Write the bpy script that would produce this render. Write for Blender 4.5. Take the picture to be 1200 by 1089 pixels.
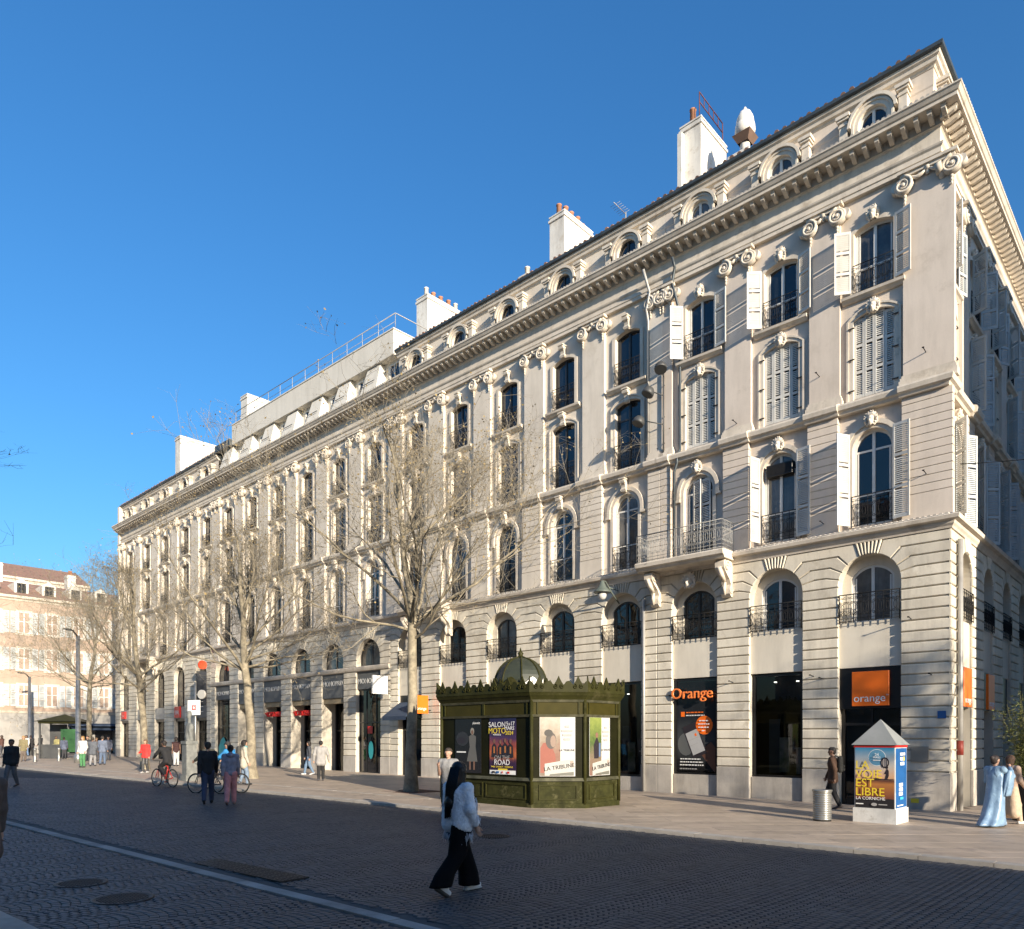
import bpy, bmesh, math, random
import numpy as np
from mathutils import Matrix, Vector

rng = random.Random(7)
for _o in list(bpy.data.objects):
    bpy.data.objects.remove(_o)
scene = bpy.context.scene
COL = scene.collection
R = math.radians
PI = math.pi

# ------------------------------------------------------------------ camera
CAMZ = 2.05
FPX = 876.0            # focal length in photo pixels (photo 1200 x 1089)
HOR = 865.0            # horizon row in the photo
cam_d = bpy.data.cameras.new('camera')
cam = bpy.data.objects.new('camera', cam_d)
COL.objects.link(cam)
cam.location = (0, 0, CAMZ)
cam.rotation_euler = (R(90), 0, 0)
cam_d.sensor_width = 36
cam_d.lens = 36 * FPX / 1200
cam_d.shift_y = (HOR - 544.5) / 1200
cam_d.clip_start = 0.05
cam_d.clip_end = 4000
scene.camera = cam

# ------------------------------------------------------------------ street frame
_u = Vector((0.7305, -0.6829)).normalized()
FX = (_u.x, _u.y)                 # along the main facade, to the right
FY = (-_u.y, _u.x)                # into the building
ANG = math.atan2(FX[1], FX[0])
C0 = (12.69, 21.6)                # street corner of the big building

def W(x, y, z=0.0):
    return Vector((C0[0] + x * FX[0] + y * FY[0], C0[1] + x * FX[1] + y * FY[1], z))

def gz(X):
    return -0.0108 * X

def WG(x, y, dz=0.0):
    v = W(x, y)
    v.z = gz(v.x) + dz
    return v

# ------------------------------------------------------------------ sky and sun
SUN_AZ_LOCAL = R(73)              # from the facade normal, towards the right
SUN_EL = R(15.0)
_lx, _ly = math.sin(SUN_AZ_LOCAL), -math.cos(SUN_AZ_LOCAL)
SX = _lx * FX[0] + _ly * FY[0]
SY = _lx * FX[1] + _ly * FY[1]
world = bpy.data.worlds.new('World')
scene.world = world
world.use_nodes = True
wn = world.node_tree.nodes
wl = world.node_tree.links
for n in list(wn):
    wn.remove(n)
sky = wn.new('ShaderNodeTexSky')
sky.sky_type = 'NISHITA'
sky.sun_disc = False
sky.sun_elevation = SUN_EL
sky.sun_rotation = math.atan2(SX, SY)
sky.altitude = 0
sky.air_density = 1.5
sky.dust_density = 1.2
sky.ozone_density = 8.0
bgn = wn.new('ShaderNodeBackground')
bgn.inputs['Strength'].default_value = 0.104
won = wn.new('ShaderNodeOutputWorld')
hsv = wn.new('ShaderNodeHueSaturation')
hsv.inputs['Saturation'].default_value = 1.06
wl.new(sky.outputs[0], hsv.inputs['Color'])
wl.new(hsv.outputs[0], bgn.inputs[0])
wl.new(bgn.outputs[0], won.inputs[0])

sun_d = bpy.data.lights.new('sun', 'SUN')
sun_d.energy = 4.4
sun_d.angle = R(0.5)
sun_d.color = (1.0, 0.875, 0.705)
sun = bpy.data.objects.new('sun', sun_d)
COL.objects.link(sun)
_dir = Vector((SX * math.cos(SUN_EL), SY * math.cos(SUN_EL), math.sin(SUN_EL)))
sun.rotation_euler = _dir.to_track_quat('Z', 'Y').to_euler()
sun.location = (30, -40, 60)

scene.view_settings.view_transform = 'Standard'
scene.view_settings.look = 'None'
scene.view_settings.gamma = 1.0
scene.view_settings.exposure = 1.15
scene.view_settings.use_curve_mapping = False

# ------------------------------------------------------------------ materials
MATS = {}
def M(name, c1, c2=None, sc=1.5, rough=0.8, bump=0.0, bsc=40.0, metal=0.0, streak=0.0, rnd=0.0, island=0.0,
      spec=0.5, fine=0.0, emit=0.0, bdist=0.01, dirt=None):
    if name in MATS:
        return MATS[name]
    m = bpy.data.materials.new(name)
    m.use_nodes = True
    nt = m.node_tree
    N, L = nt.nodes, nt.links
    bs = N['Principled BSDF']
    bs.inputs['Roughness'].default_value = rough
    bs.inputs['Metallic'].default_value = metal
    bs.inputs['Specular IOR Level'].default_value = spec
    c2 = c2 or tuple(min(1, v * 0.8) for v in c1)
    geo = N.new('ShaderNodeNewGeometry')
    no = N.new('ShaderNodeTexNoise')
    no.inputs['Scale'].default_value = sc
    no.inputs['Detail'].default_value = 6
    no.inputs['Roughness'].default_value = 0.62
    L.new(geo.outputs['Position'], no.inputs['Vector'])
    ramp = N.new('ShaderNodeValToRGB')
    ramp.color_ramp.elements[0].position = 0.36
    ramp.color_ramp.elements[1].position = 0.66
    ramp.color_ramp.elements[0].color = (*c2, 1)
    ramp.color_ramp.elements[1].color = (*c1, 1)
    L.new(no.outputs['Fac'], ramp.inputs['Fac'])
    out = ramp.outputs['Color']
    def mul(col, fac_out, lo, hi):
        mr = N.new('ShaderNodeMapRange')
        mr.inputs['To Min'].default_value = lo
        mr.inputs['To Max'].default_value = hi
        L.new(fac_out, mr.inputs['Value'])
        mx = N.new('ShaderNodeMix')
        mx.data_type = 'RGBA'
        mx.blend_type = 'MULTIPLY'
        mx.inputs['Factor'].default_value = 1.0
        L.new(col, mx.inputs['A'])
        L.new(mr.outputs['Result'], mx.inputs['B'])
        return mx.outputs['Result']
    if streak:
        mp = N.new('ShaderNodeMapping')
        mp.inputs['Scale'].default_value = (1.3, 1.3, 0.20)
        L.new(geo.outputs['Position'], mp.inputs['Vector'])
        n2 = N.new('ShaderNodeTexNoise')
        n2.inputs['Scale'].default_value = 1.7
        n2.inputs['Detail'].default_value = 7
        n2.inputs['Roughness'].default_value = 0.7
        L.new(mp.outputs['Vector'], n2.inputs['Vector'])
        r2 = N.new('ShaderNodeValToRGB')
        r2.color_ramp.elements[0].position = 0.30
        r2.color_ramp.elements[1].position = 0.56
        L.new(n2.outputs['Fac'], r2.inputs['Fac'])
        out = mul(out, r2.outputs['Color'], 1 - streak, 1.0)
    if fine:
        n3 = N.new('ShaderNodeTexNoise')
        n3.inputs['Scale'].default_value = bsc
        n3.inputs['Detail'].default_value = 4
        L.new(geo.outputs['Position'], n3.inputs['Vector'])
        out = mul(out, n3.outputs['Fac'], 1 - fine, 1 + fine)
    if dirt:
        n4 = N.new('ShaderNodeTexNoise')
        n4.inputs['Scale'].default_value = dirt[1]
        n4.inputs['Detail'].default_value = 8
        n4.inputs['Roughness'].default_value = 0.75
        L.new(geo.outputs['Position'], n4.inputs['Vector'])
        r4 = N.new('ShaderNodeValToRGB')
        r4.color_ramp.elements[0].position = 0.55
        r4.color_ramp.elements[1].position = 0.68
        L.new(n4.outputs['Fac'], r4.inputs['Fac'])
        mx = N.new('ShaderNodeMix')
        mx.data_type = 'RGBA'
        L.new(r4.outputs['Color'], mx.inputs['Factor'])
        L.new(out, mx.inputs['A'])
        mx.inputs['B'].default_value = (*dirt[0], 1)
        out = mx.outputs['Result']
    if rnd:
        oi = N.new('ShaderNodeObjectInfo')
        out = mul(out, oi.outputs['Random'], 1 - rnd, 1 + rnd)
    if island:
        out = mul(out, geo.outputs['Random Per Island'], 1 - island, 1 + island)
    L.new(out, bs.inputs['Base Color'])
    if bump:
        nb = N.new('ShaderNodeTexNoise')
        nb.inputs['Scale'].default_value = bsc
        nb.inputs['Detail'].default_value = 5
        L.new(geo.outputs['Position'], nb.inputs['Vector'])
        bp = N.new('ShaderNodeBump')
        bp.inputs['Strength'].default_value = bump
        bp.inputs['Distance'].default_value = bdist
        L.new(nb.outputs['Fac'], bp.inputs['Height'])
        L.new(bp.outputs['Normal'], bs.inputs['Normal'])
    if emit:
        L.new(out, bs.inputs['Emission Color'])
        bs.inputs['Emission Strength'].default_value = emit
    MATS[name] = m
    return m

def glass_mat(name, tint=(0.012, 0.016, 0.022), rough=0.03, rnd=0.5):
    """Window glass seen from outside: dark room behind, mirror-like surface with slight waviness."""
    if name in MATS:
        return MATS[name]
    m = M(name, tint, tuple(v * 0.5 for v in tint), sc=0.8, rough=rough, spec=0.9, rnd=rnd)
    nt = m.node_tree
    N, L = nt.nodes, nt.links
    bs = N['Principled BSDF']
    geo = N.new('ShaderNodeNewGeometry')
    nb = N.new('ShaderNodeTexNoise')
    nb.inputs['Scale'].default_value = 1.6
    L.new(geo.outputs['Position'], nb.inputs['Vector'])
    bp = N.new('ShaderNodeBump')
    bp.inputs['Strength'].default_value = 0.25
    bp.inputs['Distance'].default_value = 0.02
    L.new(nb.outputs['Fac'], bp.inputs['Height'])
    L.new(bp.outputs['Normal'], bs.inputs['Normal'])
    return m

def clear_glass(name):
    if name in MATS:
        return MATS[name]
    m = bpy.data.materials.new(name)
    m.use_nodes = True
    nt = m.node_tree
    N, L = nt.nodes, nt.links
    for n in list(N):
        N.remove(n)
    o = N.new('ShaderNodeOutputMaterial')
    t = N.new('ShaderNodeBsdfTransparent')
    t.inputs[0].default_value = (0.55, 0.6, 0.62, 1)
    g = N.new('ShaderNodeBsdfGlossy')
    g.inputs['Roughness'].default_value = 0.02
    f = N.new('ShaderNodeFresnel')
    f.inputs['IOR'].default_value = 1.55
    mx = N.new('ShaderNodeMixShader')
    L.new(f.outputs[0], mx.inputs[0])
    L.new(t.outputs[0], mx.inputs[1])
    L.new(g.outputs[0], mx.inputs[2])
    L.new(mx.outputs[0], o.inputs[0])
    MATS[name] = m
    return m

# ------------------------------------------------------------------ object helpers
def tag(o, label, cat, group=None):
    o['label'] = label
    o['category'] = cat
    if group:
        o['group'] = group
    return o

def kind(o, k):
    o['kind'] = k
    return o

def empty(name, loc=(0, 0, 0), rz=0.0):
    o = bpy.data.objects.new(name, None)
    o.empty_display_size = 0.2
    o.location = loc
    o.rotation_euler = (0, 0, rz)
    COL.objects.link(o)
    return o

def put(name, mesh, parent=None, loc=(0, 0, 0), rz=0.0, rot=None, scale=None):
    o = bpy.data.objects.new(name, mesh)
    COL.objects.link(o)
    o.parent = parent
    o.location = loc
    o.rotation_euler = rot if rot else (0, 0, rz)
    if scale:
        o.scale = scale
    return o

def mesh_np(name, verts, faces, mat, smooth=False):
    me = bpy.data.meshes.new(name)
    me.from_pydata([tuple(v) for v in verts], [], [tuple(f) for f in faces])
    me.materials.append(mat)
    if smooth:
        me.polygons.foreach_set('use_smooth', [True] * len(me.polygons))
    me.update()
    return me

def inset_poly(P, d):
    """inset of a (mostly convex) counter-clockwise polygon in 2-D by d"""
    n = len(P)
    out = []
    for i in range(n):
        p0, p1, p2 = P[i - 1], P[i], P[(i + 1) % n]
        e1 = (p1[0] - p0[0], p1[1] - p0[1])
        e2 = (p2[0] - p1[0], p2[1] - p1[1])
        l1 = math.hypot(*e1) or 1e-6
        l2 = math.hypot(*e2) or 1e-6
        n1 = (-e1[1] / l1, e1[0] / l1)
        n2 = (-e2[1] / l2, e2[0] / l2)
        bx, by = n1[0] + n2[0], n1[1] + n2[1]
        k = bx * bx + by * by
        if k < 1e-3:
            out.append(p1)
            continue
        s = math.copysign(min(abs(2 * d / k), abs(2.5 * d)), d)
        out.append((p1[0] + bx * s, p1[1] + by * s))
    return out

class MB:
    def __init__(self):
        self.v = []
        self.f = []
        self.sm = []
    def add(self, vs, fs, smooth=False):
        b = len(self.v)
        self.v.extend(vs)
        for f in fs:
            self.f.append(tuple(b + i for i in f))
            self.sm.append(smooth)
        return self
    def box(self, x0, x1, y0, y1, z0, z1):
        vs = [(x0, y0, z0), (x1, y0, z0), (x1, y1, z0), (x0, y1, z0), (x0, y0, z1), (x1, y0, z1), (x1, y1, z1), (x0, y1, z1)]
        return self.add(vs, [(0, 3, 2, 1), (4, 5, 6, 7), (0, 1, 5, 4), (1, 2, 6, 5), (2, 3, 7, 6), (3, 0, 4, 7)])
    def bbox(self, x0, x1, y0, y1, z0, z1, c=0.02):
        """box whose front (-y) edges are chamfered"""
        vs = [(x0, y0 + c, z0), (x1, y0 + c, z0), (x1, y0 + c, z1), (x0, y0 + c, z1),
              (x0 + c, y0, z0 + c), (x1 - c, y0, z0 + c), (x1 - c, y0, z1 - c), (x0 + c, y0, z1 - c),
              (x0, y1, z0), (x1, y1, z0), (x1, y1, z1), (x0, y1, z1)]
        return self.add(vs, [(4, 5, 6, 7), (0, 1, 5, 4), (1, 2, 6, 5), (2, 3, 7, 6), (3, 0, 4, 7),
                             (8, 9, 1, 0), (9, 10, 2, 1), (10, 11, 3, 2), (11, 8, 0, 3), (9, 8, 11, 10)])
    def prism(self, P, y0, y1, chamfer=0.0):
        """counter-clockwise polygon in x,z extruded from y0 (front) to y1"""
        n = len(P)
        if chamfer:
            Q = inset_poly(P, chamfer)
            vs = [(p[0], y0, p[1]) for p in Q] + [(p[0], y0 + chamfer, p[1]) for p in P] + [(p[0], y1, p[1]) for p in P]
            fs = [tuple(range(n))]
            for i in range(n):
                j = (i + 1) % n
                fs.append((i, n + i, n + j, j))
                fs.append((n + i, 2 * n + i, 2 * n + j, n + j))
            fs.append(tuple(range(3 * n - 1, 2 * n - 1, -1)))
        else:
            vs = [(p[0], y0, p[1]) for p in P] + [(p[0], y1, p[1]) for p in P]
            fs = [tuple(range(n)), tuple(range(2 * n - 1, n - 1, -1))]
            for i in range(n):
                j = (i + 1) % n
                fs.append((i, n + i, n + j, j))
        return self.add(vs, fs)
    def vprism(self, P, z0, z1, cap=True):
        """polygon in x,y (counter-clockwise from above) extruded upward"""
        n = len(P)
        vs = [(p[0], p[1], z0) for p in P] + [(p[0], p[1], z1) for p in P]
        fs = []
        for i in range(n):
            j = (i + 1) % n
            fs.append((i, j, n + j, n + i))
        if cap:
            fs += [tuple(range(n - 1, -1, -1)), tuple(range(n, 2 * n))]
        return self.add(vs, fs)
    def tube(self, pts, r, n=6, cap=True, smooth=True):
        pts = [Vector(p) for p in pts]
        rs = r if isinstance(r, (list, tuple)) else [r] * len(pts)
        b = len(self.v)
        up = None
        for i, p in enumerate(pts):
            if i == 0:
                t = pts[1] - pts[0]
            elif i == len(pts) - 1:
                t = pts[-1] - pts[-2]
            else:
                t = pts[i + 1] - pts[i - 1]
            t = t.normalized() if t.length > 1e-9 else Vector((0, 0, 1))
            if up is None:
                a = Vector((0, 0, 1)) if abs(t.z) < 0.9 else Vector((1, 0, 0))
                up = t.cross(a).normalized()
            else:
                up = (up - t * up.dot(t))
                up = up.normalized() if up.length > 1e-6 else t.orthogonal().normalized()
            w = t.cross(up)
            for k in range(n):
                a = 2 * PI * k / n
                q = p + (up * math.cos(a) + w * math.sin(a)) * rs[i]
                self.v.append((q.x, q.y, q.z))
        m = len(pts)
        for i in range(m - 1):
            for k in range(n):
                k2 = (k + 1) % n
                self.f.append((b + i * n + k, b + i * n + k2, b + (i + 1) * n + k2, b + (i + 1) * n + k))
                self.sm.append(smooth)
        if cap:
            self.f.append(tuple(b + k for k in range(n - 1, -1, -1)))
            self.sm.append(False)
            self.f.append(tuple(b + (m - 1) * n + k for k in range(n)))
            self.sm.append(False)
        return self
    def lathe(self, prof, n=16, c=(0, 0), z0=0.0, smooth=True, axis='z'):
        b = len(self.v)
        for (r, z) in prof:
            for k in range(n):
                a = 2 * PI * k / n
                if axis == 'z':
                    self.v.append((c[0] + r * math.cos(a), c[1] + r * math.sin(a), z0 + z))
                else:   # axis along -y (a disc facing the street)
                    self.v.append((c[0] + r * math.cos(a), -z, c[1] + r * math.sin(a)))
        m = len(prof)
        for i in range(m - 1):
            for k in range(n):
                k2 = (k + 1) % n
                self.f.append((b + i * n + k, b + i * n + k2, b + (i + 1) * n + k2, b + (i + 1) * n + k))
                self.sm.append(smooth)
        self.f.append(tuple(b + k for k in range(n - 1, -1, -1)))
        self.sm.append(False)
        self.f.append(tuple(b + (m - 1) * n + k for k in range(n)))
        self.sm.append(False)
        return self
    def sweep(self, prof, path, cap=True):
        """prof: list of (out, z) from bottom to top (front outline); path: list of functions out->(x,y)"""
        b = len(self.v)
        n = len(prof)
        for fn in path:
            for (o, z) in prof:
                x, y = fn(o)
                self.v.append((x, y, z))
        for i in range(len(path) - 1):
            for k in range(n - 1):
                self.f.append((b + i * n + k, b + (i + 1) * n + k, b + (i + 1) * n + k + 1, b + i * n + k + 1))
                self.sm.append(False)
        if cap:
            self.f.append(tuple(b + k for k in range(n)))
            self.sm.append(False)
            self.f.append(tuple(b + (len(path) - 1) * n + k for k in range(n - 1, -1, -1)))
            self.sm.append(False)
        return self
    def arched_wall(self, x0, x1, z0, z1, xc, w, zb, zs, rise, y, d, n=12):
        """wall face with one arched opening and its reveal; face at y, reveal goes to y+d"""
        xl, xr = xc - w / 2, xc + w / 2
        arc = arc_pts(xc, w, zs, rise, n)
        q = lambda a, b_, c_, d_: self.add([a, b_, c_, d_], [(0, 1, 2, 3)])
        q((x0, y, z0), (xl, y, z0), (xl, y, z1), (x0, y, z1))
        q((xr, y, z0), (x1, y, z0), (x1, y, z1), (xr, y, z1))
        if zb > z0:
            q((xl, y, z0), (xr, y, z0), (xr, y, zb), (xl, y, zb))
            q((xl, y, zb), (xr, y, zb), (xr, y + d, zb), (xl, y + d, zb))
        for i in range(len(arc) - 1):
            a, c = arc[i], arc[i + 1]
            q((a[0], y, a[1]), (c[0], y, c[1]), (c[0], y, z1), (a[0], y, z1))
            q((a[0], y + d, a[1]), (c[0], y + d, c[1]), (c[0], y, c[1]), (a[0], y, a[1]))
        q((xl, y, zb), (xl, y + d, zb), (xl, y + d, zs), (xl, y, zs))
        q((xr, y + d, zb), (xr, y, zb), (xr, y, zs), (xr, y + d, zs))
        return self
    def loft(self, rings, n=22, fold=0.0, seed=1, smooth=True):
        """horizontal elliptical rings (cx, cy, cz, rx, ry); the ends are flat; fold adds cloth folds"""
        b = len(self.v)
        r_ = random.Random(seed)
        ph = [r_.uniform(0, 6.28) for _ in range(3)]
        for j, (cx, cy, cz, rx, ry) in enumerate(rings):
            t = j / max(1, len(rings) - 1)
            for k in range(n):
                a = 2 * PI * k / n
                w = 1 + fold * t * (math.sin(4 * a + ph[0]) + 0.6 * math.sin(7 * a + ph[1] + 2 * t))
                self.v.append((cx + rx * w * math.cos(a), cy + ry * w * math.sin(a), cz))
        m = len(rings)
        for i in range(m - 1):
            for k in range(n):
                k2 = (k + 1) % n
                self.f.append((b + i * n + k2, b + i * n + k, b + (i + 1) * n + k, b + (i + 1) * n + k2))
                self.sm.append(smooth)
        self.f.append(tuple(b + k for k in range(n)))
        self.sm.append(False)
        self.f.append(tuple(b + (m - 1) * n + k for k in range(n - 1, -1, -1)))
        self.sm.append(False)
        return self
    def mesh(self, name, mat):
        me = bpy.data.meshes.new(name)
        me.from_pydata(self.v, [], self.f)
        me.materials.append(mat)
        me.polygons.foreach_set('use_smooth', self.sm)
        me.update()
        return me
    def build(self, name, mat, parent=None, loc=(0, 0, 0), rz=0.0, rot=None):
        return put(name, self.mesh(name, mat), parent, loc, rz, rot)

def arc_pts(xc, w, zs, rise, n=12):
    """points of a segmental arch from left spring to right spring"""
    if rise < 1e-4:
        return [(xc - w / 2, zs), (xc + w / 2, zs)]
    r = (w * w / 4 + rise * rise) / (2 * rise)
    cz = zs + rise - r
    a = math.asin(min(1, w / 2 / r))
    if rise > w / 2:
        a = PI - a
    return [(xc + r * math.sin(-a + 2 * a * i / n), cz + r * math.cos(-a + 2 * a * i / n)) for i in range(n + 1)]

def text_mesh(s, size, mat, ext=0.01, align='CENTER', cache={}):
    key = (s, size, mat.name, ext, align)
    if key in cache:
        return cache[key]
    cu = bpy.data.curves.new('lettering', 'FONT')
    cu.body = s
    cu.size = size
    cu.extrude = ext
    cu.align_x = align
    cu.resolution_u = 3
    o = bpy.data.objects.new('lettering', cu)
    me = bpy.data.meshes.new_from_object(o)
    bpy.data.objects.remove(o)
    bpy.data.curves.remove(cu)
    me.transform(Matrix.Rotation(R(90), 4, 'X'))
    me.materials.clear()
    me.materials.append(mat)
    me.name = 'lettering'
    cache[key] = me
    return me

# ------------------------------------------------------------------ implicit surfaces (organic shapes)
def sdf_mesh(prims, res, k=0.03, pad=0.05):
    """prims: (a, b, ra, rb[, squash]) round cones, smooth union with radius k -> verts, quads (surface nets)"""
    P = []
    lo = np.array([1e9] * 3)
    hi = -lo
    for pr in prims:
        a, b = np.array(pr[0], float), np.array(pr[1], float)
        ra, rb = pr[2], pr[3]
        sq = np.array(pr[4], float) if len(pr) > 4 else np.ones(3)
        P.append((a, b, ra, rb, sq))
        ext = max(ra, rb) * sq.max()
        lo = np.minimum(lo, np.minimum(a, b) - ext)
        hi = np.maximum(hi, np.maximum(a, b) + ext)
    lo -= pad + 2 * res
    hi += pad + 2 * res
    n = np.ceil((hi - lo) / res).astype(int) + 1
    ax = [lo[i] + res * np.arange(n[i]) for i in range(3)]
    D = np.full(n, 1.0)
    for a, b, ra, rb, sq in P:
        ext = max(ra, rb) * sq.max() + 3 * k + 2 * res
        mn = np.minimum(a, b) - ext
        mx = np.maximum(a, b) + ext
        i0 = [max(0, int((mn[i] - lo[i]) / res)) for i in range(3)]
        i1 = [min(n[i], int((mx[i] - lo[i]) / res) + 2) for i in range(3)]
        sl = tuple(slice(i0[i], i1[i]) for i in range(3))
        X, Y, Z = np.meshgrid(ax[0][sl[0]], ax[1][sl[1]], ax[2][sl[2]], indexing='ij')
        ab = (b - a) / sq
        px, py, pz = (X - a[0]) / sq[0], (Y - a[1]) / sq[1], (Z - a[2]) / sq[2]
        L2 = max(1e-9, float((ab * ab).sum()))
        t = np.clip((px * ab[0] + py * ab[1] + pz * ab[2]) / L2, 0, 1)
        d = np.sqrt((px - t * ab[0]) ** 2 + (py - t * ab[1]) ** 2 + (pz - t * ab[2]) ** 2) - (ra + (rb - ra) * t)
        d = d * sq.min()
        c = D[sl]
        h = np.clip(0.5 + 0.5 * (c - d) / k, 0, 1)
        D[sl] = c * (1 - h) + d * h - k * h * (1 - h)
    return surface_nets(D, lo, res)

def surface_nets(D, lo, res):
    S = D < 0
    nx, ny, nz = D.shape
    cs = np.zeros((nx - 1, ny - 1, nz - 1), int)
    for dx in (0, 1):
        for dy in (0, 1):
            for dz in (0, 1):
                cs += S[dx:nx - 1 + dx, dy:ny - 1 + dy, dz:nz - 1 + dz]
    act = (cs > 0) & (cs < 8)
    idx = np.full(act.shape, -1)
    I = np.argwhere(act)
    idx[act] = np.arange(len(I))
    acc = np.zeros((len(I), 3))
    cnt = np.zeros(len(I))
    corners = [(a, b, c) for a in (0, 1) for b in (0, 1) for c in (0, 1)]
    for i, c0 in enumerate(corners):
        for ax_ in range(3):
            if c0[ax_] == 0:
                c1 = list(c0)
                c1[ax_] = 1
                d0 = D[I[:, 0] + c0[0], I[:, 1] + c0[1], I[:, 2] + c0[2]]
                d1 = D[I[:, 0] + c1[0], I[:, 1] + c1[1], I[:, 2] + c1[2]]
                m = (d0 < 0) != (d1 < 0)
                t = np.where(m, d0 / np.where(np.abs(d0 - d1) < 1e-12, 1, d0 - d1), 0)
                p = np.array(c0, float)[None, :] + np.zeros((len(I), 1))
                p[:, ax_] += t
                acc[m] += p[m]
                cnt[m] += 1
    V = lo + res * (I + acc / np.maximum(cnt, 1)[:, None])
    F = []
    for ax_ in range(3):
        u, v = (ax_ + 1) % 3, (ax_ + 2) % 3
        sh = [nx, ny, nz]
        A = [slice(1, s - 1) for s in sh]
        B = list(A)
        A[ax_] = slice(0, sh[ax_] - 1)
        B[ax_] = slice(1, sh[ax_])
        e = S[tuple(A)] != S[tuple(B)]
        J = np.argwhere(e)
        off = np.ones(3, int)
        off[ax_] = 0
        J = J + off
        ins = S[J[:, 0], J[:, 1], J[:, 2]]
        def cell(du, dv):
            K = J.copy()
            K[:, u] -= du
            K[:, v] -= dv
            return idx[K[:, 0], K[:, 1], K[:, 2]]
        q = np.stack([cell(1, 1), cell(0, 1), cell(0, 0), cell(1, 0)], 1)
        q[~ins] = q[~ins][:, ::-1]
        F.append(q)
    return V, np.concatenate(F)

def blob_mesh(name, prims, res, mat, k=0.03):
    v, f = sdf_mesh(prims, res, k)
    return mesh_np(name, v.tolist(), f.tolist(), mat, True)
# ------------------------------------------------------------------ palette
PLASTER = M('plaster_upper', (0.64, 0.56, 0.475), (0.57, 0.495, 0.415), sc=0.5, rough=0.88, bump=0.12, bsc=25, streak=0.14, fine=0.05, dirt=((0.50, 0.43, 0.355), 0.9))
PLASTER_B = M('plaster_middle', (0.68, 0.61, 0.515), (0.605, 0.54, 0.45), sc=0.5, rough=0.88, bump=0.12, bsc=25, streak=0.16, fine=0.05, dirt=((0.54, 0.475, 0.385), 0.9))
TRIM = M('moulded_stone', (0.67, 0.60, 0.50), (0.58, 0.515, 0.425), sc=0.8, rough=0.85, bump=0.1, bsc=30, streak=0.25, dirt=((0.42, 0.36, 0.285), 1.4))
STONE = M('banded_stone', (0.70, 0.645, 0.53), (0.61, 0.555, 0.45), sc=0.7, rough=0.85, bump=0.25, bsc=18, streak=0.26, rnd=0.11, fine=0.06, dirt=((0.48, 0.425, 0.33), 1.1))
STONE_BACK = M('joint_stone', (0.60, 0.545, 0.45), (0.50, 0.455, 0.375), sc=0.7, rough=0.9, streak=0.2)
PANEL = M('smooth_stone_panel', (0.68, 0.63, 0.53), (0.61, 0.56, 0.465), sc=0.6, rough=0.85, bump=0.08, bsc=20, streak=0.15)
PLINTH = M('plinth_stone', (0.52, 0.48, 0.42), (0.40, 0.365, 0.32), sc=1.2, rough=0.8, bump=0.15, bsc=22, streak=0.3, rnd=0.06, fine=0.08)
CREAM = M('cream_render', (0.70, 0.66, 0.58), (0.64, 0.60, 0.52), sc=0.4, rough=0.9, streak=0.14, fine=0.04)
WHITEWALL = M('white_chimney_render', (0.74, 0.72, 0.66), (0.64, 0.61, 0.55), sc=0.7, rough=0.9, streak=0.35, bump=0.1, bsc=12, dirt=((0.50, 0.45, 0.37), 1.6))
TERRA = M('terracotta', (0.48, 0.23, 0.13), (0.36, 0.17, 0.10), sc=3, rough=0.85, rnd=0.2)
ROOFTILE = M('roof_tile', (0.30, 0.17, 0.12), (0.20, 0.12, 0.09), sc=3, rough=0.9, rnd=0.25, streak=0.2)
ZINC = M('dark_zinc', (0.07, 0.085, 0.095), (0.045, 0.055, 0.06), sc=2, rough=0.5, metal=0.3)
PIPE = M('grey_pipe', (0.42, 0.41, 0.38), (0.32, 0.31, 0.29), sc=2, rough=0.5, metal=0.2, streak=0.2)
IRON = M('wrought_iron', (0.014, 0.014, 0.015), (0.009, 0.009, 0.010), sc=9, rough=0.6, spec=0.2)
IRON_GREY = M('pale_painted_iron', (0.30, 0.30, 0.29), (0.20, 0.20, 0.19), sc=6, rough=0.55)
SHUT = M('shutter_paint', (0.62, 0.605, 0.555), (0.54, 0.525, 0.48), sc=2.0, rough=0.6, streak=0.12, rnd=0.06)
SHUT_BLUE = M('shutter_paint_grey', (0.52, 0.55, 0.55), (0.45, 0.48, 0.48), sc=2.0, rough=0.6, streak=0.15, rnd=0.08)
WFRAME = M('white_window_paint', (0.72, 0.71, 0.67), (0.64, 0.63, 0.59), sc=3, rough=0.5)
DFRAME = M('dark_window_paint', (0.035, 0.033, 0.032), (0.025, 0.024, 0.023), sc=3, rough=0.4)
GLASS = glass_mat('window_glass')
CURT = M('curtained_glass', (0.16, 0.155, 0.145), (0.05, 0.05, 0.05), sc=1.1, rough=0.06, spec=0.9, rnd=0.4, streak=0.5)
SGLASS = glass_mat('shop_glass', (0.008, 0.009, 0.011), 0.02, 0.1)
CLEAR = clear_glass('clear_glass')
BLACKP = M('black_shopfront', (0.012, 0.012, 0.013), (0.008, 0.008, 0.009), sc=2, rough=0.3)
ORANGE = M('orange_sign', (0.90, 0.17, 0.012), (0.86, 0.155, 0.01), sc=2, rough=0.4)
WHITEP = M('white_print', (0.80, 0.80, 0.78), (0.76, 0.76, 0.74), sc=2, rough=0.5)
BLACKI = M('black_print', (0.02, 0.02, 0.02), (0.016, 0.016, 0.016), rough=0.5)
DARKROOM = M('dark_interior', (0.03, 0.03, 0.03), (0.02, 0.02, 0.02), rough=0.9)

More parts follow.
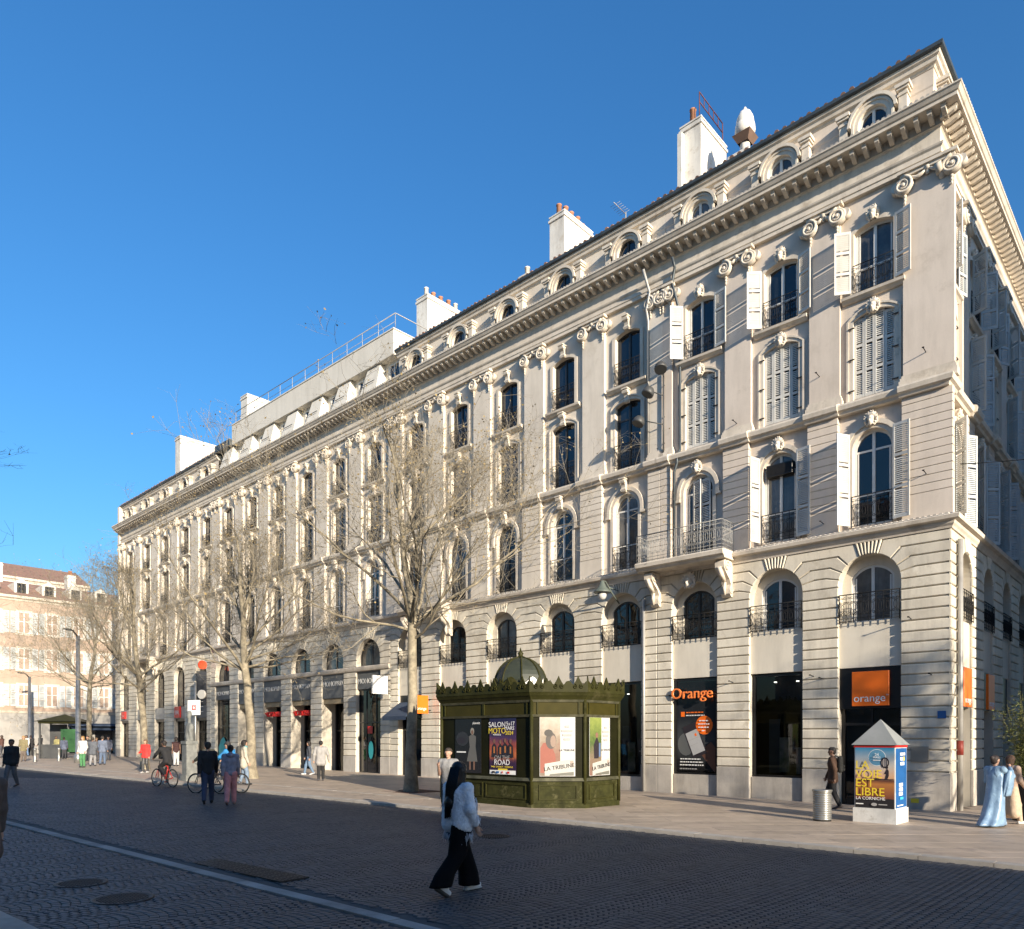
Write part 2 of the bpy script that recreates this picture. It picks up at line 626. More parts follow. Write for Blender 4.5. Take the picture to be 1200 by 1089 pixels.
SLAB = M('paving_slab', (0.42, 0.34, 0.265), (0.34, 0.275, 0.21), sc=2.5, rough=0.55, bump=0.12, bsc=60, rnd=0.13, fine=0.12, dirt=((0.25, 0.205, 0.17), 0.9))
SLABS = M('paving_slab_field', (0.42, 0.34, 0.265), (0.34, 0.275, 0.21), sc=2.5, rough=0.55, bump=0.12, bsc=60, island=0.13, fine=0.12, dirt=((0.25, 0.205, 0.17), 0.9))
SLABJ = M('paving_joint', (0.15, 0.125, 0.105), rough=0.95)
KERB = M('kerb_stone', (0.42, 0.385, 0.335), (0.34, 0.31, 0.27), sc=3, rough=0.8, bump=0.2, bsc=50, rnd=0.1, fine=0.1)
GUTTER = M('gutter_stone', (0.34, 0.325, 0.30), (0.20, 0.19, 0.175), sc=1.2, rough=0.8, bump=0.3, bsc=50, rnd=0.15, fine=0.2)
SETT = M('granite_sett', (0.066, 0.067, 0.070), (0.048, 0.049, 0.052), sc=0.6, rough=0.55, bump=0.2, bsc=70, rnd=0.22, fine=0.2, dirt=((0.085, 0.083, 0.08), 0.35))
SETTS = M('granite_sett_field', (0.066, 0.067, 0.070), (0.048, 0.049, 0.052), sc=0.6, rough=0.55, bump=0.2, bsc=70, island=0.25, fine=0.2, dirt=((0.085, 0.083, 0.08), 0.35))
MORTAR = M('sett_joint', (0.066, 0.066, 0.068), (0.050, 0.050, 0.052), sc=0.6, rough=0.9, bump=0.5, bsc=14, fine=0.25)
EARTH = M('far_ground', (0.16, 0.145, 0.13), (0.12, 0.11, 0.10), sc=0.3, rough=0.95)
IRONCAST = M('cast_iron', (0.045, 0.042, 0.04), (0.03, 0.028, 0.027), sc=8, rough=0.55, metal=0.5, bump=0.5, bsc=60)

# ------------------------------------------------------------------ ground
def gzc(X):
    return gz(max(-95.0, min(70.0, X)))

def ksheet(x):
    return -10.1 + 0.055 * x          # kerb line in the street frame

def sheet(name, fn0, fn1, xs, dz, mat, ny=1):
    vs, fs = [], []
    for x in xs:
        for j in range(ny + 1):
            y = fn0(x) + (fn1(x) - fn0(x)) * j / ny
            p = W(x, y)
            vs.append((p.x, p.y, gzc(p.x) + dz))
    m = ny + 1
    for i in range(len(xs) - 1):
        for j in range(ny):
            fs.append((i * m + j, (i + 1) * m + j, (i + 1) * m + j + 1, i * m + j + 1))
    return put(name, mesh_np(name, vs, fs, mat))

_xs = [-1500, -500, -250, -95, -60, -30, 0, 30, 70, 250, 500, 1500]
_vs, _fs = [], []
for X in _xs:
    for Y in (-1500, -300, -60, 0, 60, 150, 400, 1500):
        _vs.append((X, Y, gzc(X) - 0.16))
for i in range(len(_xs) - 1):
    for j in range(7):
        _fs.append((i * 8 + j, (i + 1) * 8 + j, (i + 1) * 8 + j + 1, i * 8 + j + 1))
kind(put('ground', mesh_np('ground', _vs, _fs, EARTH)), 'structure')

FAR_KERB = lambda x: -22.3 + 0.055 * (x + 4.6)
_rx = [-110, -80, -60, -45, -30, -20, -10, 0, 10, 20, 40, 70, 110]
road = kind(sheet('road', lambda x: FAR_KERB(x) - 0.2, lambda x: ksheet(x) + 0.1, _rx, -0.014, MORTAR, 4), 'structure')
pavement = kind(sheet('pavement', lambda x: ksheet(x) + 0.05, lambda x: 14.0 if x > 0.3 else (14.0 if x < -66 else 0.3),
                      [-110, -90, -66.2, -66.1, -45, -30, -15, 0.2, 0.4, 9, 30, 70, 110], 0.034, SLABJ, 3), 'structure')
near_pavement = kind(sheet('near_pavement', lambda x: -34.5 + 0.055 * x, lambda x: FAR_KERB(x) - 0.05, _rx, 0.03, SLABJ, 2), 'structure')

# --- paving slabs (laid square to the side of the square, diagonal to the facade)
def clip_poly(P, nrm, d):
    out = []
    for i in range(len(P)):
        a, b = P[i], P[(i + 1) % len(P)]
        da = a[0] * nrm[0] + a[1] * nrm[1] - d
        db = b[0] * nrm[0] + b[1] * nrm[1] - d
        if da >= 0:
            out.append(a)
        if (da >= 0) != (db >= 0):
            t = da / (da - db)
            out.append((a[0] + (b[0] - a[0]) * t, a[1] + (b[1] - a[1]) * t))
    return out

def to_local(X, Y):
    dx, dy = X - C0[0], Y - C0[1]
    return dx * FX[0] + dy * FX[1], dx * FY[0] + dy * FY[1]

def photo_px(p):
    return (600 + FPX * p[0] / p[1], HOR + FPX * (CAMZ - p[2]) / p[1])

slabs = []
SW, SD = 1.15, 0.62
r2 = random.Random(3)
_c, _s = math.cos(R(4)), math.sin(R(4))
for i in range(-75, 50):
    for j in range(-10, 150):
        a0 = i * SW + (0.5 * SW if j % 2 else 0.0)
        b0 = j * SD
        rect = [(a0 + 0.004, b0 + 0.004), (a0 + SW - 0.004, b0 + 0.004), (a0 + SW - 0.004, b0 + SD - 0.004), (a0 + 0.004, b0 + SD - 0.004)]
        rect = [(q[0] * _c - q[1] * _s, q[0] * _s + q[1] * _c) for q in rect]
        cx = sum(q[0] for q in rect) / 4
        cy = sum(q[1] for q in rect) / 4
        if cy < 4 or abs(cx / cy) > 0.85:
            continue
        lx, ly = to_local(cx, cy)
        if not (-72 < lx < 26) or ly > 13.5 or ly < -13.5:
            continue
        if -66 < lx < 0 and ly > 0.8:
            continue
        P = [to_local(*q) for q in rect]
        P = clip_poly(P, (-0.055, 1.0), -10.1 + 0.32)     # inside the kerb strip
        if len(P) < 3:
            continue
        if -66 < lx < 0 or ly < 0:
            if lx < 0.3:
                P = clip_poly(P, (0, -1.0), -0.2)
        if len(P) < 3:
            continue
        wp = [W(*q) for q in P]
        slabs.append((math.hypot(cx, cy), wp))
slabs.sort(key=lambda s: s[0])
inview = [s for s in slabs if -20 < photo_px((sum(p.x for p in s[1]) / len(s[1]), sum(p.y for p in s[1]) / len(s[1]), 0))[0] < 1220]
rest = [s for s in slabs if s not in inview[:300]] if len(inview) > 300 else []
def slab_geo(wp, ox=0, oy=0, oz=0, jit=0.0):
    n = len(wp)
    vs = [(p.x - ox, p.y - oy, gz(p.x) + 0.06 + jit - oz) for p in wp] + [(p.x - ox, p.y - oy, gz(p.x) + 0.03 - oz) for p in wp]
    fs = [tuple(range(n))]
    for i in range(n):
        j = (i + 1) % n
        fs.append((i, n + i, n + j, j))
    return vs, fs
for d, wp in inview[:300]:
    cx, cy = wp[0].x, wp[0].y
    vs, fs = slab_geo(wp, cx, cy, gz(cx), r2.uniform(-0.001, 0.001))
    put('paving_slab', mesh_np('paving_slab', vs, fs, SLAB), pavement, (cx, cy, gz(cx)))
mb = MB()
for d, wp in rest:
    vs, fs = slab_geo(wp, jit=r2.uniform(-0.001, 0.001))
    mb.add(vs, fs)
kind(mb.build('paving_slab_field', SLABS, pavement), 'stuff')

# --- kerb stones along the road edge and a pale band in the pavement
def strip_stones(fn, wdt, x0, x1, ln, name, mat, dz0, dz1, parent):
    x = x0
    k = 0
    while x < x1:
        l = ln * r2.uniform(0.9, 1.1)
        xa, xb = x + 0.006, x + l - 0.006
        vs = []
        j = r2.uniform(-0.004, 0.004)
        base = W(x, fn(x))
        bz = gz(base.x)
        for (xx, yy) in ((xa, fn(xa)), (xb, fn(xb)), (xb, fn(xb) + wdt), (xa, fn(xa) + wdt)):
            p = W(xx, yy)
            vs.append((p.x - base.x, p.y - base.y, gz(p.x) + dz1 + j - bz))
        for (xx, yy) in ((xa, fn(xa)), (xb, fn(xb)), (xb, fn(xb) + wdt), (xa, fn(xa) + wdt)):
            p = W(xx, yy)
            vs.append((p.x - base.x, p.y - base.y, gz(p.x) + dz0 - bz))
        fs = [(0, 1, 2, 3), (0, 4, 5, 1), (1, 5, 6, 2), (2, 6, 7, 3), (3, 7, 4, 0)]
        put(name, mesh_np(name, vs, fs, mat), parent, (base.x, base.y, bz))
        x += l
strip_stones(ksheet, 0.31, -72, 12, 1.05, 'kerb_stone', KERB, -0.05, 0.064, pavement)
strip_stones(lambda x: ksheet(x) + 2.05, 0.16, -64, -13.2, 0.95, 'band_stone', KERB, 0.02, 0.066, pavement)
# pale stone gutter line in the road, and the kerb of the pavement the camera stands on
GUT = lambda x: -19.35 + 0.045 * (x + 1)
strip_stones(GUT, 0.19, -45, 8, 0.8, 'gutter_stone', GUTTER, -0.06, 0.010, road)
strip_stones(lambda x: FAR_KERB(x) - 0.34, 0.34, -36, 4, 1.0, 'kerb_stone', KERB, -0.05, 0.09, near_pavement)

# --- granite setts in segmental arcs, nearest ones one by one
def build_setts():
    Wc, ns, pitch, bow = 1.36, 13, 0.104, 0.34
    cx = []
    for c in range(-36, 12):
        x0 = c * Wc
        lo = FAR_KERB(x0)
        hi = ksheet(x0)
        nr = int((hi - lo + bow * 2) / pitch) + 2
        r = np.arange(nr)[:, None]
        i = np.arange(ns)[None, :]
        u = (i + 0.5) / ns
        X = x0 + u * Wc + 0 * r
        sgn = 1
        Y = lo - bow + r * pitch + sgn * bow * (1 - (2 * u - 1) ** 2)
        A = np.arctan(-sgn * bow * 4 * (2 * u - 1) / Wc) + 0 * r
        cx.append(np.stack([X.ravel(), Y.ravel(), A.ravel()], 1))
    S = np.concatenate(cx)
    ok = (S[:, 1] > -22.3 + 0.055 * (S[:, 0] + 4.6) + 0.06) & (S[:, 1] < -10.1 + 0.055 * S[:, 0] - 0.06)
    g = -19.35 + 0.045 * (S[:, 0] + 1)
    ok &= ~((S[:, 1] > g - 0.06) & (S[:, 1] < g + 0.40))
    S = S[ok]
    # keep those in front of the camera
    Xw = C0[0] + S[:, 0] * FX[0] + S[:, 1] * FY[0]
    Yw = C0[1] + S[:, 0] * FX[1] + S[:, 1] * FY[1]
    ok = (Yw > 4.0) & (np.abs(Xw) < Yw * 0.80 + 1.5) & (Yw < 34)
    S, Xw, Yw = S[ok], Xw[ok], Yw[ok]
    nrs = np.random.RandomState(5)
    n = len(S)
    hw = 0.0495 + nrs.uniform(-0.005, 0.003, n)
    hd = 0.048 + nrs.uniform(-0.005, 0.002, n)
    zj = nrs.uniform(-0.0025, 0.0025, n)
    tx = nrs.uniform(-0.03, 0.03, n)
    ty = nrs.uniform(-0.03, 0.03, n)
    ang = S[:, 2] + ANG + nrs.uniform(-0.06, 0.06, n)
    ca, sa = np.cos(ang), np.sin(ang)
    top, bot = [], []
    V = np.zeros((n, 12, 3))
    for k, (sx, sy) in enumerate(((-1, -1), (1, -1), (1, 1), (-1, 1))):
        for ring, (ins, dz) in enumerate(((0.84, 0.0), (1.0, -0.005), (1.0, -0.03))):
            lx, ly = sx * hw * ins, sy * hd * ins
            V[:, ring * 4 + k, 0] = Xw + lx * ca - ly * sa
            V[:, ring * 4 + k, 1] = Yw + lx * sa + ly * ca
            V[:, ring * 4 + k, 2] = -0.0108 * V[:, ring * 4 + k, 0] + zj + dz + lx * tx + ly * ty
    Fc = [(0, 1, 2, 3)]
    for a in (0, 4):
        for k in range(4):
            j = (k + 1) % 4
            Fc.append((a + k, a + 4 + k, a + 4 + j, a + j))
    Fc = np.array(Fc)
    px = 600 + FPX * Xw / Yw
    py = HOR + FPX * CAMZ / Yw
    vis = (px > 5) & (px < 1195) & (py < 1086)
    order = np.argsort(np.where(vis, Yw, 1e6))[:300]
    single = np.zeros(n, bool)
    single[order] = True
    for i in order:
        o = np.array([Xw[i], Yw[i], -0.0108 * Xw[i]])
        put('sett', mesh_np('sett', (V[i] - o).tolist(), Fc.tolist(), SETT), road, o.tolist())
    VV = V[~single]
    m = len(VV)
    verts = VV.reshape(-1, 3)
    faces = (Fc[None, :, :] + 12 * np.arange(m)[:, None, None]).reshape(-1, 4)
    me = bpy.data.meshes.new('sett_field')
    me.vertices.add(len(verts))
    me.vertices.foreach_set('co', verts.ravel())
    me.loops.add(faces.size)
    me.loops.foreach_set('vertex_index', faces.ravel().astype(np.int32))
    me.polygons.add(len(faces))
    me.polygons.foreach_set('loop_start', np.arange(0, faces.size, 4, dtype=np.int32))
    me.materials.append(SETTS)
    me.update(calc_edges=True)
    kind(put('sett_field', me, road), 'stuff')
build_setts()
# ------------------------------------------------------------------ architectural component meshes
def band(mb, inner, outer, y0, y1):
    n = len(inner)
    b = len(mb.v)
    for P in (inner, outer):
        for y in (y0, y1):
            for p in P:
                mb.v.append((p[0], y, p[1]))
    I0, I1, O0, O1 = b, b + n, b + 2 * n, b + 3 * n
    for i in range(n - 1):
        for f in ((I0 + i, I0 + i + 1, O0 + i + 1, O0 + i), (O0 + i, O0 + i + 1, O1 + i + 1, O1 + i), (I0 + i + 1, I0 + i, I1 + i, I1 + i + 1)):
            mb.f.append(f)
            mb.sm.append(False)
    for i in (0, n - 1):
        mb.f.append((I0 + i, O0 + i, O1 + i, I1 + i) if i == 0 else (O0 + i, I0 + i, I1 + i, O1 + i))
        mb.sm.append(False)
    return mb

def outline(w, zb, zs, rise, t, n=12):
    """open outline from bottom-left over the arch to bottom-right, grown by t"""
    a = arc_pts(0, w + 2 * t, zs, rise + (t if rise > 0.01 else 0), n) if rise > 0.01 else [(-w / 2 - t, zs + t), (w / 2 + t, zs + t)]
    return [(-w / 2 - t, zb)] + a + [(w / 2 + t, zb)]

_win = {}
_wr = random.Random(17)
def window(fr, x, y, z, w, h, rise=0.0, trans=(), fmat=None, gmat=None, mull=True, parent=None, key=None):
    """casement window: frame, mullion, transoms; each pane its own child"""
    fmat = fmat or WFRAME
    gmat = gmat or GLASS
    if gmat is GLASS and _wr.random() < 0.33:
        gmat = CURT
    k = (w, h, rise, trans, fmat.name, gmat.name, mull)
    if k not in _win:
        zs = h - rise
        t, m = 0.075, 0.045
        mb = MB()
        band(mb, outline(w, t, zs, rise, -t), outline(w, 0, zs, rise, 0.0), 0, 0.07)
        mb.box(-w / 2 + 0.001, w / 2 - 0.001, 0.004, 0.07, 0.0, t)
        if mull:
            mb.box(-m, m, -0.012, 0.06, t, h - t * 0.8)
        cuts = [t] + list(trans)
        for tz in trans:
            mb.box(-w / 2 + t * 0.8, w / 2 - t * 0.8, 0.006, 0.055, tz - 0.03, tz + 0.03)
        # inner casement stiles
        for s in (-1, 1):
            mb.box(s * (w / 2 - t - 0.045) - 0.022, s * (w / 2 - t - 0.045) + 0.022, 0.012, 0.05, t, zs - 0.0)
        panes = []
        ain = arc_pts(0, w - 2 * t, zs, max(0, rise - t), 12) if rise > 0.01 else [(-w / 2 + t, h - t), (w / 2 - t, h - t)]
        xl = -w / 2 + t
        halves = ((xl, -m), (m, -xl)) if mull else ((xl, -xl),)
        for (a, b) in halves:
            lev = cuts + [None]
            for i in range(len(cuts)):
                z0, z1 = lev[i], lev[i + 1]
                if i > 0:
                    z0 += 0.03
                if z1 is not None:
                    P = [(a, z0), (b, z0), (b, z1 - 0.03), (a, z1 - 0.03)]
                else:
                    top = [p for p in ain if a - 1e-6 <= p[0] <= b + 1e-6]
                    def zat(xx):
                        for p, q in zip(ain, ain[1:]):
                            if p[0] - 1e-6 <= xx <= q[0] + 1e-6:
                                return p[1] + (q[1] - p[1]) * (xx - p[0]) / max(1e-9, q[0] - p[0])
                        return ain[0][1]
                    pts = [(a, zat(a))] + [p for p in top if a + 1e-4 < p[0] < b - 1e-4] + [(b, zat(b))]
                    P = [(a, z0), (b, z0)] + pts[::-1]
                pm = MB()
                pm.add([(p[0], 0.03, p[1]) for p in P], [tuple(range(len(P)))])
                panes.append(pm.mesh('pane', gmat))
        _win[k] = (mb.mesh('window', fmat), panes)
    fm, panes = _win[k]
    o = fr.put('window', fm, x, y, z, parent)
    for pm in panes:
        put('pane', pm, o)
    return o

def scroll_pts(cx, cz, r, turns, a0, sgn, n=14, y=0.0):
    return [(cx + r * (1 - 0.82 * i / n) * math.cos(a0 + sgn * turns * 2 * PI * i / n), y,
             cz + r * (1 - 0.82 * i / n) * math.sin(a0 + sgn * turns * 2 * PI * i / n)) for i in range(n + 1)]

_rail = {}
def rail_mesh(w, h, mat, ret=0.0, cell=0.23):
    """scrolled wrought-iron balcony railing, with side returns of depth ret"""
    k = (w, h, mat.name, ret, cell)
    if k in _rail:
        return _rail[k]
    mb = MB()
    def run(fn, L):
        n = max(1, round(L / cell))
        c = L / n
        t = 0.009
        for (za, r) in ((0.05, 0.011), (h * 0.16, 0.008), (h * 0.86, 0.008), (h, 0.017)):
            mb.tube([fn(0, za), fn(L, za)], r, 4)
        for i in range(n + 1):
            mb.tube([fn(i * c, 0.0), fn(i * c, h)], 0.010, 4)
        for i in range(n):
            x0 = i * c
            rr = c * 0.25
            mz = h * 0.51
            for (cx, cz, a0, sg) in ((x0 + rr, mz + h * 0.19, PI, -1), (x0 + c - rr, mz + h * 0.19, 0, 1),
                                     (x0 + rr, mz - h * 0.19, PI, 1), (x0 + c - rr, mz - h * 0.19, 0, -1)):
                P = scroll_pts(cx, cz, rr * 0.97, 1.4, a0, sg, 12)
                mb.tube([fn(p[0], p[2]) for p in P], t, 4, cap=False)
            P = [(x0 + c / 2 + c * 0.22 * math.sin(a), mz + h * 0.15 * math.cos(a)) for a in [2 * PI * q / 10 for q in range(11)]]
            mb.tube([fn(*p) for p in P], t, 4, cap=False)
            mb.tube([fn(x0 + c * 0.12, h * 0.93), fn(x0 + c * 0.5, h * 0.885), fn(x0 + c * 0.88, h * 0.93)], 0.008, 4, cap=False)
    run(lambda u, z: (-w / 2 + u, 0, z), w)
    if ret:
        run(lambda u, z: (-w / 2, u, z), ret)
        run(lambda u, z: (w / 2, u, z), ret)
    _rail[k] = mb.mesh('railing', mat)
    return _rail[k]

_sh = {}
def shutter_mesh(w, h, mat):
    """louvred leaf hinged at x=0, opening towards +x, front at y=0"""
    k = (w, h, mat.name)
    if k not in _sh:
        s = 0.055
        mb = MB()
        mb.box(0, s, 0, 0.035, 0, h)
        mb.box(w - s, w, 0, 0.035, 0, h)
        zs = [0, h * 0.33, h * 0.665, h]
        for i, z in enumerate(zs):
            a = z if i == 0 else z - (0.045 if i < 3 else 0.09)
            mb.box(s, w - s, 0.002, 0.033, a, a + 0.09)
        sl = MB()
        for i in range(3):
            z0, z1 = zs[i] + 0.09, zs[i + 1] - 0.09
            n = max(3, int((z1 - z0) / 0.058))
            for j in range(n):
                z = z0 + (j + 0.5) * (z1 - z0) / n
                sl.add([(s, 0.004, z - 0.026), (w - s, 0.004, z - 0.026), (w - s, 0.031, z + 0.022), (s, 0.031, z + 0.022),
                        (s, 0.010, z - 0.030), (w - s, 0.010, z - 0.030), (w - s, 0.033, z + 0.016), (s, 0.033, z + 0.016)],
                       [(0, 1, 2, 3), (7, 6, 5, 4), (0, 4, 5, 1), (2, 6, 7, 3)])
        _sh[k] = (mb.mesh('shutter', mat), sl.mesh('slats', mat))
    return _sh[k]

def shutter(fr, x, y, z, w, h, rot, mat):
    a, b = shutter_mesh(w, h, mat)
    o = fr.put('shutter', a, x, y, z, None, rot)
    kind(put('slats', b, o), 'stuff')
    return o

_cap = {}
def capital_mesh(w, mat):
    """Ionic capital on a pilaster of width w; origin at the bottom centre on the pilaster face"""
    k = (round(w, 2), mat.name)
    if k in _cap:
        return _cap[k]
    mb = MB()
    r = 0.27
    zc = 0.55
    for s in (-1, 1):
        cx = s * (w / 2 - 0.04)
        mb.lathe([(r * 0.98, -0.02), (r, 0.10), (r * 0.9, 0.14)], 18, (cx, zc), axis='y')
        pts = scroll_pts(cx, zc, r * 0.93, 2.1, PI / 2, s, 30, -0.15)
        mb.tube(pts, [0.052 - 0.035 * i / 30 for i in range(31)], 6)
        mb.lathe([(0.055, 0.12), (0.06, 0.17), (0.03, 0.205)], 10, (cx, zc), axis='y')
        # side roll
        mb.tube([(cx + s * r * 0.75, -0.08, zc + 0.05), (cx + s * r * 0.8, 0.10, zc + 0.02)], 0.17, 10)
        # drops below the volute
        for j in range(3):
            mb.lathe([(0.001, 0), (0.055 - 0.01 * j, 0.05), (0.045 - 0.01 * j, 0.10), (0.001, 0.13)], 8, (cx - s * 0.02, -0.04), zc - r - 0.10 - 0.10 * j)
    mb.box(-w / 2 - 0.12, w / 2 + 0.12, -0.20, 0.06, 0.88, 0.97)
    mb.box(-w / 2 - 0.04, w / 2 + 0.04, -0.14, 0.05, 0.78, 0.88)
    n = 5
    for i in range(n):
        x = -w / 2 + 0.26 + (w - 0.52) * i / (n - 1)
        mb.lathe([(0.001, 0), (0.05, 0.03), (0.062, 0.09), (0.04, 0.15), (0.001, 0.17)], 8, (x, -0.06), 0.60)
    # rosette and festoon in the middle
    mb.lathe([(0.10, 0.03), (0.11, 0.09), (0.07, 0.14), (0.02, 0.17)], 10, (0, 0.80), axis='y')
    for s in (-1, 1):
        mb.tube([(s * (0.06 + (w / 2 - 0.28) * i / 5), -0.10, 0.74 - 0.10 * math.sin(PI * i / 5)) for i in range(6)], [0.03, 0.05, 0.06, 0.055, 0.05, 0.03], 6)
    _cap[k] = mb.mesh('capital', mat)
    return _cap[k]

HEAD_PR = [((0, -0.07, 0.17), (0, -0.08, 0.23), 0.085, 0.09), ((0, -0.10, 0.06), (0, -0.11, 0.10), 0.06, 0.07),
           ((0, -0.18, 0.17), (0, -0.19, 0.14), 0.02, 0.028), ((-0.11, -0.03, 0.30), (-0.16, -0.04, 0.22), 0.06, 0.05),
           ((0.11, -0.03, 0.30), (0.16, -0.04, 0.22), 0.06, 0.05), ((-0.16, -0.02, 0.14), (-0.10, -0.03, 0.03), 0.045, 0.03),
           ((0.16, -0.02, 0.14), (0.10, -0.03, 0.03), 0.045, 0.03), ((-0.06, -0.05, 0.36), (0.06, -0.05, 0.36), 0.07, 0.07),
           ((0, -0.05, 0.42), (0, -0.06, 0.46), 0.05, 0.03), ((-0.05, -0.15, 0.20), (-0.03, -0.16, 0.20), 0.018, 0.015),
           ((0.05, -0.15, 0.20), (0.03, -0.16, 0.20), 0.018, 0.015), ((0, 0.03, 0.12), (0, 0.03, 0.35), 0.11, 0.13)]
_rk = random.Random(5)
for _i in range(16):
    _a = 2 * PI * _i / 16
    _c = (0.165 * math.cos(_a), -0.03 + _rk.uniform(-0.05, 0.0), 0.24 + 0.19 * math.sin(_a))
    HEAD_PR.append((_c, (_c[0] * 1.25, _c[1] - 0.04, 0.24 + (_c[2] - 0.24) * 1.22), _rk.uniform(0.028, 0.045), 0.014))
HEAD_KEY = blob_mesh('keystone', HEAD_PR, 0.017, TRIM, 0.010)
_mb = MB()
_prof = [(-0.02, 0.0), (-0.10, 0.02), (-0.13, 0.10), (-0.09, 0.18), (-0.12, 0.28), (-0.21, 0.34), (-0.24, 0.42), (-0.20, 0.48), (0.03, 0.48), (0.03, 0.0)]
for s in (-1, 1):
    pass
_n = len(_prof)
_mb.add([(-0.10, p[0], p[1]) for p in _prof] + [(0.10, p[0], p[1]) for p in _prof],
        [tuple(range(_n - 1, -1, -1)), tuple(range(_n, 2 * _n))] + [(i, (i + 1) % _n, _n + (i + 1) % _n, _n + i) for i in range(_n)])
_mb.box(-0.14, 0.14, -0.26, 0.03, 0.482, 0.53)
for s in (-1, 1):
    _mb.tube([(s * 0.11, -0.155, 0.40), (s * 0.135, -0.155, 0.40)], 0.075, 12)
    _mb.tube([(s * 0.11, -0.075, 0.09), (s * 0.13, -0.075, 0.09)], 0.055, 10)
SCROLL_KEY = _mb.mesh('keystone', TRIM)

MODILLION = MB()
_mp = [(0.02, 0.04), (-0.14, 0.04), (-0.34, 0.11), (-0.40, 0.15), (-0.40, 0.22), (0.02, 0.22)]
_n = len(_mp)
MODILLION.add([(-0.06, p[0], p[1]) for p in _mp] + [(0.06, p[0], p[1]) for p in _mp],
              [tuple(range(_n)), tuple(range(2 * _n - 1, _n - 1, -1))] + [((i + 1) % _n, i, _n + i, _n + (i + 1) % _n) for i in range(_n)])
MODILLION.box(-0.07, 0.07, -0.42, 0.01, 0.222, 0.26)
MODILLION = MODILLION.mesh('modillion', TRIM)

class Frame:
    def __init__(self, root, ox=0.0, oy=0.0, side=False):
        self.root, self.ox, self.oy, self.side = root, ox, oy, side
        self.rz = PI / 2 if side else 0.0
    def put(self, name, mesh, x=0.0, y=0.0, z=0.0, parent=None, rot=0.0):
        if parent is not None:
            return put(name, mesh, parent, (x, y, z), rot)
        if self.side:
            return put(name, mesh, self.root, (self.ox - y, self.oy + x, z), self.rz + rot)
        return put(name, mesh, self.root, (self.ox + x, self.oy + y, z), rot)

Z_PL, Z_S0, Z_S1, Z_C0, Z_C1, Z_CAP, Z_ENT, Z_COR, Z_TOP, Z_ATT = 1.05, 8.13, 8.53, 12.35, 12.78, 18.27, 19.25, 20.12, 20.70, 22.56
NCO = 22

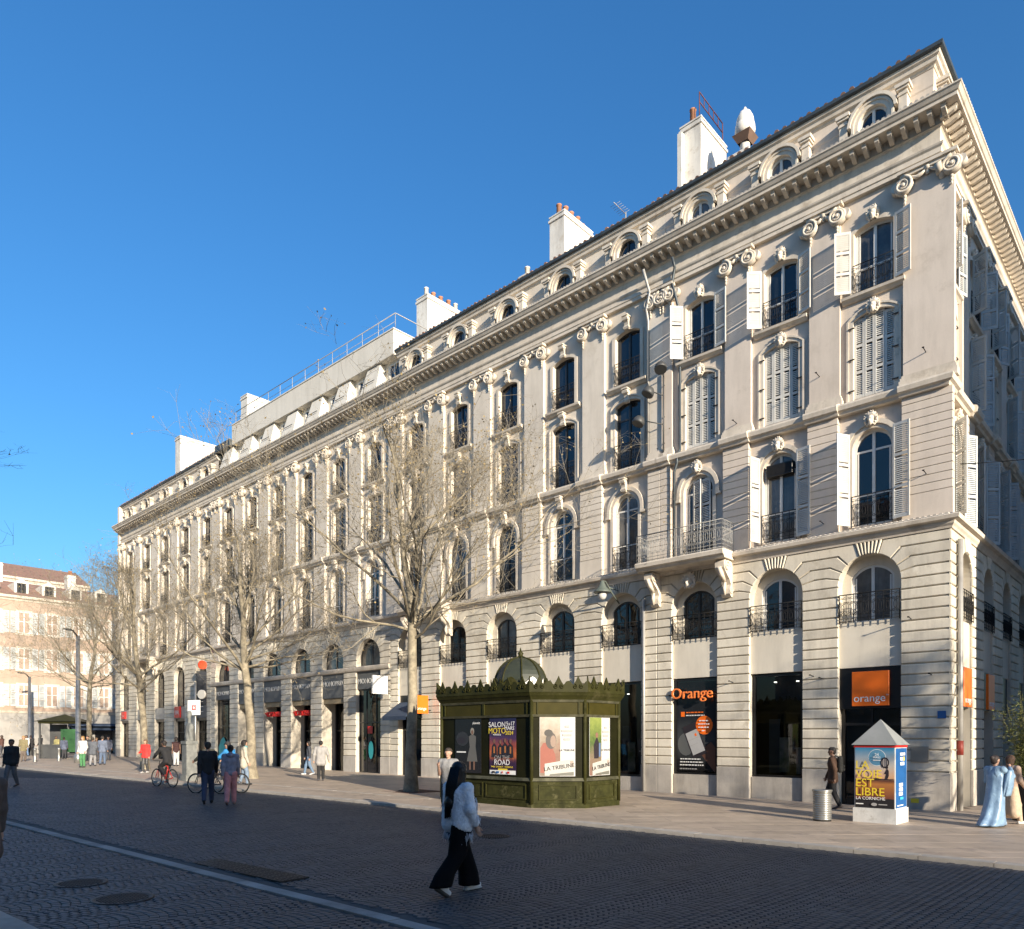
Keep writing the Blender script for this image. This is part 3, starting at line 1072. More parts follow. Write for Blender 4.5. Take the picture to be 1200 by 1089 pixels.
def rusticated(fr, xl, xr, niches, plinth=True, mat=None, z0=Z_PL, z1=Z_S0, nco=NCO, yb=0.05, reveal=0.34, arcs=True, zfoot=-0.5):
    """banded stone wall; niches = (centre, width, spring height, rise)"""
    mat = mat or STONE
    niches = sorted(niches)
    edges = [xl]
    for (c, w, zs, rise) in niches:
        edges += [c - w / 2, c + w / 2]
    edges.append(xr)
    piers = [(edges[i], edges[i + 1]) for i in range(0, len(edges), 2)]
    # backing wall
    mb = MB()
    cuts = [xl] + [(niches[i][0] + niches[i][1] / 2 + niches[i + 1][0] - niches[i + 1][1] / 2) / 2 for i in range(len(niches) - 1)] + [xr]
    for i, (c, w, zs, rise) in enumerate(niches):
        mb.arched_wall(cuts[i], cuts[i + 1], zfoot, z1 + 0.2, c, w + 0.012, zfoot, zs, rise + 0.006, yb, reveal, 16)
    fr.put('wall', mb.mesh('wall', STONE_BACK))
    ch = (z1 - z0) / nco
    g = 0.017
    if plinth:
        for (a, b) in piers:
            m = MB()
            m.bbox(0, b - a, 0, yb + 0.03, zfoot, z0 - g, 0.015)
            fr.put('plinth_block', m.mesh('plinth_block', PLINTH), a, -0.02, 0)
    for k in range(nco):
        za, zb = z0 + k * ch + g, z0 + (k + 1) * ch - g
        segs = []
        cur = [(xl, None)]
        # which niches are still open at this course
        blocks = []
        start = (xl, None)
        for (c, w, zs, rise) in niches:
            Rr = w / 2 if rise > 0.4 * w else None
            Re = (w / 2 + 0.42)
            if Rr is None:
                top = zs + rise
                if zb > top + 0.02 and za > top - 0.15:
                    continue
                blocks.append((start, (c - w / 2, None)))
                start = (c + w / 2, None)
                continue
            th_max = R(58)
            if za - zs >= Re * math.sin(th_max) - ch * 0.35:
                continue
            if zb <= zs + 0.02:
                blocks.append((start, (c - w / 2, None)))
                start = (c + w / 2, None)
            else:
                def side(sg):
                    ta = math.asin(max(0, min(1, (za - zs) / Re)))
                    tb = math.asin(max(0, min(1, (zb - zs) / Re)))
                    P = [(c + sg * Re * math.cos(ta), za)] if za > zs else [(c + sg * w / 2, za)]
                    if za <= zs:
                        P.append((c + sg * w / 2, zs))
                        ta = 0.0
                    nseg = 3
                    for q in range(nseg + 1):
                        t = ta + (tb - ta) * q / nseg
                        P.append((c + sg * (w / 2) * math.cos(t), zs + (w / 2) * math.sin(t)))
                    P.append((c + sg * Re * math.cos(tb), zb))
                    return P
                blocks.append((start, (None, side(-1))))
                start = (None, side(1))
        blocks.append((start, (xr, None)))
        for (s, e) in blocks:
            L = s[1] if s[1] else None
            Rr = e[1] if e[1] else None
            # long continuous courses are cut at bay centres
            if L is None and Rr is None:
                a, b = s[0], e[0]
                cut = [a] + [c for (c, w, zs, rise) in niches if a + 0.3 < c < b - 0.3 and False] + [b]
                nb = max(1, round((b - a) / 3.4)) if (b - a) > 4 else 1
                for q in range(nb):
                    xa, xb = a + (b - a) * q / nb, a + (b - a) * (q + 1) / nb
                    m = MB()
                    m.bbox(0, xb - xa, 0, yb + 0.012, 0, zb - za, 0.022)
                    fr.put('stone_course', m.mesh('stone_course', mat), xa, 0, za)
            else:
                P = []
                if Rr is None:
                    P += [(e[0], za), (e[0], zb)]
                else:
                    P += Rr
                if L is None:
                    P += [(s[0], zb), (s[0], za)]
                else:
                    P += L[::-1]
                Q = [P[0]]
                for p in P[1:]:
                    if math.hypot(p[0] - Q[-1][0], p[1] - Q[-1][1]) > 1e-4:
                        Q.append(p)
                m = MB()
                m.prism([(p[0] - Q[0][0], p[1] - za) for p in Q], 0, yb + 0.012, 0.018)
                fr.put('stone_course', m.mesh('stone_course', mat), Q[0][0], 0, za)
    # voussoirs over the arches
    if arcs:
        for (c, w, zs, rise) in niches:
            if rise <= 0.4 * w:
                continue
            Re = w / 2 + 0.42
            ks = [k for k in range(nco) if z0 + k * ch + g - zs < Re * math.sin(R(58)) - ch * 0.35]
            zl = z0 + (max(ks) + 1) * ch - g
            t0 = math.asin(min(0.98, (zl - zs) / Re))
            zt = zl + 2 * g
            knext = [k for k in range(nco) if z0 + k * ch + g > zl]
            # keep the wedge stones below the next full course
            nv = 7
            lim = None
            for k in knext:
                lim = z0 + k * ch
                break
            for q in range(nv):
                a0 = t0 + (PI - 2 * t0) * q / nv + 0.02
                a1 = t0 + (PI - 2 * t0) * (q + 1) / nv - 0.02
                P = []
                for s_ in range(4):
                    t = a0 + (a1 - a0) * s_ / 3
                    P.append((w / 2 * math.cos(t), w / 2 * math.sin(t)))
                for t in (a1, a0):
                    rr = Re + (0.10 if q % 2 == 0 else 0.22)
                    P.append((rr * math.cos(t), rr * math.sin(t)))
                m = MB()
                m.prism(P[::-1] if False else [P[0], P[5], P[4], P[3], P[2], P[1]], -0.03, yb + 0.01, 0.018)
                fr.put('voussoir', m.mesh('voussoir', mat), c, 0, zs)
    return piers

def banded_pier(fr, a, b, z0, z1, n, y, mat):
    h = (z1 - z0) / n
    w = b - a
    m = MB()
    m.bbox(0, w, 0, 0.20, 0.010, h - 0.010, 0.012)
    me = m.mesh('stone_course', mat)
    core = MB()
    core.box(a + 0.02, b - 0.02, y + 0.02, y + 0.22, z0 - 0.2, z1)
    fr.put('pier', core.mesh('pier', STONE_BACK))
    for k in range(n):
        fr.put('stone_course', me, a, y, z0 + k * h)
# ------------------------------------------------------------------ apartment buildings
def path_for(L, D=None):
    if D:
        return [lambda o: (-L, -o), lambda o: (o, -o), lambda o: (o, D)]
    return [lambda o: (-L, -o), lambda o: (-0.004, -o)]

def mould(root, name, prof, L, D, mat):
    m = MB()
    m.sweep(prof, path_for(L, D))
    return put(name, m.mesh(name, mat), root)

def upper_mouldings(root, L, D=None, mat=None):
    mat = mat or TRIM
    # string course above the entresol, with a small dentil roll on top
    mould(root, 'string_course', [(-0.30, Z_S0), (0.03, Z_S0), (0.05, Z_S0 + 0.06), (0.10, Z_S0 + 0.12), (0.12, Z_S0 + 0.2), (0.24, Z_S0 + 0.23),
                                  (0.27, Z_S0 + 0.33), (0.22, Z_S0 + 0.36), (-0.10, Z_S0 + 0.44), (-0.3, Z_S0 + 0.44)], L, D, mat)
    mould(root, 'cornice_band', [(-0.45, Z_C0), (-0.17, Z_C0), (-0.13, Z_C0 + 0.08), (-0.05, Z_C0 + 0.12), (-0.02, Z_C0 + 0.24), (-0.04, Z_C0 + 0.30),
                                 (-0.30, Z_C0 + 0.40), (-0.45, Z_C0 + 0.40)], L, D, mat)
    mould(root, 'architrave', [(-0.6, Z_ENT), (-0.36, Z_ENT), (-0.36, Z_ENT + 0.13), (-0.33, Z_ENT + 0.14), (-0.33, Z_ENT + 0.29), (-0.28, Z_ENT + 0.34),
                               (-0.26, Z_ENT + 0.39), (-0.35, Z_ENT + 0.40), (-0.6, Z_ENT + 0.40)], L, D, mat)
    mould(root, 'frieze', [(-0.6, Z_ENT + 0.395), (-0.37, Z_ENT + 0.395), (-0.37, Z_COR + 0.0), (-0.33, Z_COR + 0.04), (-0.28, Z_COR + 0.05),
                           (-0.6, Z_COR + 0.05)], L, D, mat)
    mould(root, 'cornice', [(-0.9, Z_COR + 0.045), (-0.30, Z_COR + 0.045), (-0.30, Z_COR + 0.31), (0.20, Z_COR + 0.32), (0.20, Z_COR + 0.42), (0.24, Z_COR + 0.44),
                            (0.30, Z_COR + 0.54), (0.33, Z_COR + 0.56), (0.33, Z_COR + 0.60), (-0.9, Z_COR + 0.66)], L, D, mat)
    # modillions
    n = int(L / 0.36)
    for i in range(n):
        put('modillion', MODILLION, root, (-L + (i + 0.5) * L / n, 0.30, Z_COR + 0.05))
    if D:
        n = int(D / 0.36)
        for i in range(n):
            put('modillion', MODILLION, root, (-0.30, (i + 0.5) * D / n, Z_COR + 0.05), PI / 2)
    # toothed tile edge lying on the cornice and on the string course
    m = MB()
    def teeth(z, out, pitch):
        nn = int(L / pitch)
        for i in range(nn):
            x = -L + (i + 0.5) * L / nn
            m.tube([(x, -out, z), (x, -out + 0.25, z + 0.035)], pitch * 0.42, 6)
        if D:
            nn = int(D / pitch)
            for i in range(nn):
                y = (i + 0.5) * D / nn
                m.tube([(out, y, z), (out - 0.25, y, z + 0.035)], pitch * 0.42, 6)
    teeth(Z_COR + 0.60, 0.32, 0.15)
    teeth(Z_S0 + 0.37, 0.20, 0.15)
    kind(m.build('edge_tiles', ROOFTILE if False else PLINTH, root), 'stuff')

def attic_classic(root, fr_list, L, D, bays_by_frame, wall_mat):
    mould(root, 'attic_wall', [(-0.62, Z_TOP - 0.1), (-0.62, Z_TOP + 0.95), (-0.60, Z_TOP + 1.0), (-0.60, Z_ATT - 0.36)], L, D, wall_mat)
    mould(root, 'attic_cornice', [(-0.9, Z_ATT - 0.365), (-0.58, Z_ATT - 0.365), (-0.55, Z_ATT - 0.30), (-0.48, Z_ATT - 0.27), (-0.46, Z_ATT - 0.16), (-0.40, Z_ATT - 0.12),
                                  (-0.38, Z_ATT - 0.04), (-0.9, Z_ATT - 0.04)], L, D, TRIM)
    mould(root, 'gutter', [(-0.7, Z_ATT - 0.035), (-0.34, Z_ATT - 0.035), (-0.29, Z_ATT + 0.0), (-0.28, Z_ATT + 0.10), (-0.31, Z_ATT + 0.11), (-0.7, Z_ATT + 0.11)], L, D, ZINC)
    # roof and its tile ends
    m = MB()
    yb = 8.0
    if D:
        m.add([(-L, 0.40, Z_ATT + 0.10), (-0.40, 0.40, Z_ATT + 0.10), (-6.0, 6.0, Z_ATT + 2.0), (-L, 6.0, Z_ATT + 2.0), (-0.40, D, Z_ATT + 0.10), (-6.0, D, Z_ATT + 2.0)],
              [(0, 1, 2, 3), (1, 4, 5, 2)])
    else:
        m.add([(-L, 0.40, Z_ATT + 0.10), (-0.004, 0.40, Z_ATT + 0.10), (-0.004, yb, Z_ATT + 2.3), (-L, yb, Z_ATT + 2.3)], [(0, 1, 2, 3)])
    roof = m.build('roof', ROOFTILE, root)
    m = MB()
    nn = int(L / 0.27)
    for i in range(nn):
        x = -L + (i + 0.5) * L / nn
        if D and x > -0.75:
            continue
        z = Z_ATT + 0.10 + rng.uniform(-0.01, 0.02)
        m.tube([(x, 0.36 + rng.uniform(-0.05, 0.03), z + 0.02), (x, 0.9, z + 0.2)], 0.085, 7)
    if D:
        nn = int(D / 0.27)
        for i in range(nn):
            y = (i + 0.5) * D / nn
            if y < 0.8:
                continue
            m.tube([(-0.38 + rng.uniform(-0.03, 0.03), y, Z_ATT + 0.12), (-0.9, y, Z_ATT + 0.3)], 0.085, 7)
    kind(put('tile_ends', m.mesh('tile_ends', ROOFTILE), roof), 'stuff')
    # arched dormers
    key = wall_mat.name
    mb = MB()
    w, zs = 0.88, 0.72
    band(mb, outline(w, -0.1, zs, w / 2, 0.0, 14), outline(w, -0.1, zs, w / 2, 0.12, 14), 0.36, 0.92)
    band(mb, outline(w, -0.1, zs, w / 2, 0.121, 14), outline(w, -0.1, zs, w / 2, 0.19, 14), 0.32, 0.70)
    band(mb, [(p[0], p[1]) for p in arc_pts(0, w + 0.42, zs + 0.04, w / 2 + 0.17, 14)], [(p[0], p[1]) for p in arc_pts(0, w + 0.60, zs + 0.04, w / 2 + 0.26, 14)], 0.26, 0.75)
    for s in (-1, 1):
        a, b = sorted((s * 0.76, s * 1.00))
        mb.box(a, b, 0.34, 0.70, -0.1, 1.12)
        mb.box(a - 0.05, b + 0.05, 0.28, 0.70, 1.125, 1.19)
        mb.box(a - 0.09, b + 0.09, 0.24, 0.70, 1.195, 1.30)
        mb.box(a - 0.03, b + 0.03, 0.31, 0.70, 0.96, 1.01)
        mb.box(a - 0.04, b + 0.04, 0.30, 0.70, -0.1, 0.08)
        c, d = sorted((s * 1.16, s * 1.62))
        # sloping shoulder
    dm = mb.mesh('dormer', TRIM)
    for fr, bays, railm in bays_by_frame:
        for b in bays:
            o = fr.put('dormer', dm, b, 0, Z_TOP)
            wn = window(fr, 0, 0.50, -0.05, 0.88, 1.21, 0.44, (), WFRAME if railm else DFRAME, None, True, o)
            put('railing', rail_mesh(0.9, 0.36, IRON_GREY), o, (0, 0.22, 0.0))

def attic_modern(root, L):
    m = MB()
    m.box(-L, -0.004, 0.95, 5.0, Z_TOP - 0.1, Z_TOP + 1.95)
    put('attic_wall', m.mesh('attic_wall', CREAM), root)
    m = MB()
    m.box(-L + 2.2, -0.35, 0.50, 5.2, Z_TOP + 1.95, Z_TOP + 3.3)
    m.box(-L + 2.2, -0.30, 0.46, 5.25, Z_TOP + 3.3, Z_TOP + 3.36)
    put('parapet_band', m.mesh('parapet_band', CREAM), root)
    n = 7
    pm = MB()
    # slanted wedge piers between the attic windows
    pm.add([(-0.85, 0.10, 0), (0.75, 0.10, 0), (0.55, 0.62, 1.9), (-0.60, 0.62, 1.9), (-0.85, 0.96, 0), (0.75, 0.96, 0), (0.55, 0.96, 1.9), (-0.60, 0.96, 1.9)],
           [(0, 1, 2, 3), (1, 5, 6, 2), (5, 4, 7, 6), (4, 0, 3, 7), (3, 2, 6, 7)])
    pmesh = pm.mesh('slanted_pier', CREAM)
    bar = MB()
    bar.tube([(-0.5, 0.28, 0.95), (0.45, 0.28, 0.95)], 0.02, 6)
    barm = bar.mesh('wall_bar', IRON)
    fr = Frame(root)
    pit = (L - 1.0) / n
    for i in range(n):
        x = -0.8 - pit * (i + 0.5)
        o = fr.put('slanted_pier', pmesh, x, 0, Z_TOP)
        put('wall_bar', barm, o)
        window(fr, x + pit / 2 + 0.06, 0.90, Z_TOP + 0.15, 1.05, 1.6, 0.0, (), WFRAME, None, True)
    m = MB()
    zt = Z_TOP + 3.36
    m.tube([(-L + 2.3, 0.75, zt + 0.95), (-0.5, 0.75, zt + 0.95)], 0.025, 6)
    m.tube([(-L + 2.3, 0.75, zt + 0.5), (-0.5, 0.75, zt + 0.5)], 0.014, 5)
    m.tube([(-0.5, 0.75, zt + 0.95), (-0.5, 4.5, zt + 0.95)], 0.025, 6)
    for i in range(13):
        x = -0.5 - (L - 2.8) * i / 12
        m.tube([(x, 0.75, zt), (x, 0.75, zt + 0.95)], 0.018, 5)
    put('roof_railing', m.mesh('roof_railing', PIPE), root)
    m = MB()
    m.box(-L, -L + 2.2, 0.3, 4.0, Z_TOP + 1.9, Z_TOP + 2.35)
    put('roof', m.mesh('roof', ZINC), root)

def chimney(root, x, y, w, d, z0, z1, pots, axis='y', pot_h=0.55, shoulder=True):
    m = MB()
    m.box(x - w / 2, x + w / 2, y, y + d, z0, z1)
    m.box(x - w / 2 - 0.05, x + w / 2 + 0.05, y - 0.05, y + d + 0.05, z1 - 0.22, z1 - 0.12)
    m.box(x - w / 2 - 0.03, x + w / 2 + 0.03, y - 0.03, y + d + 0.03, z1 + 0.0, z1 + 0.06)
    c = put('chimney', m.mesh('chimney', WHITEWALL), root)
    for i in range(pots):
        t = (i + 0.5) / pots
        h = pot_h * rng.uniform(0.8, 1.25)
        p = MB()
        p.lathe([(0.13, 0), (0.12, h * 0.9), (0.145, h * 0.92), (0.14, h), (0.09, h)], 10)
        put('chimney_pot', p.mesh('chimney_pot', TERRA if rng.random() < 0.75 else WHITEWALL), c, (x + (rng.uniform(-0.05, 0.05)), y + t * d, z1 + 0.05))
    return c

def pilaster(fr, x, w, mat, cap=True):
    m = MB()
    y = 0.37
    m.box(x - w / 2, x + w / 2, y, y + 0.2, Z_C1 - 0.1, Z_ENT + 0.02)
    o = fr.put('pilaster', m.mesh('pilaster', mat))
    m = MB()
    m.box(x - w / 2 - 0.10, x + w / 2 + 0.10, y - 0.10, y + 0.19, Z_C1 - 0.1, Z_C1 + 0.13)
    m.box(x - w / 2 - 0.07, x + w / 2 + 0.07, y - 0.07, y + 0.18, Z_C1 + 0.13, Z_C1 + 0.22)
    m.box(x - w / 2 - 0.035, x + w / 2 + 0.035, y - 0.035, y + 0.17, Z_C1 + 0.22, Z_C1 + 0.30)
    put('pilaster_base', m.mesh('pilaster_base', TRIM), o)
    put('capital', capital_mesh(w, TRIM), o, (x, y, Z_CAP))
    return o

def upper_bay(fr, b, x0, x1, style, bay_id, side=False):
    """first, second and third floor of one bay between piers at x0 and x1 (wall recessed between them)"""
    r = random.Random(bay_id * 13 + (7 if side else 0))
    wmat = PLASTER if style == 'A' else PLASTER_B
    fm = WFRAME if style == 'A' else DFRAME
    ow = 1.18
    m = MB()
    m.arched_wall(x0, x1, Z_S1 - 0.1, Z_C0 + 0.05, b, ow, 8.74, 11.15, ow / 2, 0.36, 0.26, 14)
    m.arched_wall(x0, x1, Z_C1 - 0.45, 15.95, b, ow + 0.04, 12.86, 15.36, 0.16, 0.50, 0.22, 10)
    m.arched_wall(x0, x1, 15.95, Z_ENT + 0.05, b, ow, 16.16, 18.14, 0.16, 0.50, 0.24, 10)
    fr.put('bay_wall', m.mesh('bay_wall', wmat))
    # first floor: archivolt and keystone
    m = MB()
    band(m, outline(ow, 8.74, 11.15, ow / 2, 0.002, 14), outline(ow, 8.74, 11.15, ow / 2, 0.13, 14), 0.30, 0.40)
    band(m, outline(ow, 10.95, 11.15, ow / 2, 0.132, 14), outline(ow, 10.95, 11.15, ow / 2, 0.27, 14), 0.25, 0.37)
    for s in (-1, 1):
        a, c = sorted((s * (ow / 2 + 0.132), s * (ow / 2 + 0.34)))
        m.box(a, c, 0.24, 0.37, 10.86, 10.945)
    fr.put('archivolt', m.mesh('archivolt', TRIM), b, 0, 0)
    fr.put('keystone', HEAD_KEY if style == 'A' else SCROLL_KEY, b, 0.26, 11.78)
    first_white = style == 'A' or bay_id in (0, 1)
    window(fr, b, 0.50, 8.76, ow, 11.15 + ow / 2 - 8.76, ow / 2, (0.98, 2.36), WFRAME if first_white else DFRAME)
    fr.put('railing', rail_mesh(ow + 0.02, 0.98, IRON), b, 0.30, 8.72)
    # second floor surround
    m = MB()
    w2 = ow + 0.04
    band(m, outline(w2, 12.80, 15.36, 0.16, 0.002, 10), outline(w2, 12.80, 15.36, 0.16, 0.13, 10), 0.455, 0.52)
    band(m, outline(w2, 12.80, 15.36, 0.16, 0.134, 10), outline(w2, 12.80, 15.36, 0.16, 0.20, 10), 0.425, 0.51)
    fr.put('window_surround', m.mesh('window_surround', TRIM), b, 0, 0)
    fr.put('keystone', HEAD_KEY if style == 'A' else SCROLL_KEY, b, 0.46, 15.40)
    # third floor surround, sill on brackets
    m = MB()
    band(m, outline(ow, 16.10, 18.14, 0.16, 0.002, 10), outline(ow, 16.10, 18.14, 0.16, 0.15, 10), 0.44, 0.52)
    fr.put('window_surround', m.mesh('window_surround', TRIM), b, 0, 0)
    m = MB()
    m.sweep([(-0.52, 15.96), (-0.42, 15.96), (-0.36, 16.02), (-0.30, 16.05), (-0.28, 16.13), (-0.32, 16.15), (-0.52, 16.15)],
            [lambda o: (-0.93, -o), lambda o: (0.93, -o)])
    fr.put('sill', m.mesh('sill', TRIM), b, 0, 0)
    fr.put('keystone', HEAD_KEY if style == 'A' else SCROLL_KEY, b, 0.46, 18.30)
    fr.put('railing', rail_mesh(ow + 0.02, 0.92, IRON), b, 0.40, 16.16)
    window(fr, b, 0.64, 16.18, ow, 18.30 - 16.18, 0.16, (0.82,), fm)
    sm = SHUT_BLUE if side else SHUT
    hw = 0.305
    closed2 = style == 'A' and (not side or r.random() < 0.6)
    window(fr, b, 0.64, 12.88, w2, 15.52 - 12.88, 0.16, (1.95,), fm)
    if closed2:
        for i in range(4):
            x = b - w2 / 2 + i * w2 / 4
            shutter(fr, x + 0.004, 0.56, 12.90, w2 / 4 - 0.008, 2.50 + (0.10 if i in (1, 2) else 0.02), 0.0, sm)
        m = MB()
        for s in (-1, 1):
            for z in (13.1, 14.1, 15.1):
                m.box(s * (w2 / 2 + 0.04) - 0.09, s * (w2 / 2 + 0.04) + 0.09, 0.405, 0.424, z, z + 0.04)
        fr.put('shutter_hinges', m.mesh('shutter_hinges', IRON), b, 0, 0)
    else:
        fr.put('railing', rail_mesh(ow + 0.04, 0.92, IRON), b, 0.40, 12.86)
    def open_pair(z, h, y, al, ar):
        # rot: 0 = leaf lies along the wall towards +x from its hinge
        shutter(fr, b - ow / 2 - 0.05, y, z, 0.50, h, R(180 + al), sm)
        shutter(fr, b + ow / 2 + 0.05, y, z, 0.50, h, R(-ar), sm)
    if style == 'A' and not side:
        if bay_id == 0:
            open_pair(16.2, 1.98, 0.34, 30, 14)
            open_pair(8.75, 2.9, 0.18, 62, 10)
        elif bay_id == 1:
            open_pair(16.2, 1.98, 0.34, 40, 22)
            open_pair(8.75, 2.9, 0.18, 76, 12)
        else:
            open_pair(16.2, 1.98, 0.34, 48, 12)
            shutter(fr, b - 0.28, 0.44, 8.8, 0.42, 2.75, R(-22), sm)
            shutter(fr, b + 0.08, 0.40, 8.8, 0.42, 2.75, R(-10), sm)
    elif style == 'A':
        if r.random() < 0.8:
            open_pair(16.2, 1.98, 0.36, r.uniform(10, 80), r.uniform(10, 80))
        open_pair(8.75, 2.9, 0.20, r.uniform(15, 80), r.uniform(15, 60))
        if not closed2:
            open_pair(12.9, 2.5, 0.42, r.uniform(15, 80), r.uniform(15, 60))

def entresol_infill(fr, b, nw, style, bay_id, side=False, z0=4.26, z1=5.68, zs=6.85, rise=None):
    """panel under the entresol window, back wall of the arched niche, window and railing"""
    m = MB()
    m.box(-nw / 2 - 0.002, nw / 2 + 0.002, 0.11, 0.40, z0, z1)
    fr.put('wall_panel', m.mesh('wall_panel', PANEL), b, 0, 0)
    m = MB()
    ow = 1.26
    m.arched_wall(-nw / 2 - 0.05, nw / 2 + 0.05, z1 - 0.05, zs + nw / 2 + 0.1, 0.0, ow, z1 + 0.005, 7.12, 0.36, 0.385, 0.12, 12)
    fr.put('niche_wall', m.mesh('niche_wall', PANEL), b, 0, 0)
    fm = WFRAME if (style == 'A' and bay_id in (0, 1)) else DFRAME
    window(fr, b, 0.43, z1 + 0.01, ow, 7.48 - z1 - 0.01, 0.36, (0.55,) if fm is DFRAME else (), fm)
    fr.put('railing', rail_mesh(nw - 0.06, 0.90, IRON, 0.06), b, -0.02, z1 - 0.02)

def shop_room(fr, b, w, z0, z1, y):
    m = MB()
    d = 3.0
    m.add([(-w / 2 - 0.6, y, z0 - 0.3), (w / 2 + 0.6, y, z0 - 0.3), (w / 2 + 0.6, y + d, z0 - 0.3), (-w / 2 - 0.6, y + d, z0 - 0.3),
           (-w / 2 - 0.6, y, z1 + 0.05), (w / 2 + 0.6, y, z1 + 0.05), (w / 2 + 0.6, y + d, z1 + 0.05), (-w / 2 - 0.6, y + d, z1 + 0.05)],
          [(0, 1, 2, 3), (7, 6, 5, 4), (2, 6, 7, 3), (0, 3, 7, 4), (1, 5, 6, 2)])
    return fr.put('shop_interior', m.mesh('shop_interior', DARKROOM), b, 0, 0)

def shop_window(fr, b, w, z0, z1, y=0.16, mull=(), transom=(), clear=True, base=True, nw=None):
    f = 0.07
    m = MB()
    m.box(-w / 2, -w / 2 + f, y, y + 0.12, z0, z1)
    m.box(w / 2 - f, w / 2, y, y + 0.12, z0, z1)
    m.box(-w / 2 + f, w / 2 - f, y + 0.002, y + 0.118, z0, z0 + f)
    m.box(-w / 2 + f, w / 2 - f, y + 0.002, y + 0.118, z1 - f, z1)
    for x in mull:
        m.box(x - 0.025, x + 0.025, y + 0.01, y + 0.10, z0 + f, z1 - f)
    for z in transom:
        m.box(-w / 2 + f, w / 2 - f, y + 0.005, y + 0.11, z - 0.03, z + 0.03)
    o = fr.put('shop_window', m.mesh('shop_window', BLACKP), b, 0, 0)
    p = MB()
    p.add([(-w / 2 + f, y + 0.05, z0 + f), (w / 2 - f, y + 0.05, z0 + f), (w / 2 - f, y + 0.05, z1 - f), (-w / 2 + f, y + 0.05, z1 - f)], [(0, 1, 2, 3)])
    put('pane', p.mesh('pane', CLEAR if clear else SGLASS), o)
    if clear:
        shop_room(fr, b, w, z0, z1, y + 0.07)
    if base and z0 > 0.2:
        m = MB()
        m.box(-w / 2 - 0.03, w / 2 + 0.03, 0.10, 0.40, -0.5, z0 - 0.004)
        fr.put('stall_riser', m.mesh('stall_riser', PLINTH), b, 0, 0)
    return o

def floor_soffit(root, L, D=None):
    """plain backing inside the building so that no light passes through"""
    m = MB()
    x1 = -1.2 if D else -0.05
    m.box(-L + 0.05, x1, 1.6, (D - 1.0) if D else 9.0, -0.5, Z_ATT)
    return put('core_wall', m.mesh('core_wall', DARKROOM), root)

# =================== building A: corner house
A_W, A_D = 9.85, 15.2
bldA = empty('apartment_building', W(0, 0, 0), ANG)
tag(bldA, 'corner apartment house with white louvred shutters above the orange phone shop', 'building', 'stone apartment houses along the street')
frA = Frame(bldA)
frS = Frame(bldA, 0.004, 0.004, True)
A_B = [-2.26, -5.24, -8.30]
S_B = [1.95, 5.05, 8.15, 11.25, 14.0][:4]
NW = 1.83
rusticated(frA, -A_W, 0.0, [(b, NW, 6.845, NW / 2) for b in A_B])
rusticated(frS, 0.0, A_D, [(b, 1.55, 6.985, 1.55 / 2) for b in S_B] )
upper_mouldings(bldA, A_W, A_D)
floor_soffit(bldA, A_W, A_D)
def cornice_break(fr, a, b, xr, style, side):
    """the floor cornice steps forward over each pier"""
    prof = [(-0.30, Z_C0 - 0.004), (-0.085, Z_C0 - 0.004), (-0.045, Z_C0 + 0.078), (0.035, Z_C0 + 0.118), (0.065, Z_C0 + 0.245), (0.045, Z_C0 + 0.305), (-0.20, Z_C0 + 0.405), (-0.30, Z_C0 + 0.405)]
    corner = style == 'A' and not side and b > -0.01
    if style == 'A' and side and a < 0.6:
        return
    e = 0.05
    m = MB()
    if corner:
        m.sweep(prof, [lambda o: (a - e, -o), lambda o: (o, -o), lambda o: (o, 1.02)])
    else:
        m.sweep(prof, [lambda o: (max(a - e, a if side else -1e9), -o), lambda o: (b + (e if b < xr - 0.01 else 0), -o)])
    fr.put('cornice_break', m.mesh('cornice_break', TRIM))

def upper_order(fr, xl, xr, bays, style, pw, endl, endr, side=False):
    """piers and pilasters between the bays; endl/endr = widths of the end piers (0 = none)"""
    bays = sorted(bays)
    mat = STONE if False else (PLASTER if style == 'A' else PLASTER_B)
    cs = []
    if endl:
        cs.append((xl, xl + endl))
    for p, q in zip(bays, bays[1:]):
        c = (p + q) / 2
        cs.append((c - pw / 2, c + pw / 2))
    if endr:
        cs.append((xr - endr, xr))
    for (a, b) in cs:
        m = MB()
        m.box(a, b, 0.20, 0.42, Z_S1 - 0.1, 9.36)
        fr.put('pier_base', m.mesh('pier_base', mat))
        banded_pier(fr, a, b, 9.365, Z_C0 + 0.01, 12, 0.20, mat)
        cornice_break(fr, a, b, xr, style, side)
        pilaster(fr, (a + b) / 2, b - a - (0.0 if True else 0), mat)
    for i, b in enumerate(bays):
        left = [c for c in cs if c[1] <= b]
        right = [c for c in cs if c[0] >= b]
        x0 = left[-1][1] - 0.05 if left else xl
        x1 = right[0][0] + 0.05 if right else xr
        k = (len(bays) - 1 - i) if not side else i
        upper_bay(fr, b, x0, x1, style, k, side)
upper_order(frA, -A_W, 0.0, A_B, 'A', 0.98, 0.42, 1.38)
# side street: setbacks are measured from the side plane
upper_order(frS, 0.42, A_D, S_B, 'A', 0.92, 0.55, 0.9, True)
for i, b in enumerate(A_B):
    entresol_infill(frA, b, NW, 'A', i)
for i, b in enumerate(S_B):
    entresol_infill(frS, b, 1.55, 'A', 5, True)
attic_classic(bldA, None, A_W, A_D, [(frA, A_B, True), (frS, S_B, True)], PLASTER)

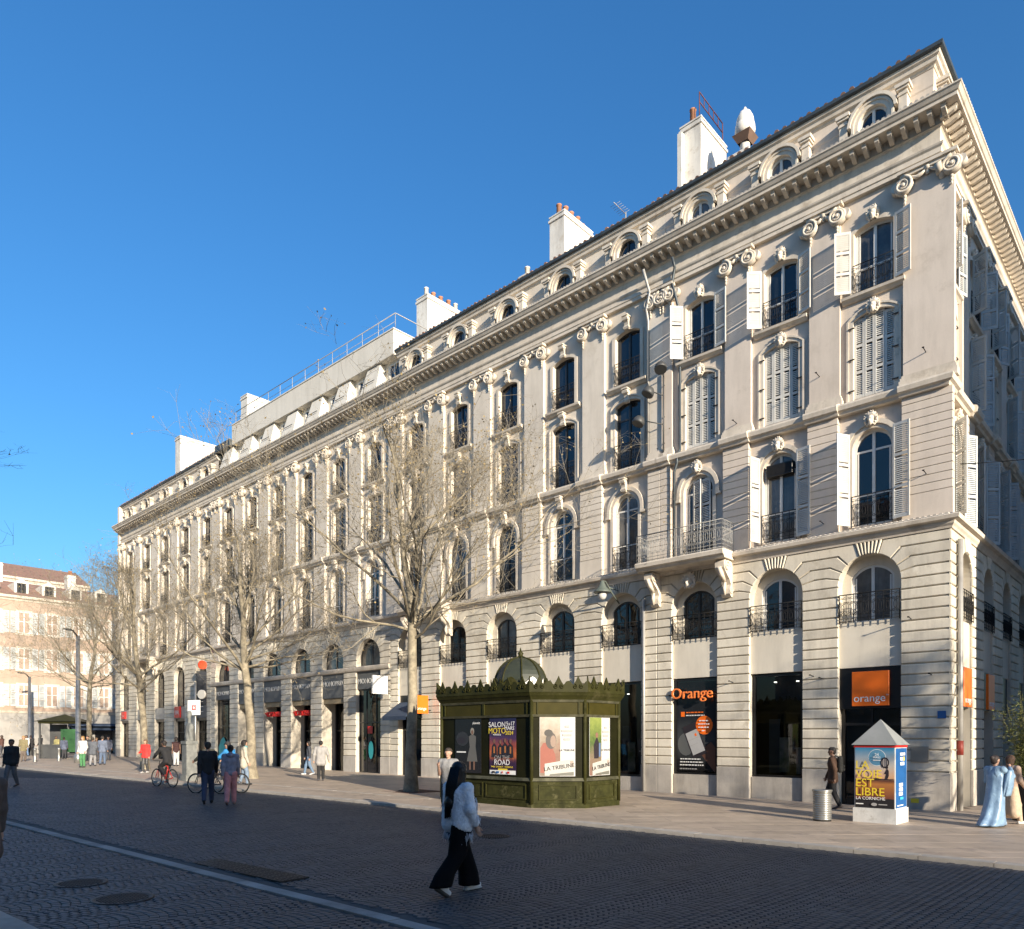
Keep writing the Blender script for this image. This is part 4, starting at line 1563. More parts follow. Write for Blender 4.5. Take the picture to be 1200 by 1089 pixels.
# shops of the corner house
shop_window(frA, A_B[1], 1.72, 0.72, 4.22, 0.20)
_lamp = M('shop_lamp', (1.0, 0.93, 0.8), (1.0, 0.93, 0.8), emit=2.5)
def shop_fittings(fr, b, z0):
    m = MB()
    m.box(-0.75, -0.35, 1.2, 1.25, z0 + 0.1, z0 + 2.0)
    fr.put('display_panel', m.mesh('display_panel', M('display_blue', (0.06, 0.10, 0.14), rough=0.5)), b, 0, 0)
    m = MB()
    m.box(-0.15, 0.2, 0.7, 0.74, z0 + 0.15, z0 + 1.35)
    fr.put('display_panel', m.mesh('display_panel', gradshop), b, 0, 0)
    m = MB()
    m.box(0.35, 0.80, 0.9, 1.3, z0 + 0.1, z0 + 0.95)
    m.box(0.30, 0.85, 0.85, 1.35, z0 + 0.95, z0 + 1.0)
    fr.put('counter', m.mesh('counter', M('counter_white', (0.5, 0.5, 0.5), rough=0.5)), b, 0, 0)
    for i in range(4):
        m = MB()
        m.lathe([(0.05, 0), (0.05, 0.03)], 10, (-0.6 + 0.4 * i, 1.4 + 0.25 * (i % 2)), z0 + 3.3)
        fr.put('ceiling_lamp', m.mesh('ceiling_lamp', _lamp), b, 0, 0)
gradshop = M('display_print', (0.45, 0.44, 0.40), (0.10, 0.16, 0.06), sc=2.5, rough=0.5)
shop_fittings(frA, A_B[1], 0.72)
shop_window(frA, A_B[2], 1.72, 0.72, 4.22, 0.14, clear=False)
# entrance bay: fascia, recessed doors
def shop_door(fr, b, w, ztop, fascia, fmat, y=0.30, doors=True, light=True):
    m = MB()
    m.box(-w / 2, w / 2, 0.14, 0.55, ztop - fascia, ztop)
    o = fr.put('shop_fascia', m.mesh('shop_fascia', fmat), b, 0, 0)
    m = MB()
    z1 = ztop - fascia
    for x in (-w / 2 + 0.05, w / 2 - 0.05):
        m.box(x - 0.05, x + 0.05, y, y + 0.12, -0.4, z1)
    m.box(-0.03, 0.03, y + 0.01, y + 0.10, 0.1, z1)
    m.box(-w / 2, w / 2, y + 0.02, y + 0.11, 2.45, 2.53)
    m.box(-w / 2, w / 2, y + 0.02, y + 0.11, -0.4, 0.12)
    d = fr.put('shop_door', m.mesh('shop_door', BLACKP), b, 0, 0)
    for (x0, x1) in ((-w / 2 + 0.1, -0.03), (0.03, w / 2 - 0.1)):
        for (za, zb) in ((0.12, 2.45), (2.53, z1)):
            p = MB()
            p.add([(x0, y + 0.06, za), (x1, y + 0.06, za), (x1, y + 0.06, zb), (x0, y + 0.06, zb)], [(0, 1, 2, 3)])
            put('pane', p.mesh('pane', CLEAR), d)
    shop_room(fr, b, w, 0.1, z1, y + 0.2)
    return o
shop_door(frA, A_B[0], 1.81, 4.25, 1.28, BLACKP)
for i, b in enumerate(S_B):
    shop_door(frS, b, 1.53, 4.25, 1.28, BLACKP)

# chimneys and cowl on the corner house
CZ = 27.5
cA = chimney(bldA, -10.25, 3.2, 0.95, 2.2, Z_ATT - 0.3, CZ, 5)
m = MB()
m.box(-10.72, -10.52, 2.95, 3.19, Z_ATT - 0.3, CZ - 0.35)
put('flue', m.mesh('flue', WHITEWALL), cA)
m = MB()
def _lad(a, b, t):
    return tuple(a[i] + (b[i] - a[i]) * t for i in range(3))
a0, a1 = (-9.9, 3.3, CZ + 0.75), (-9.9, 5.3, CZ + 0.65)
b0, b1 = (-9.9, 3.3, CZ + 1.15), (-9.9, 5.3, CZ + 1.05)
m.tube([a0, a1], 0.022, 5)
m.tube([b0, b1], 0.022, 5)
for i in range(6):
    m.tube([_lad(a0, a1, i / 5), _lad(b0, b1, i / 5)], 0.018, 5)
m.tube([(-9.9, 3.3, CZ), (-9.9, 3.3, CZ + 1.15)], 0.022, 5)
m.tube([(-9.9, 5.3, CZ), (-9.9, 5.3, CZ + 1.05)], 0.022, 5)
put('roof_ladder', m.mesh('roof_ladder', M('rusty_red_iron', (0.12, 0.035, 0.03), rough=0.7)), cA)
QX, QY, QZ = -8.05, 3.6, 25.2
m = MB()
m.box(QX - 0.55, QX + 0.35, QY - 0.4, QY + 0.8, Z_ATT - 0.2, QZ)
cow = put('chimney', m.mesh('chimney', WHITEWALL), bldA)
m = MB()
m.lathe([(0.19, QZ - 0.05), (0.19, QZ + 0.75)], 14, (QX, QY))
put('flue', m.mesh('flue', WHITEWALL), cow)
m = MB()
m.add([(QX - 0.38, QY - 0.38, QZ + 0.75), (QX + 0.38, QY - 0.38, QZ + 0.75), (QX + 0.38, QY + 0.38, QZ + 0.75), (QX - 0.38, QY + 0.38, QZ + 0.75), (QX - 0.22, QY - 0.22, QZ + 0.45), (QX + 0.22, QY - 0.22, QZ + 0.45), (QX + 0.22, QY + 0.22, QZ + 0.45), (QX - 0.22, QY + 0.22, QZ + 0.45)],
      [(4, 5, 1, 0), (5, 6, 2, 1), (6, 7, 3, 2), (7, 4, 0, 3), (0, 1, 2, 3)])
put('cowl_plate', m.mesh('cowl_plate', M('rusty_plate', (0.16, 0.10, 0.07), rough=0.8)), cow)
m = MB()
m.lathe([(r_ * 0.80, QZ + 0.75 + (z_ - 27.29) * 0.72) for (r_, z_) in [(0.40, 27.30), (0.50, 27.55), (0.47, 27.9), (0.43, 27.95), (0.44, 28.0), (0.40, 28.3), (0.27, 28.6), (0.10, 28.72), (0.06, 28.9), (0.02, 28.95)]], 18, (QX, QY))
put('cowl', m.mesh('cowl', WHITEWALL), cow)

# drainpipes
def pipe(root, pts, r=0.06, mat=None):
    m = MB()
    m.tube(pts, r, 8)
    for z in np.arange(min(p[2] for p in pts) + 1.0, max(p[2] for p in pts), 2.4):
        p = min(pts, key=lambda q: abs(q[2] - z))
    return put('drainpipe', m.mesh('drainpipe', mat or PIPE), root)
pipe(bldA, [(0.10, 0.62, -0.4), (0.10, 0.62, 7.9)], 0.075)
pipe(bldA, [(-9.2, 0.0, 20.0), (-9.2, 0.2, 19.7), (-9.35, 0.25, 19.2), (-9.1, 0.22, 18.3), (-9.1, 0.40, 18.0), (-9.1, 0.40, 12.9), (-9.05, 0.1, 12.6), (-9.05, 0.1, 12.3),
            (-9.2, 0.15, 12.0), (-9.2, 0.15, 8.7)], 0.055, ZINC)
# balcony of the third bay, on consoles
def balcony(root, xc, w, d, z, consoles, mask=False, railmat=IRON_GREY):
    m = MB()
    m.sweep([(0.0, z - 0.30), (d - 0.16, z - 0.30), (d - 0.10, z - 0.22), (d - 0.02, z - 0.18), (d, z - 0.05), (d - 0.05, z), (0.0, z)],
            [lambda o: (-w / 2, -o), lambda o: (w / 2, -o)])
    b = put('balcony', m.mesh('balcony', TRIM), root, (xc, 0, 0))
    put('railing', rail_mesh(w - 0.1, 1.0, railmat, d - 0.1), b, (0, -d + 0.06, z))
    prof = [(0.02, 0.0), (-0.10, 0.0), (-0.20, 0.10), (-0.20, 0.28), (-0.12, 0.42), (-0.22, 0.60), (-0.46, 0.78), (-0.62, 0.95), (-0.64, 1.15), (-0.55, 1.25), (0.02, 1.25)]
    n = len(prof)
    for x in consoles:
        c = MB()
        c.add([(-0.17, p[0], p[1]) for p in prof] + [(0.17, p[0], p[1]) for p in prof],
              [tuple(range(n)), tuple(range(2 * n - 1, n - 1, -1))] + [((i + 1) % n, i, n + i, n + (i + 1) % n) for i in range(n)])
        for s in (-1, 1):
            c.tube(scrollx(s * 0.18, -0.40, 1.02, 0.20), [0.04] * 15, 5)
            c.tube(scrollx(s * 0.18, -0.10, 0.18, 0.11), [0.03] * 15, 5)
        c.tube([(0, -0.26, 0.55), (0, -0.50, 0.75), (0, -0.66, 0.98)], [0.06, 0.09, 0.07], 8)
        c.tube([(0, -0.24, 0.05), (0, -0.28, 0.3), (0, -0.22, 0.5)], [0.03, 0.07, 0.05], 8)
        put('console', c.mesh('console', TRIM), b, (x - xc, 0, z - 1.55))
    if mask:
        put('mascaron', HEAD_KEY, b, (0, -0.03, z - 1.05), scale=(1.35, 1.35, 1.35))
    return b
def scrollx(x, y, z, r, n=14):
    return [(x, y + r * (1 - 0.8 * i / n) * math.cos(1.5 * 2 * PI * i / n), z + r * (1 - 0.8 * i / n) * math.sin(1.5 * 2 * PI * i / n)) for i in range(n + 1)]
balcony(bldA, -8.45, 3.55, 0.95, Z_S1 + 0.02, (-6.95, -9.85), True)

# =================== building B: five bays with dark window frames
B_W = 16.35
bldB = empty('apartment_building', W(-A_W, 0, 0), ANG)
tag(bldB, 'five-bay apartment house with dark window frames behind the green kiosk', 'building', 'stone apartment houses along the street')
frB = Frame(bldB)
B_B = [-1.65 - 3.27 * i for i in range(5)]
BW_ = 1.86
rusticated(frB, -B_W, -0.004, [(b, BW_, 6.83, BW_ / 2) for b in B_B])
upper_mouldings(bldB, B_W)
floor_soffit(bldB, B_W)
upper_order(frB, -B_W, -0.004, B_B, 'B', 1.12, 0.55, 0.55)
for i, b in enumerate(B_B):
    entresol_infill(frB, b, BW_, 'B', i)
attic_classic(bldB, None, B_W, None, [(frB, B_B, False)], PLASTER_B)
for i, b in enumerate(B_B):
    if i in (0, 1):
        shop_window(frB, b, 1.76, 0.55, 4.22, 0.16, clear=(i == 0))
    else:
        shop_door(frB, b, 1.82, 4.25, 0.9, BLACKP)
shop_fittings(frB, B_B[0], 0.55)
chimney(bldB, -7.4, 3.0, 0.9, 2.2, Z_ATT - 0.3, 26.95, 5)
chimney(bldB, -9.2, 2.6, 0.55, 0.6, Z_ATT - 0.3, 24.6, 1)
chimney(bldB, -17.3, 3.0, 0.95, 2.8, Z_ATT - 0.3, 27.0, 5)
pipe(bldB, [(-0.55, -0.1, 20.0), (-0.55, 0.15, 19.6), (-0.45, 0.20, 19.2), (-0.62, 0.22, 18.6), (-0.62, 0.36, 18.2), (-0.62, 0.36, 12.9)], 0.055)
pipe(bldB, [(-0.55, -0.06, 7.4), (-0.55, -0.06, -0.3)], 0.06)
m = MB()
m.tube([(-3.2, 2.6, Z_ATT), (-3.2, 2.6, Z_ATT + 2.3)], 0.025, 6)
m.tube([(-3.2, 2.6, Z_ATT + 2.2), (-3.2, 1.7, Z_ATT + 2.25)], 0.015, 5)
for i in range(6):
    m.tube([(-3.45, 2.5 - 0.14 * i, Z_ATT + 2.21), (-2.95, 2.5 - 0.14 * i, Z_ATT + 2.21)], 0.009, 4)
put('aerial', m.mesh('aerial', PIPE), bldB)
balcony(bldB, -14.7 + 1.63, 3.3, 0.9, Z_S1 + 0.02, (-11.65, -14.5))

# =================== building C: department store with arcade
C_W = 20.8
bldC = empty('apartment_building', W(-A_W - B_W, 0, 0), ANG)
tag(bldC, 'store house with arched entresol over grey fascias and a railed cream roof storey', 'building', 'stone apartment houses along the street')
frC = Frame(bldC)
C_B = [-1.95 - 3.42 * i for i in range(6)]
def ground_C(fr, W_, bays):
    ow = 2.22
    rusticated(fr, -W_, -0.004, [(b, ow, 5.72, 0.0) for b in bays], z1=5.74, nco=14, reveal=0.9, arcs=False)
    rusticated(fr, -W_, -0.004, [(b, ow - 0.1, 6.42, (ow - 0.1) / 2) for b in bays], plinth=False, z0=6.0, z1=Z_S0, nco=6, reveal=0.4, arcs=True, zfoot=5.95)
    m = MB()
    m.sweep([(-0.3, 5.75), (0.06, 5.75), (0.10, 5.84), (0.12, 5.94), (0.08, 5.99), (-0.3, 5.99)], path_for(W_))
    put('lintel_band', m.mesh('lintel_band', TRIM), fr.root)
GREYF = M('grey_fascia', (0.12, 0.125, 0.125), (0.10, 0.105, 0.105), rough=0.6)
ground_C(frC, C_W, C_B)
upper_mouldings(bldC, C_W)
floor_soffit(bldC, C_W)
upper_order(frC, -C_W, -0.004, C_B, 'B', 1.15, 0.65, 0.6)
attic_modern(bldC, C_W)
for i, b in enumerate(C_B):
    window(frC, b, 0.30, 6.0, 2.1, 1.46, 1.02, (), DFRAME)
    if i in (0, 5):
        m = MB()
        m.box(-1.1, 1.1, 0.10, 0.35, 4.75, 5.74)
        o = frC.put('shop_fascia', m.mesh('shop_fascia', GREYF), b, 0, 0)
        shop_window(frC, b, 2.2, 0.12, 4.74, 0.22, (-0.45, 0.45), (2.9,), clear=False, base=False)
    else:
        m = MB()
        m.box(-1.1, 1.1, 0.06, 0.85, 4.35, 5.74)
        o = frC.put('shop_fascia', m.mesh('shop_fascia', GREYF), b, 0, 0)
        shop_door(frC, b, 2.2, 4.34, 0.3, M('brown_soffit', (0.30, 0.24, 0.15), rough=0.7), y=0.95)
chimney(bldC, -18.4, 1.3, 0.9, 2.6, Z_TOP + 1.0, 26.3, 0)

# =================== building D: far end
D_W = 18.6
bldD = empty('apartment_building', W(-A_W - B_W - C_W, 0, 0), ANG)
tag(bldD, 'far apartment house with narrow arched shop bays below a dark-edged attic', 'building', 'stone apartment houses along the street')
frD = Frame(bldD)
D_B = [-1.6 - 3.72 * i for i in range(5)]
rusticated(frD, -D_W, -0.004, [(b, 1.9, 6.55, 0.95) for b in D_B])
upper_mouldings(bldD, D_W)
floor_soffit(bldD, D_W)
upper_order(frD, -D_W, -0.004, D_B, 'B', 1.25, 0.9, 0.6)
attic_classic(bldD, None, D_W, None, [(frD, D_B, False)], PLASTER_B)
for i, b in enumerate(D_B):
    window(frD, b, 0.30, 4.45, 1.9, 3.05, 0.95, (1.2,), DFRAME)
    m = MB()
    m.box(-0.95, 0.95, 0.05, 0.4, 3.55, 4.44)
    frD.put('shop_fascia', m.mesh('shop_fascia', GREYF if i == 0 else M('pale_fascia', (0.42, 0.40, 0.36), rough=0.7)), b, 0, 0)
    shop_door(frD, b, 1.88, 3.54, 0.2, BLACKP)
chimney(bldD, -8.9, 1.4, 0.9, 3.0, Z_ATT - 0.3, 26.5, 0)
balcony(bldD, -10.9, 3.2, 0.9, Z_S1 + 0.02, (-9.6, -12.2))
m = MB()    # plain end wall and back
m.box(-D_W - 0.02, -D_W + 0.3, 0.2, 14.0, -0.5, Z_ATT)
put('end_wall', m.mesh('end_wall', PLASTER_B), bldD)
# ------------------------------------------------------------------ buildings around the square
def simple_block(name, label, origin, rz, w, d, h, wallmat, floors, bays, frame_mat, shut=None, group=None, ground_mat=None, roofmat=None):
    """plain rendered town house; local x along its front, front at y=0 facing -y"""
    root = empty(name, origin, rz)
    tag(root, label, 'building', group)
    fr = Frame(root)
    gh = 4.4
    fh = (h - gh - 0.6) / floors
    pit = w / bays
    m = MB()
    m.box(0, w, 0.0, d, gh, h)
    put('wall', m.mesh('wall', wallmat), root)
    m = MB()
    m.box(0, w, 0.03, d - 0.1, -1.2, gh - 0.02)
    put('ground_floor_wall', m.mesh('ground_floor_wall', ground_mat or wallmat), root)
    m = MB()
    m.sweep([(-0.1, gh - 0.12), (0.04, gh - 0.12), (0.10, gh), (0.14, gh + 0.06), (-0.1, gh + 0.10)], [lambda o: (0, -o), lambda o: (w, -o)])
    put('string_course', m.mesh('string_course', TRIM), root)
    m = MB()
    m.sweep([(-0.1, h - 0.45), (0.06, h - 0.45), (0.14, h - 0.3), (0.34, h - 0.2), (0.38, h + 0.02), (-0.1, h + 0.05)], [lambda o: (-0.2, -o), lambda o: (w + 0.2, -o)])
    put('cornice', m.mesh('cornice', TRIM), root)
    m = MB()
    m.add([(-0.2, -0.3, h + 0.05), (w + 0.2, -0.3, h + 0.05), (w + 0.2, d / 2, h + 2.4), (-0.2, d / 2, h + 2.4), (-0.2, d + 0.2, h + 0.05), (w + 0.2, d + 0.2, h + 0.05)],
          [(0, 1, 2, 3), (3, 2, 5, 4), (0, 3, 4), (1, 5, 2)])
    roof = put('roof', m.mesh('roof', roofmat or ROOFTILE), root)
    ww, wh = 1.05, min(2.1, fh * 0.66)
    sur = MB()
    band(sur, outline(ww, -0.04, wh, 0, 0.002), outline(ww, -0.04, wh, 0, 0.14), -0.04, 0.02)
    sur.box(-ww / 2 - 0.22, ww / 2 + 0.22, -0.10, 0.02, -0.16, -0.045)
    surm = sur.mesh('window_surround', TRIM)
    for f in range(floors):
        for b in range(bays):
            x = pit * (b + 0.5)
            z = gh + 0.55 + f * fh
            fr.put('window_surround', surm, x, 0, z)
            window(fr, x, -0.012, z, ww, wh, 0.0, (wh * 0.55,), frame_mat)
            if shut:
                shutter(fr, x - ww / 2 - 0.15, -0.05, z, 0.48, wh, R(180 + 4), shut)
                shutter(fr, x + ww / 2 + 0.15, -0.05, z, 0.48, wh, R(-4), shut)
    return root, fr, roof, pit

# row across the street behind the camera: its eaves throw the shadow over the roadway
OPP = [(-22, 34, PLASTER), (12.1, 30, CREAM), (42.2, 36, PLASTER_B), (78.3, 36, PLASTER)]
_opp_labels = ['long plastered apartment block facing the street across the roadway', 'cream apartment block facing the corner house across the roadway',
               'pale apartment block further up the street across the roadway', 'last plastered apartment block up the street across the roadway']
ROWA = math.atan(0.055)
for (x, w, mt), lb in zip(OPP, _opp_labels):
    # front faces the street (local +y of the street frame), so turn it round
    o = W(x + w, -36.4 + 0.055 * (x + w))
    o.z = -0.5
    simple_block('apartment_building', lb, o, ANG + PI + ROWA, w, 11, 20.45, mt, 5, int(w / 3.3), WFRAME, SHUT_BLUE if mt is not CREAM else SHUT, 'apartment blocks across the roadway')
# block on the other side of the side street
o = W(9.2, 24.9)
o.z = -0.6
simple_block('apartment_building', 'plastered block on the far side of the side street', o, ANG - PI / 2, 24.6, 16, 22.6, PLASTER, 5, 7, WFRAME, SHUT_BLUE)

# pink house closing the vista
PINK = M('pink_render', (0.42, 0.315, 0.245), (0.36, 0.27, 0.205), sc=0.5, rough=0.9, streak=0.12, fine=0.04)
PALEG = M('pale_shopfront_render', (0.34, 0.325, 0.30), (0.30, 0.285, 0.26), sc=0.5, rough=0.9, streak=0.1)
_o = W(-79.0, -14.5)
_o.z = 0.2
pink, frP, roofP, pitP = simple_block('pink_house', 'pink rendered house with dormers closing the end of the street', _o, ANG + PI / 2, 26.4, 12, 15.6, PINK, 3, 11, WFRAME, SHUT_BLUE, None, PALEG)
for i in range(11):
    m = MB()
    x = pitP * (i + 0.5)
    m.prism([(x - 0.6, 15.8), (x + 0.6, 15.8), (x + 0.6, 17.1), (x, 17.55), (x - 0.6, 17.1)], 0.9, 3.4)
    d = put('dormer', m.mesh('dormer', CREAM), pink)
    window(frP, x, 0.86, 15.95, 0.8, 1.1, 0.0, (), DFRAME, None, True, d)
for i, x in enumerate((3.6, 9.8, 16.5, 22.5)):
    chimney(pink, x, 5.2, 0.8, 1.1, 16.5, 19.3 + 0.3 * (i % 2), 2)
m = MB()
m.box(8.4, 17.8, -1.5, 0.0, 3.3, 3.42)
m.add([(8.4, -1.6, 2.9), (17.8, -1.6, 2.9), (17.8, 0.0, 3.6), (8.4, 0.0, 3.6)], [(0, 1, 2, 3)])
put('awning', m.mesh('awning', M('navy_awning', (0.03, 0.05, 0.09), rough=0.8)), pink, (6.2, 0.0, -0.25))
for i in range(8):
    shop = MB()
    x = pitP * (i + 2.5)
    shop.box(x - 0.85, x + 0.85, -0.02, 0.05, 0.0, 3.0)
    if i >= 4:
        put('shop_window', shop.mesh('shop_window', SGLASS), pink)
    elif i in (1, 3):
        put('shop_window', shop.mesh('shop_window', PALEG), pink)
_o = W(-92.0, -16.0)
_o.z = 0.2
simple_block('white_house', 'white house with tiled roof rising behind the pink house', _o, ANG + PI / 2, 22.0, 10, 19.8, CREAM, 5, 7, WFRAME)
_o = W(-74.5, 13.0)
_o.z = 0.2
simple_block('town_house', 'shaded brown house down the cross street beside the pink house', W(-78.9, 12.05, 0.2), ANG + PI / 2, 20.0, 12, 14.0, PINK, 3, 6, WFRAME, SHUT_BLUE, None, BLACKP)

# ------------------------------------------------------------------ newspaper kiosk
KG = M('kiosk_green', (0.036, 0.036, 0.010), (0.025, 0.025, 0.007), sc=2.5, rough=0.5, bump=0.05, bsc=30, streak=0.2, fine=0.1, spec=0.12, dirt=((0.055, 0.05, 0.022), 2.0))
KGD = M('kiosk_dark_panel', (0.014, 0.014, 0.005), (0.010, 0.010, 0.004), sc=2.5, rough=0.45, streak=0.1, spec=0.08)
KGF = M('kiosk_frieze', (0.045, 0.039, 0.009), (0.034, 0.030, 0.007), sc=2.5, rough=0.45, spec=0.1)
KGW = M('kiosk_green_worn', (0.040, 0.041, 0.012), (0.022, 0.023, 0.007), sc=4, rough=0.7, spec=0.12, bump=0.2, bsc=40, streak=0.3, fine=0.2, dirt=((0.09, 0.085, 0.04), 3.0))
KGT = M('kiosk_trim_metal', (0.10, 0.095, 0.06), (0.05, 0.05, 0.03), sc=4, rough=0.5, metal=0.2, spec=0.2)
KDOME = M('kiosk_dome_zinc', (0.04, 0.047, 0.03), (0.028, 0.033, 0.022), sc=3, rough=0.45, streak=0.25)
KX, KY = -10.60, -6.57
kroot = empty('newspaper_kiosk', WG(KX, KY, 0.06), ANG)
tag(kroot, 'dark green octagonal newspaper kiosk with crested cornice and small dome', 'kiosk')
KP = [(-1.92, -1.915), (1.92, -1.915), (3.0, -0.835), (3.0, 0.835), (1.92, 1.915), (-1.92, 1.915), (-3.0, 0.835), (-3.0, -0.835)]
def koff(o):
    return inset_poly(KP, -o)
def kslab(o0, o1, z0, z1, mat, name):
    a, b = koff(o0), koff(o1)
    m = MB()
    n = 8
    m.add([(p[0], p[1], z0) for p in a] + [(p[0], p[1], z1) for p in b],
          [(i, (i + 1) % n, n + (i + 1) % n, n + i) for i in range(n)] + [tuple(range(n - 1, -1, -1)), tuple(range(n, 2 * n))])
    return put(name, m.mesh(name, mat), kroot)
kslab(0.03, 0.03, -0.15, 0.12, KGW, 'base')
kslab(-0.02, -0.02, 0.12, 0.76, KGW, 'lower_wall')
kslab(0.05, 0.02, 0.76, 0.85, KGT, 'rail')
kslab(-0.02, -0.02, 0.85, 2.62, KGD, 'wall')
kslab(0.03, 0.05, 2.60, 2.67, KGT, 'rail')
kslab(0.0, 0.0, 2.67, 3.02, KGF, 'frieze')
kslab(0.03, 0.05, 3.02, 3.09, KGT, 'rail')
kslab(0.05, 0.08, 3.09, 3.14, KG, 'cornice')
kslab(0.08, 0.12, 3.14, 3.20, KG, 'cornice')
kslab(0.13, 0.17, 3.20, 3.30, KG, 'cornice')
kslab(0.18, 0.18, 3.30, 3.36, KG, 'cornice')
def face_frame(i):
    p, q = KP[i], KP[(i + 1) % 8]
    c = ((p[0] + q[0]) / 2, (p[1] + q[1]) / 2)
    a = math.atan2(q[1] - p[1], q[0] - p[0])
    return c, a, math.hypot(q[0] - p[0], q[1] - p[1])
def crest_mesh(L):
    n = max(2, round(L / 0.56))
    c = L / n
    m = MB()
    top = []
    for i in range(n * 16 + 1):
        u = i / 16.0
        f = u - math.floor(u)
        d = min(f, 1 - f)
        z = 0.07 + 0.34 * (1 - abs(2 * f - 1)) ** 2.0 + 0.19 * math.sqrt(max(0.0, 1 - (d / 0.2) ** 2))
        top.append((-L / 2 + u * c, z))
    top[0] = (top[0][0], 0.40)
    top[-1] = (top[-1][0], 0.40)
    # build as quads (outline is not convex)
    for a, b in zip(top, top[1:]):
        m.add([(a[0], 0, 0), (b[0], 0, 0), (b[0], 0, b[1]), (a[0], 0, a[1]), (a[0], 0.04, 0), (b[0], 0.04, 0), (b[0], 0.04, b[1]), (a[0], 0.04, a[1])],
              [(0, 1, 2, 3), (5, 4, 7, 6), (3, 2, 6, 7)])
    for i in range(n):
        x = -L / 2 + (i + 0.5) * c
        for s in (-1, 1):
            m.tube(scroll_pts(x + s * c * 0.17, 0.10, 0.07, 1.3, PI / 2, s, 10, -0.015), 0.016, 4)
    return m.mesh('crest', KG)
for i in range(8):
    c, a, L = face_frame(i)
    nx, ny = math.sin(a), -math.cos(a)
    put('crest', crest_mesh(L + 0.14), kroot, (c[0] + nx * 0.17, c[1] + ny * 0.17, 3.355), a)
    # corner post
    p = KP[i]
    m = MB()
    m.lathe([(0.055, 0.10), (0.055, 3.1)], 8)
    put('corner_post', m.mesh('corner_post', KG), kroot, (p[0], p[1], 0))
    # framed fields in the lower wall and frieze
    m = MB()
    nf = 2 if L > 3 else 1
    for k in range(nf):
        w = (L - 0.3) / nf - 0.12
        x = -L / 2 + 0.15 + (L - 0.3) * (k + 0.5) / nf
        for (z0, z1) in ((0.22, 0.66),):
            m.box(x - w / 2, x + w / 2, -0.012, 0.03, z0, z0 + 0.035)
            m.box(x - w / 2, x + w / 2, -0.012, 0.03, z1 - 0.035, z1)
            m.box(x - w / 2, x - w / 2 + 0.035, -0.010, 0.03, z0 + 0.035, z1 - 0.035)
            m.box(x + w / 2 - 0.035, x + w / 2, -0.010, 0.03, z0 + 0.035, z1 - 0.035)
        m.box(x - w / 2 - 0.06, x - w / 2 - 0.02, -0.03, 0.03, 2.68, 3.02)
        m.box(x + w / 2 + 0.02, x + w / 2 + 0.06, -0.03, 0.03, 2.68, 3.02)
    put('wall_frame', m.mesh('wall_frame', KG), kroot, (c[0], c[1], 0), a)
# roof slab and dome
m = MB()
rp = koff(0.1)
m.add([(p[0], p[1], 3.37) for p in rp] + [(p[0] * 0.3, p[1] * 0.3, 3.55) for p in rp], [(i, (i + 1) % 8, 8 + (i + 1) % 8, 8 + i) for i in range(8)] + [tuple(range(8, 16))])
put('roof', m.mesh('roof', KG), kroot)
DX, DY = -0.25, 0.0
m = MB()
m.lathe([(0.90, 3.4), (0.90, 3.62), (0.95, 3.66), (0.88, 3.72)], 8, (DX, DY), 0, False)
put('drum', m.mesh('drum', KG), kroot)
m = MB()
prof = [(0.84 * math.cos(t), 3.70 + 0.90 * math.sin(t)) for t in [PI / 2 * i / 9 for i in range(9)]] + [(0.10, 4.615)]
m.lathe(prof, 8, (DX, DY), 0, False)
dome = put('dome', m.mesh('dome', KDOME), kroot)
m = MB()
for k in range(8):
    a = 2 * PI * k / 8
    m.tube([(DX + (r_ + 0.01) * math.cos(a), DY + (r_ + 0.01) * math.sin(a), z_) for (r_, z_) in prof], 0.028, 5)
m.lathe([(0.10, 4.60), (0.07, 4.68), (0.10, 4.73), (0.04, 4.80), (0.01, 4.92)], 8, (DX, DY))
put('dome_ribs', m.mesh('dome_ribs', KG), dome)
for k in range(8):
    a = 2 * PI * (k + 0.5) / 8
    m = MB()
    L = 0.74
    pts = [(-L / 2, 0.30), (-L / 2 + 0.06, 0.14), (-0.22, 0.16), (-0.08, 0.30), (0, 0.34), (0.08, 0.30), (0.22, 0.16), (L / 2 - 0.06, 0.14), (L / 2, 0.30)]
    for p, q in zip(pts, pts[1:]):
        m.add([(p[0], 0, -0.02), (q[0], 0, -0.02), (q[0], 0, q[1]), (p[0], 0, p[1]), (p[0], 0.03, -0.02), (q[0], 0.03, -0.02), (q[0], 0.03, q[1]), (p[0], 0.03, p[1])],
              [(0, 1, 2, 3), (5, 4, 7, 6), (3, 2, 6, 7)])
    # the crest facing the side street carries a cream cartouche
    mt = WFRAME if k == 7 else KG
    o = put('dome_crest', m.mesh('dome_crest', mt), kroot, (DX + 0.90 * math.cos(a), DY + 0.90 * math.sin(a), 3.58), a + PI / 2)
    if mt is WFRAME:
        put('emblem', text_mesh('\u00b7\u00a7\u00b7', 0.16, BLACKI, 0.002), o, (0, -0.006, 0.12))

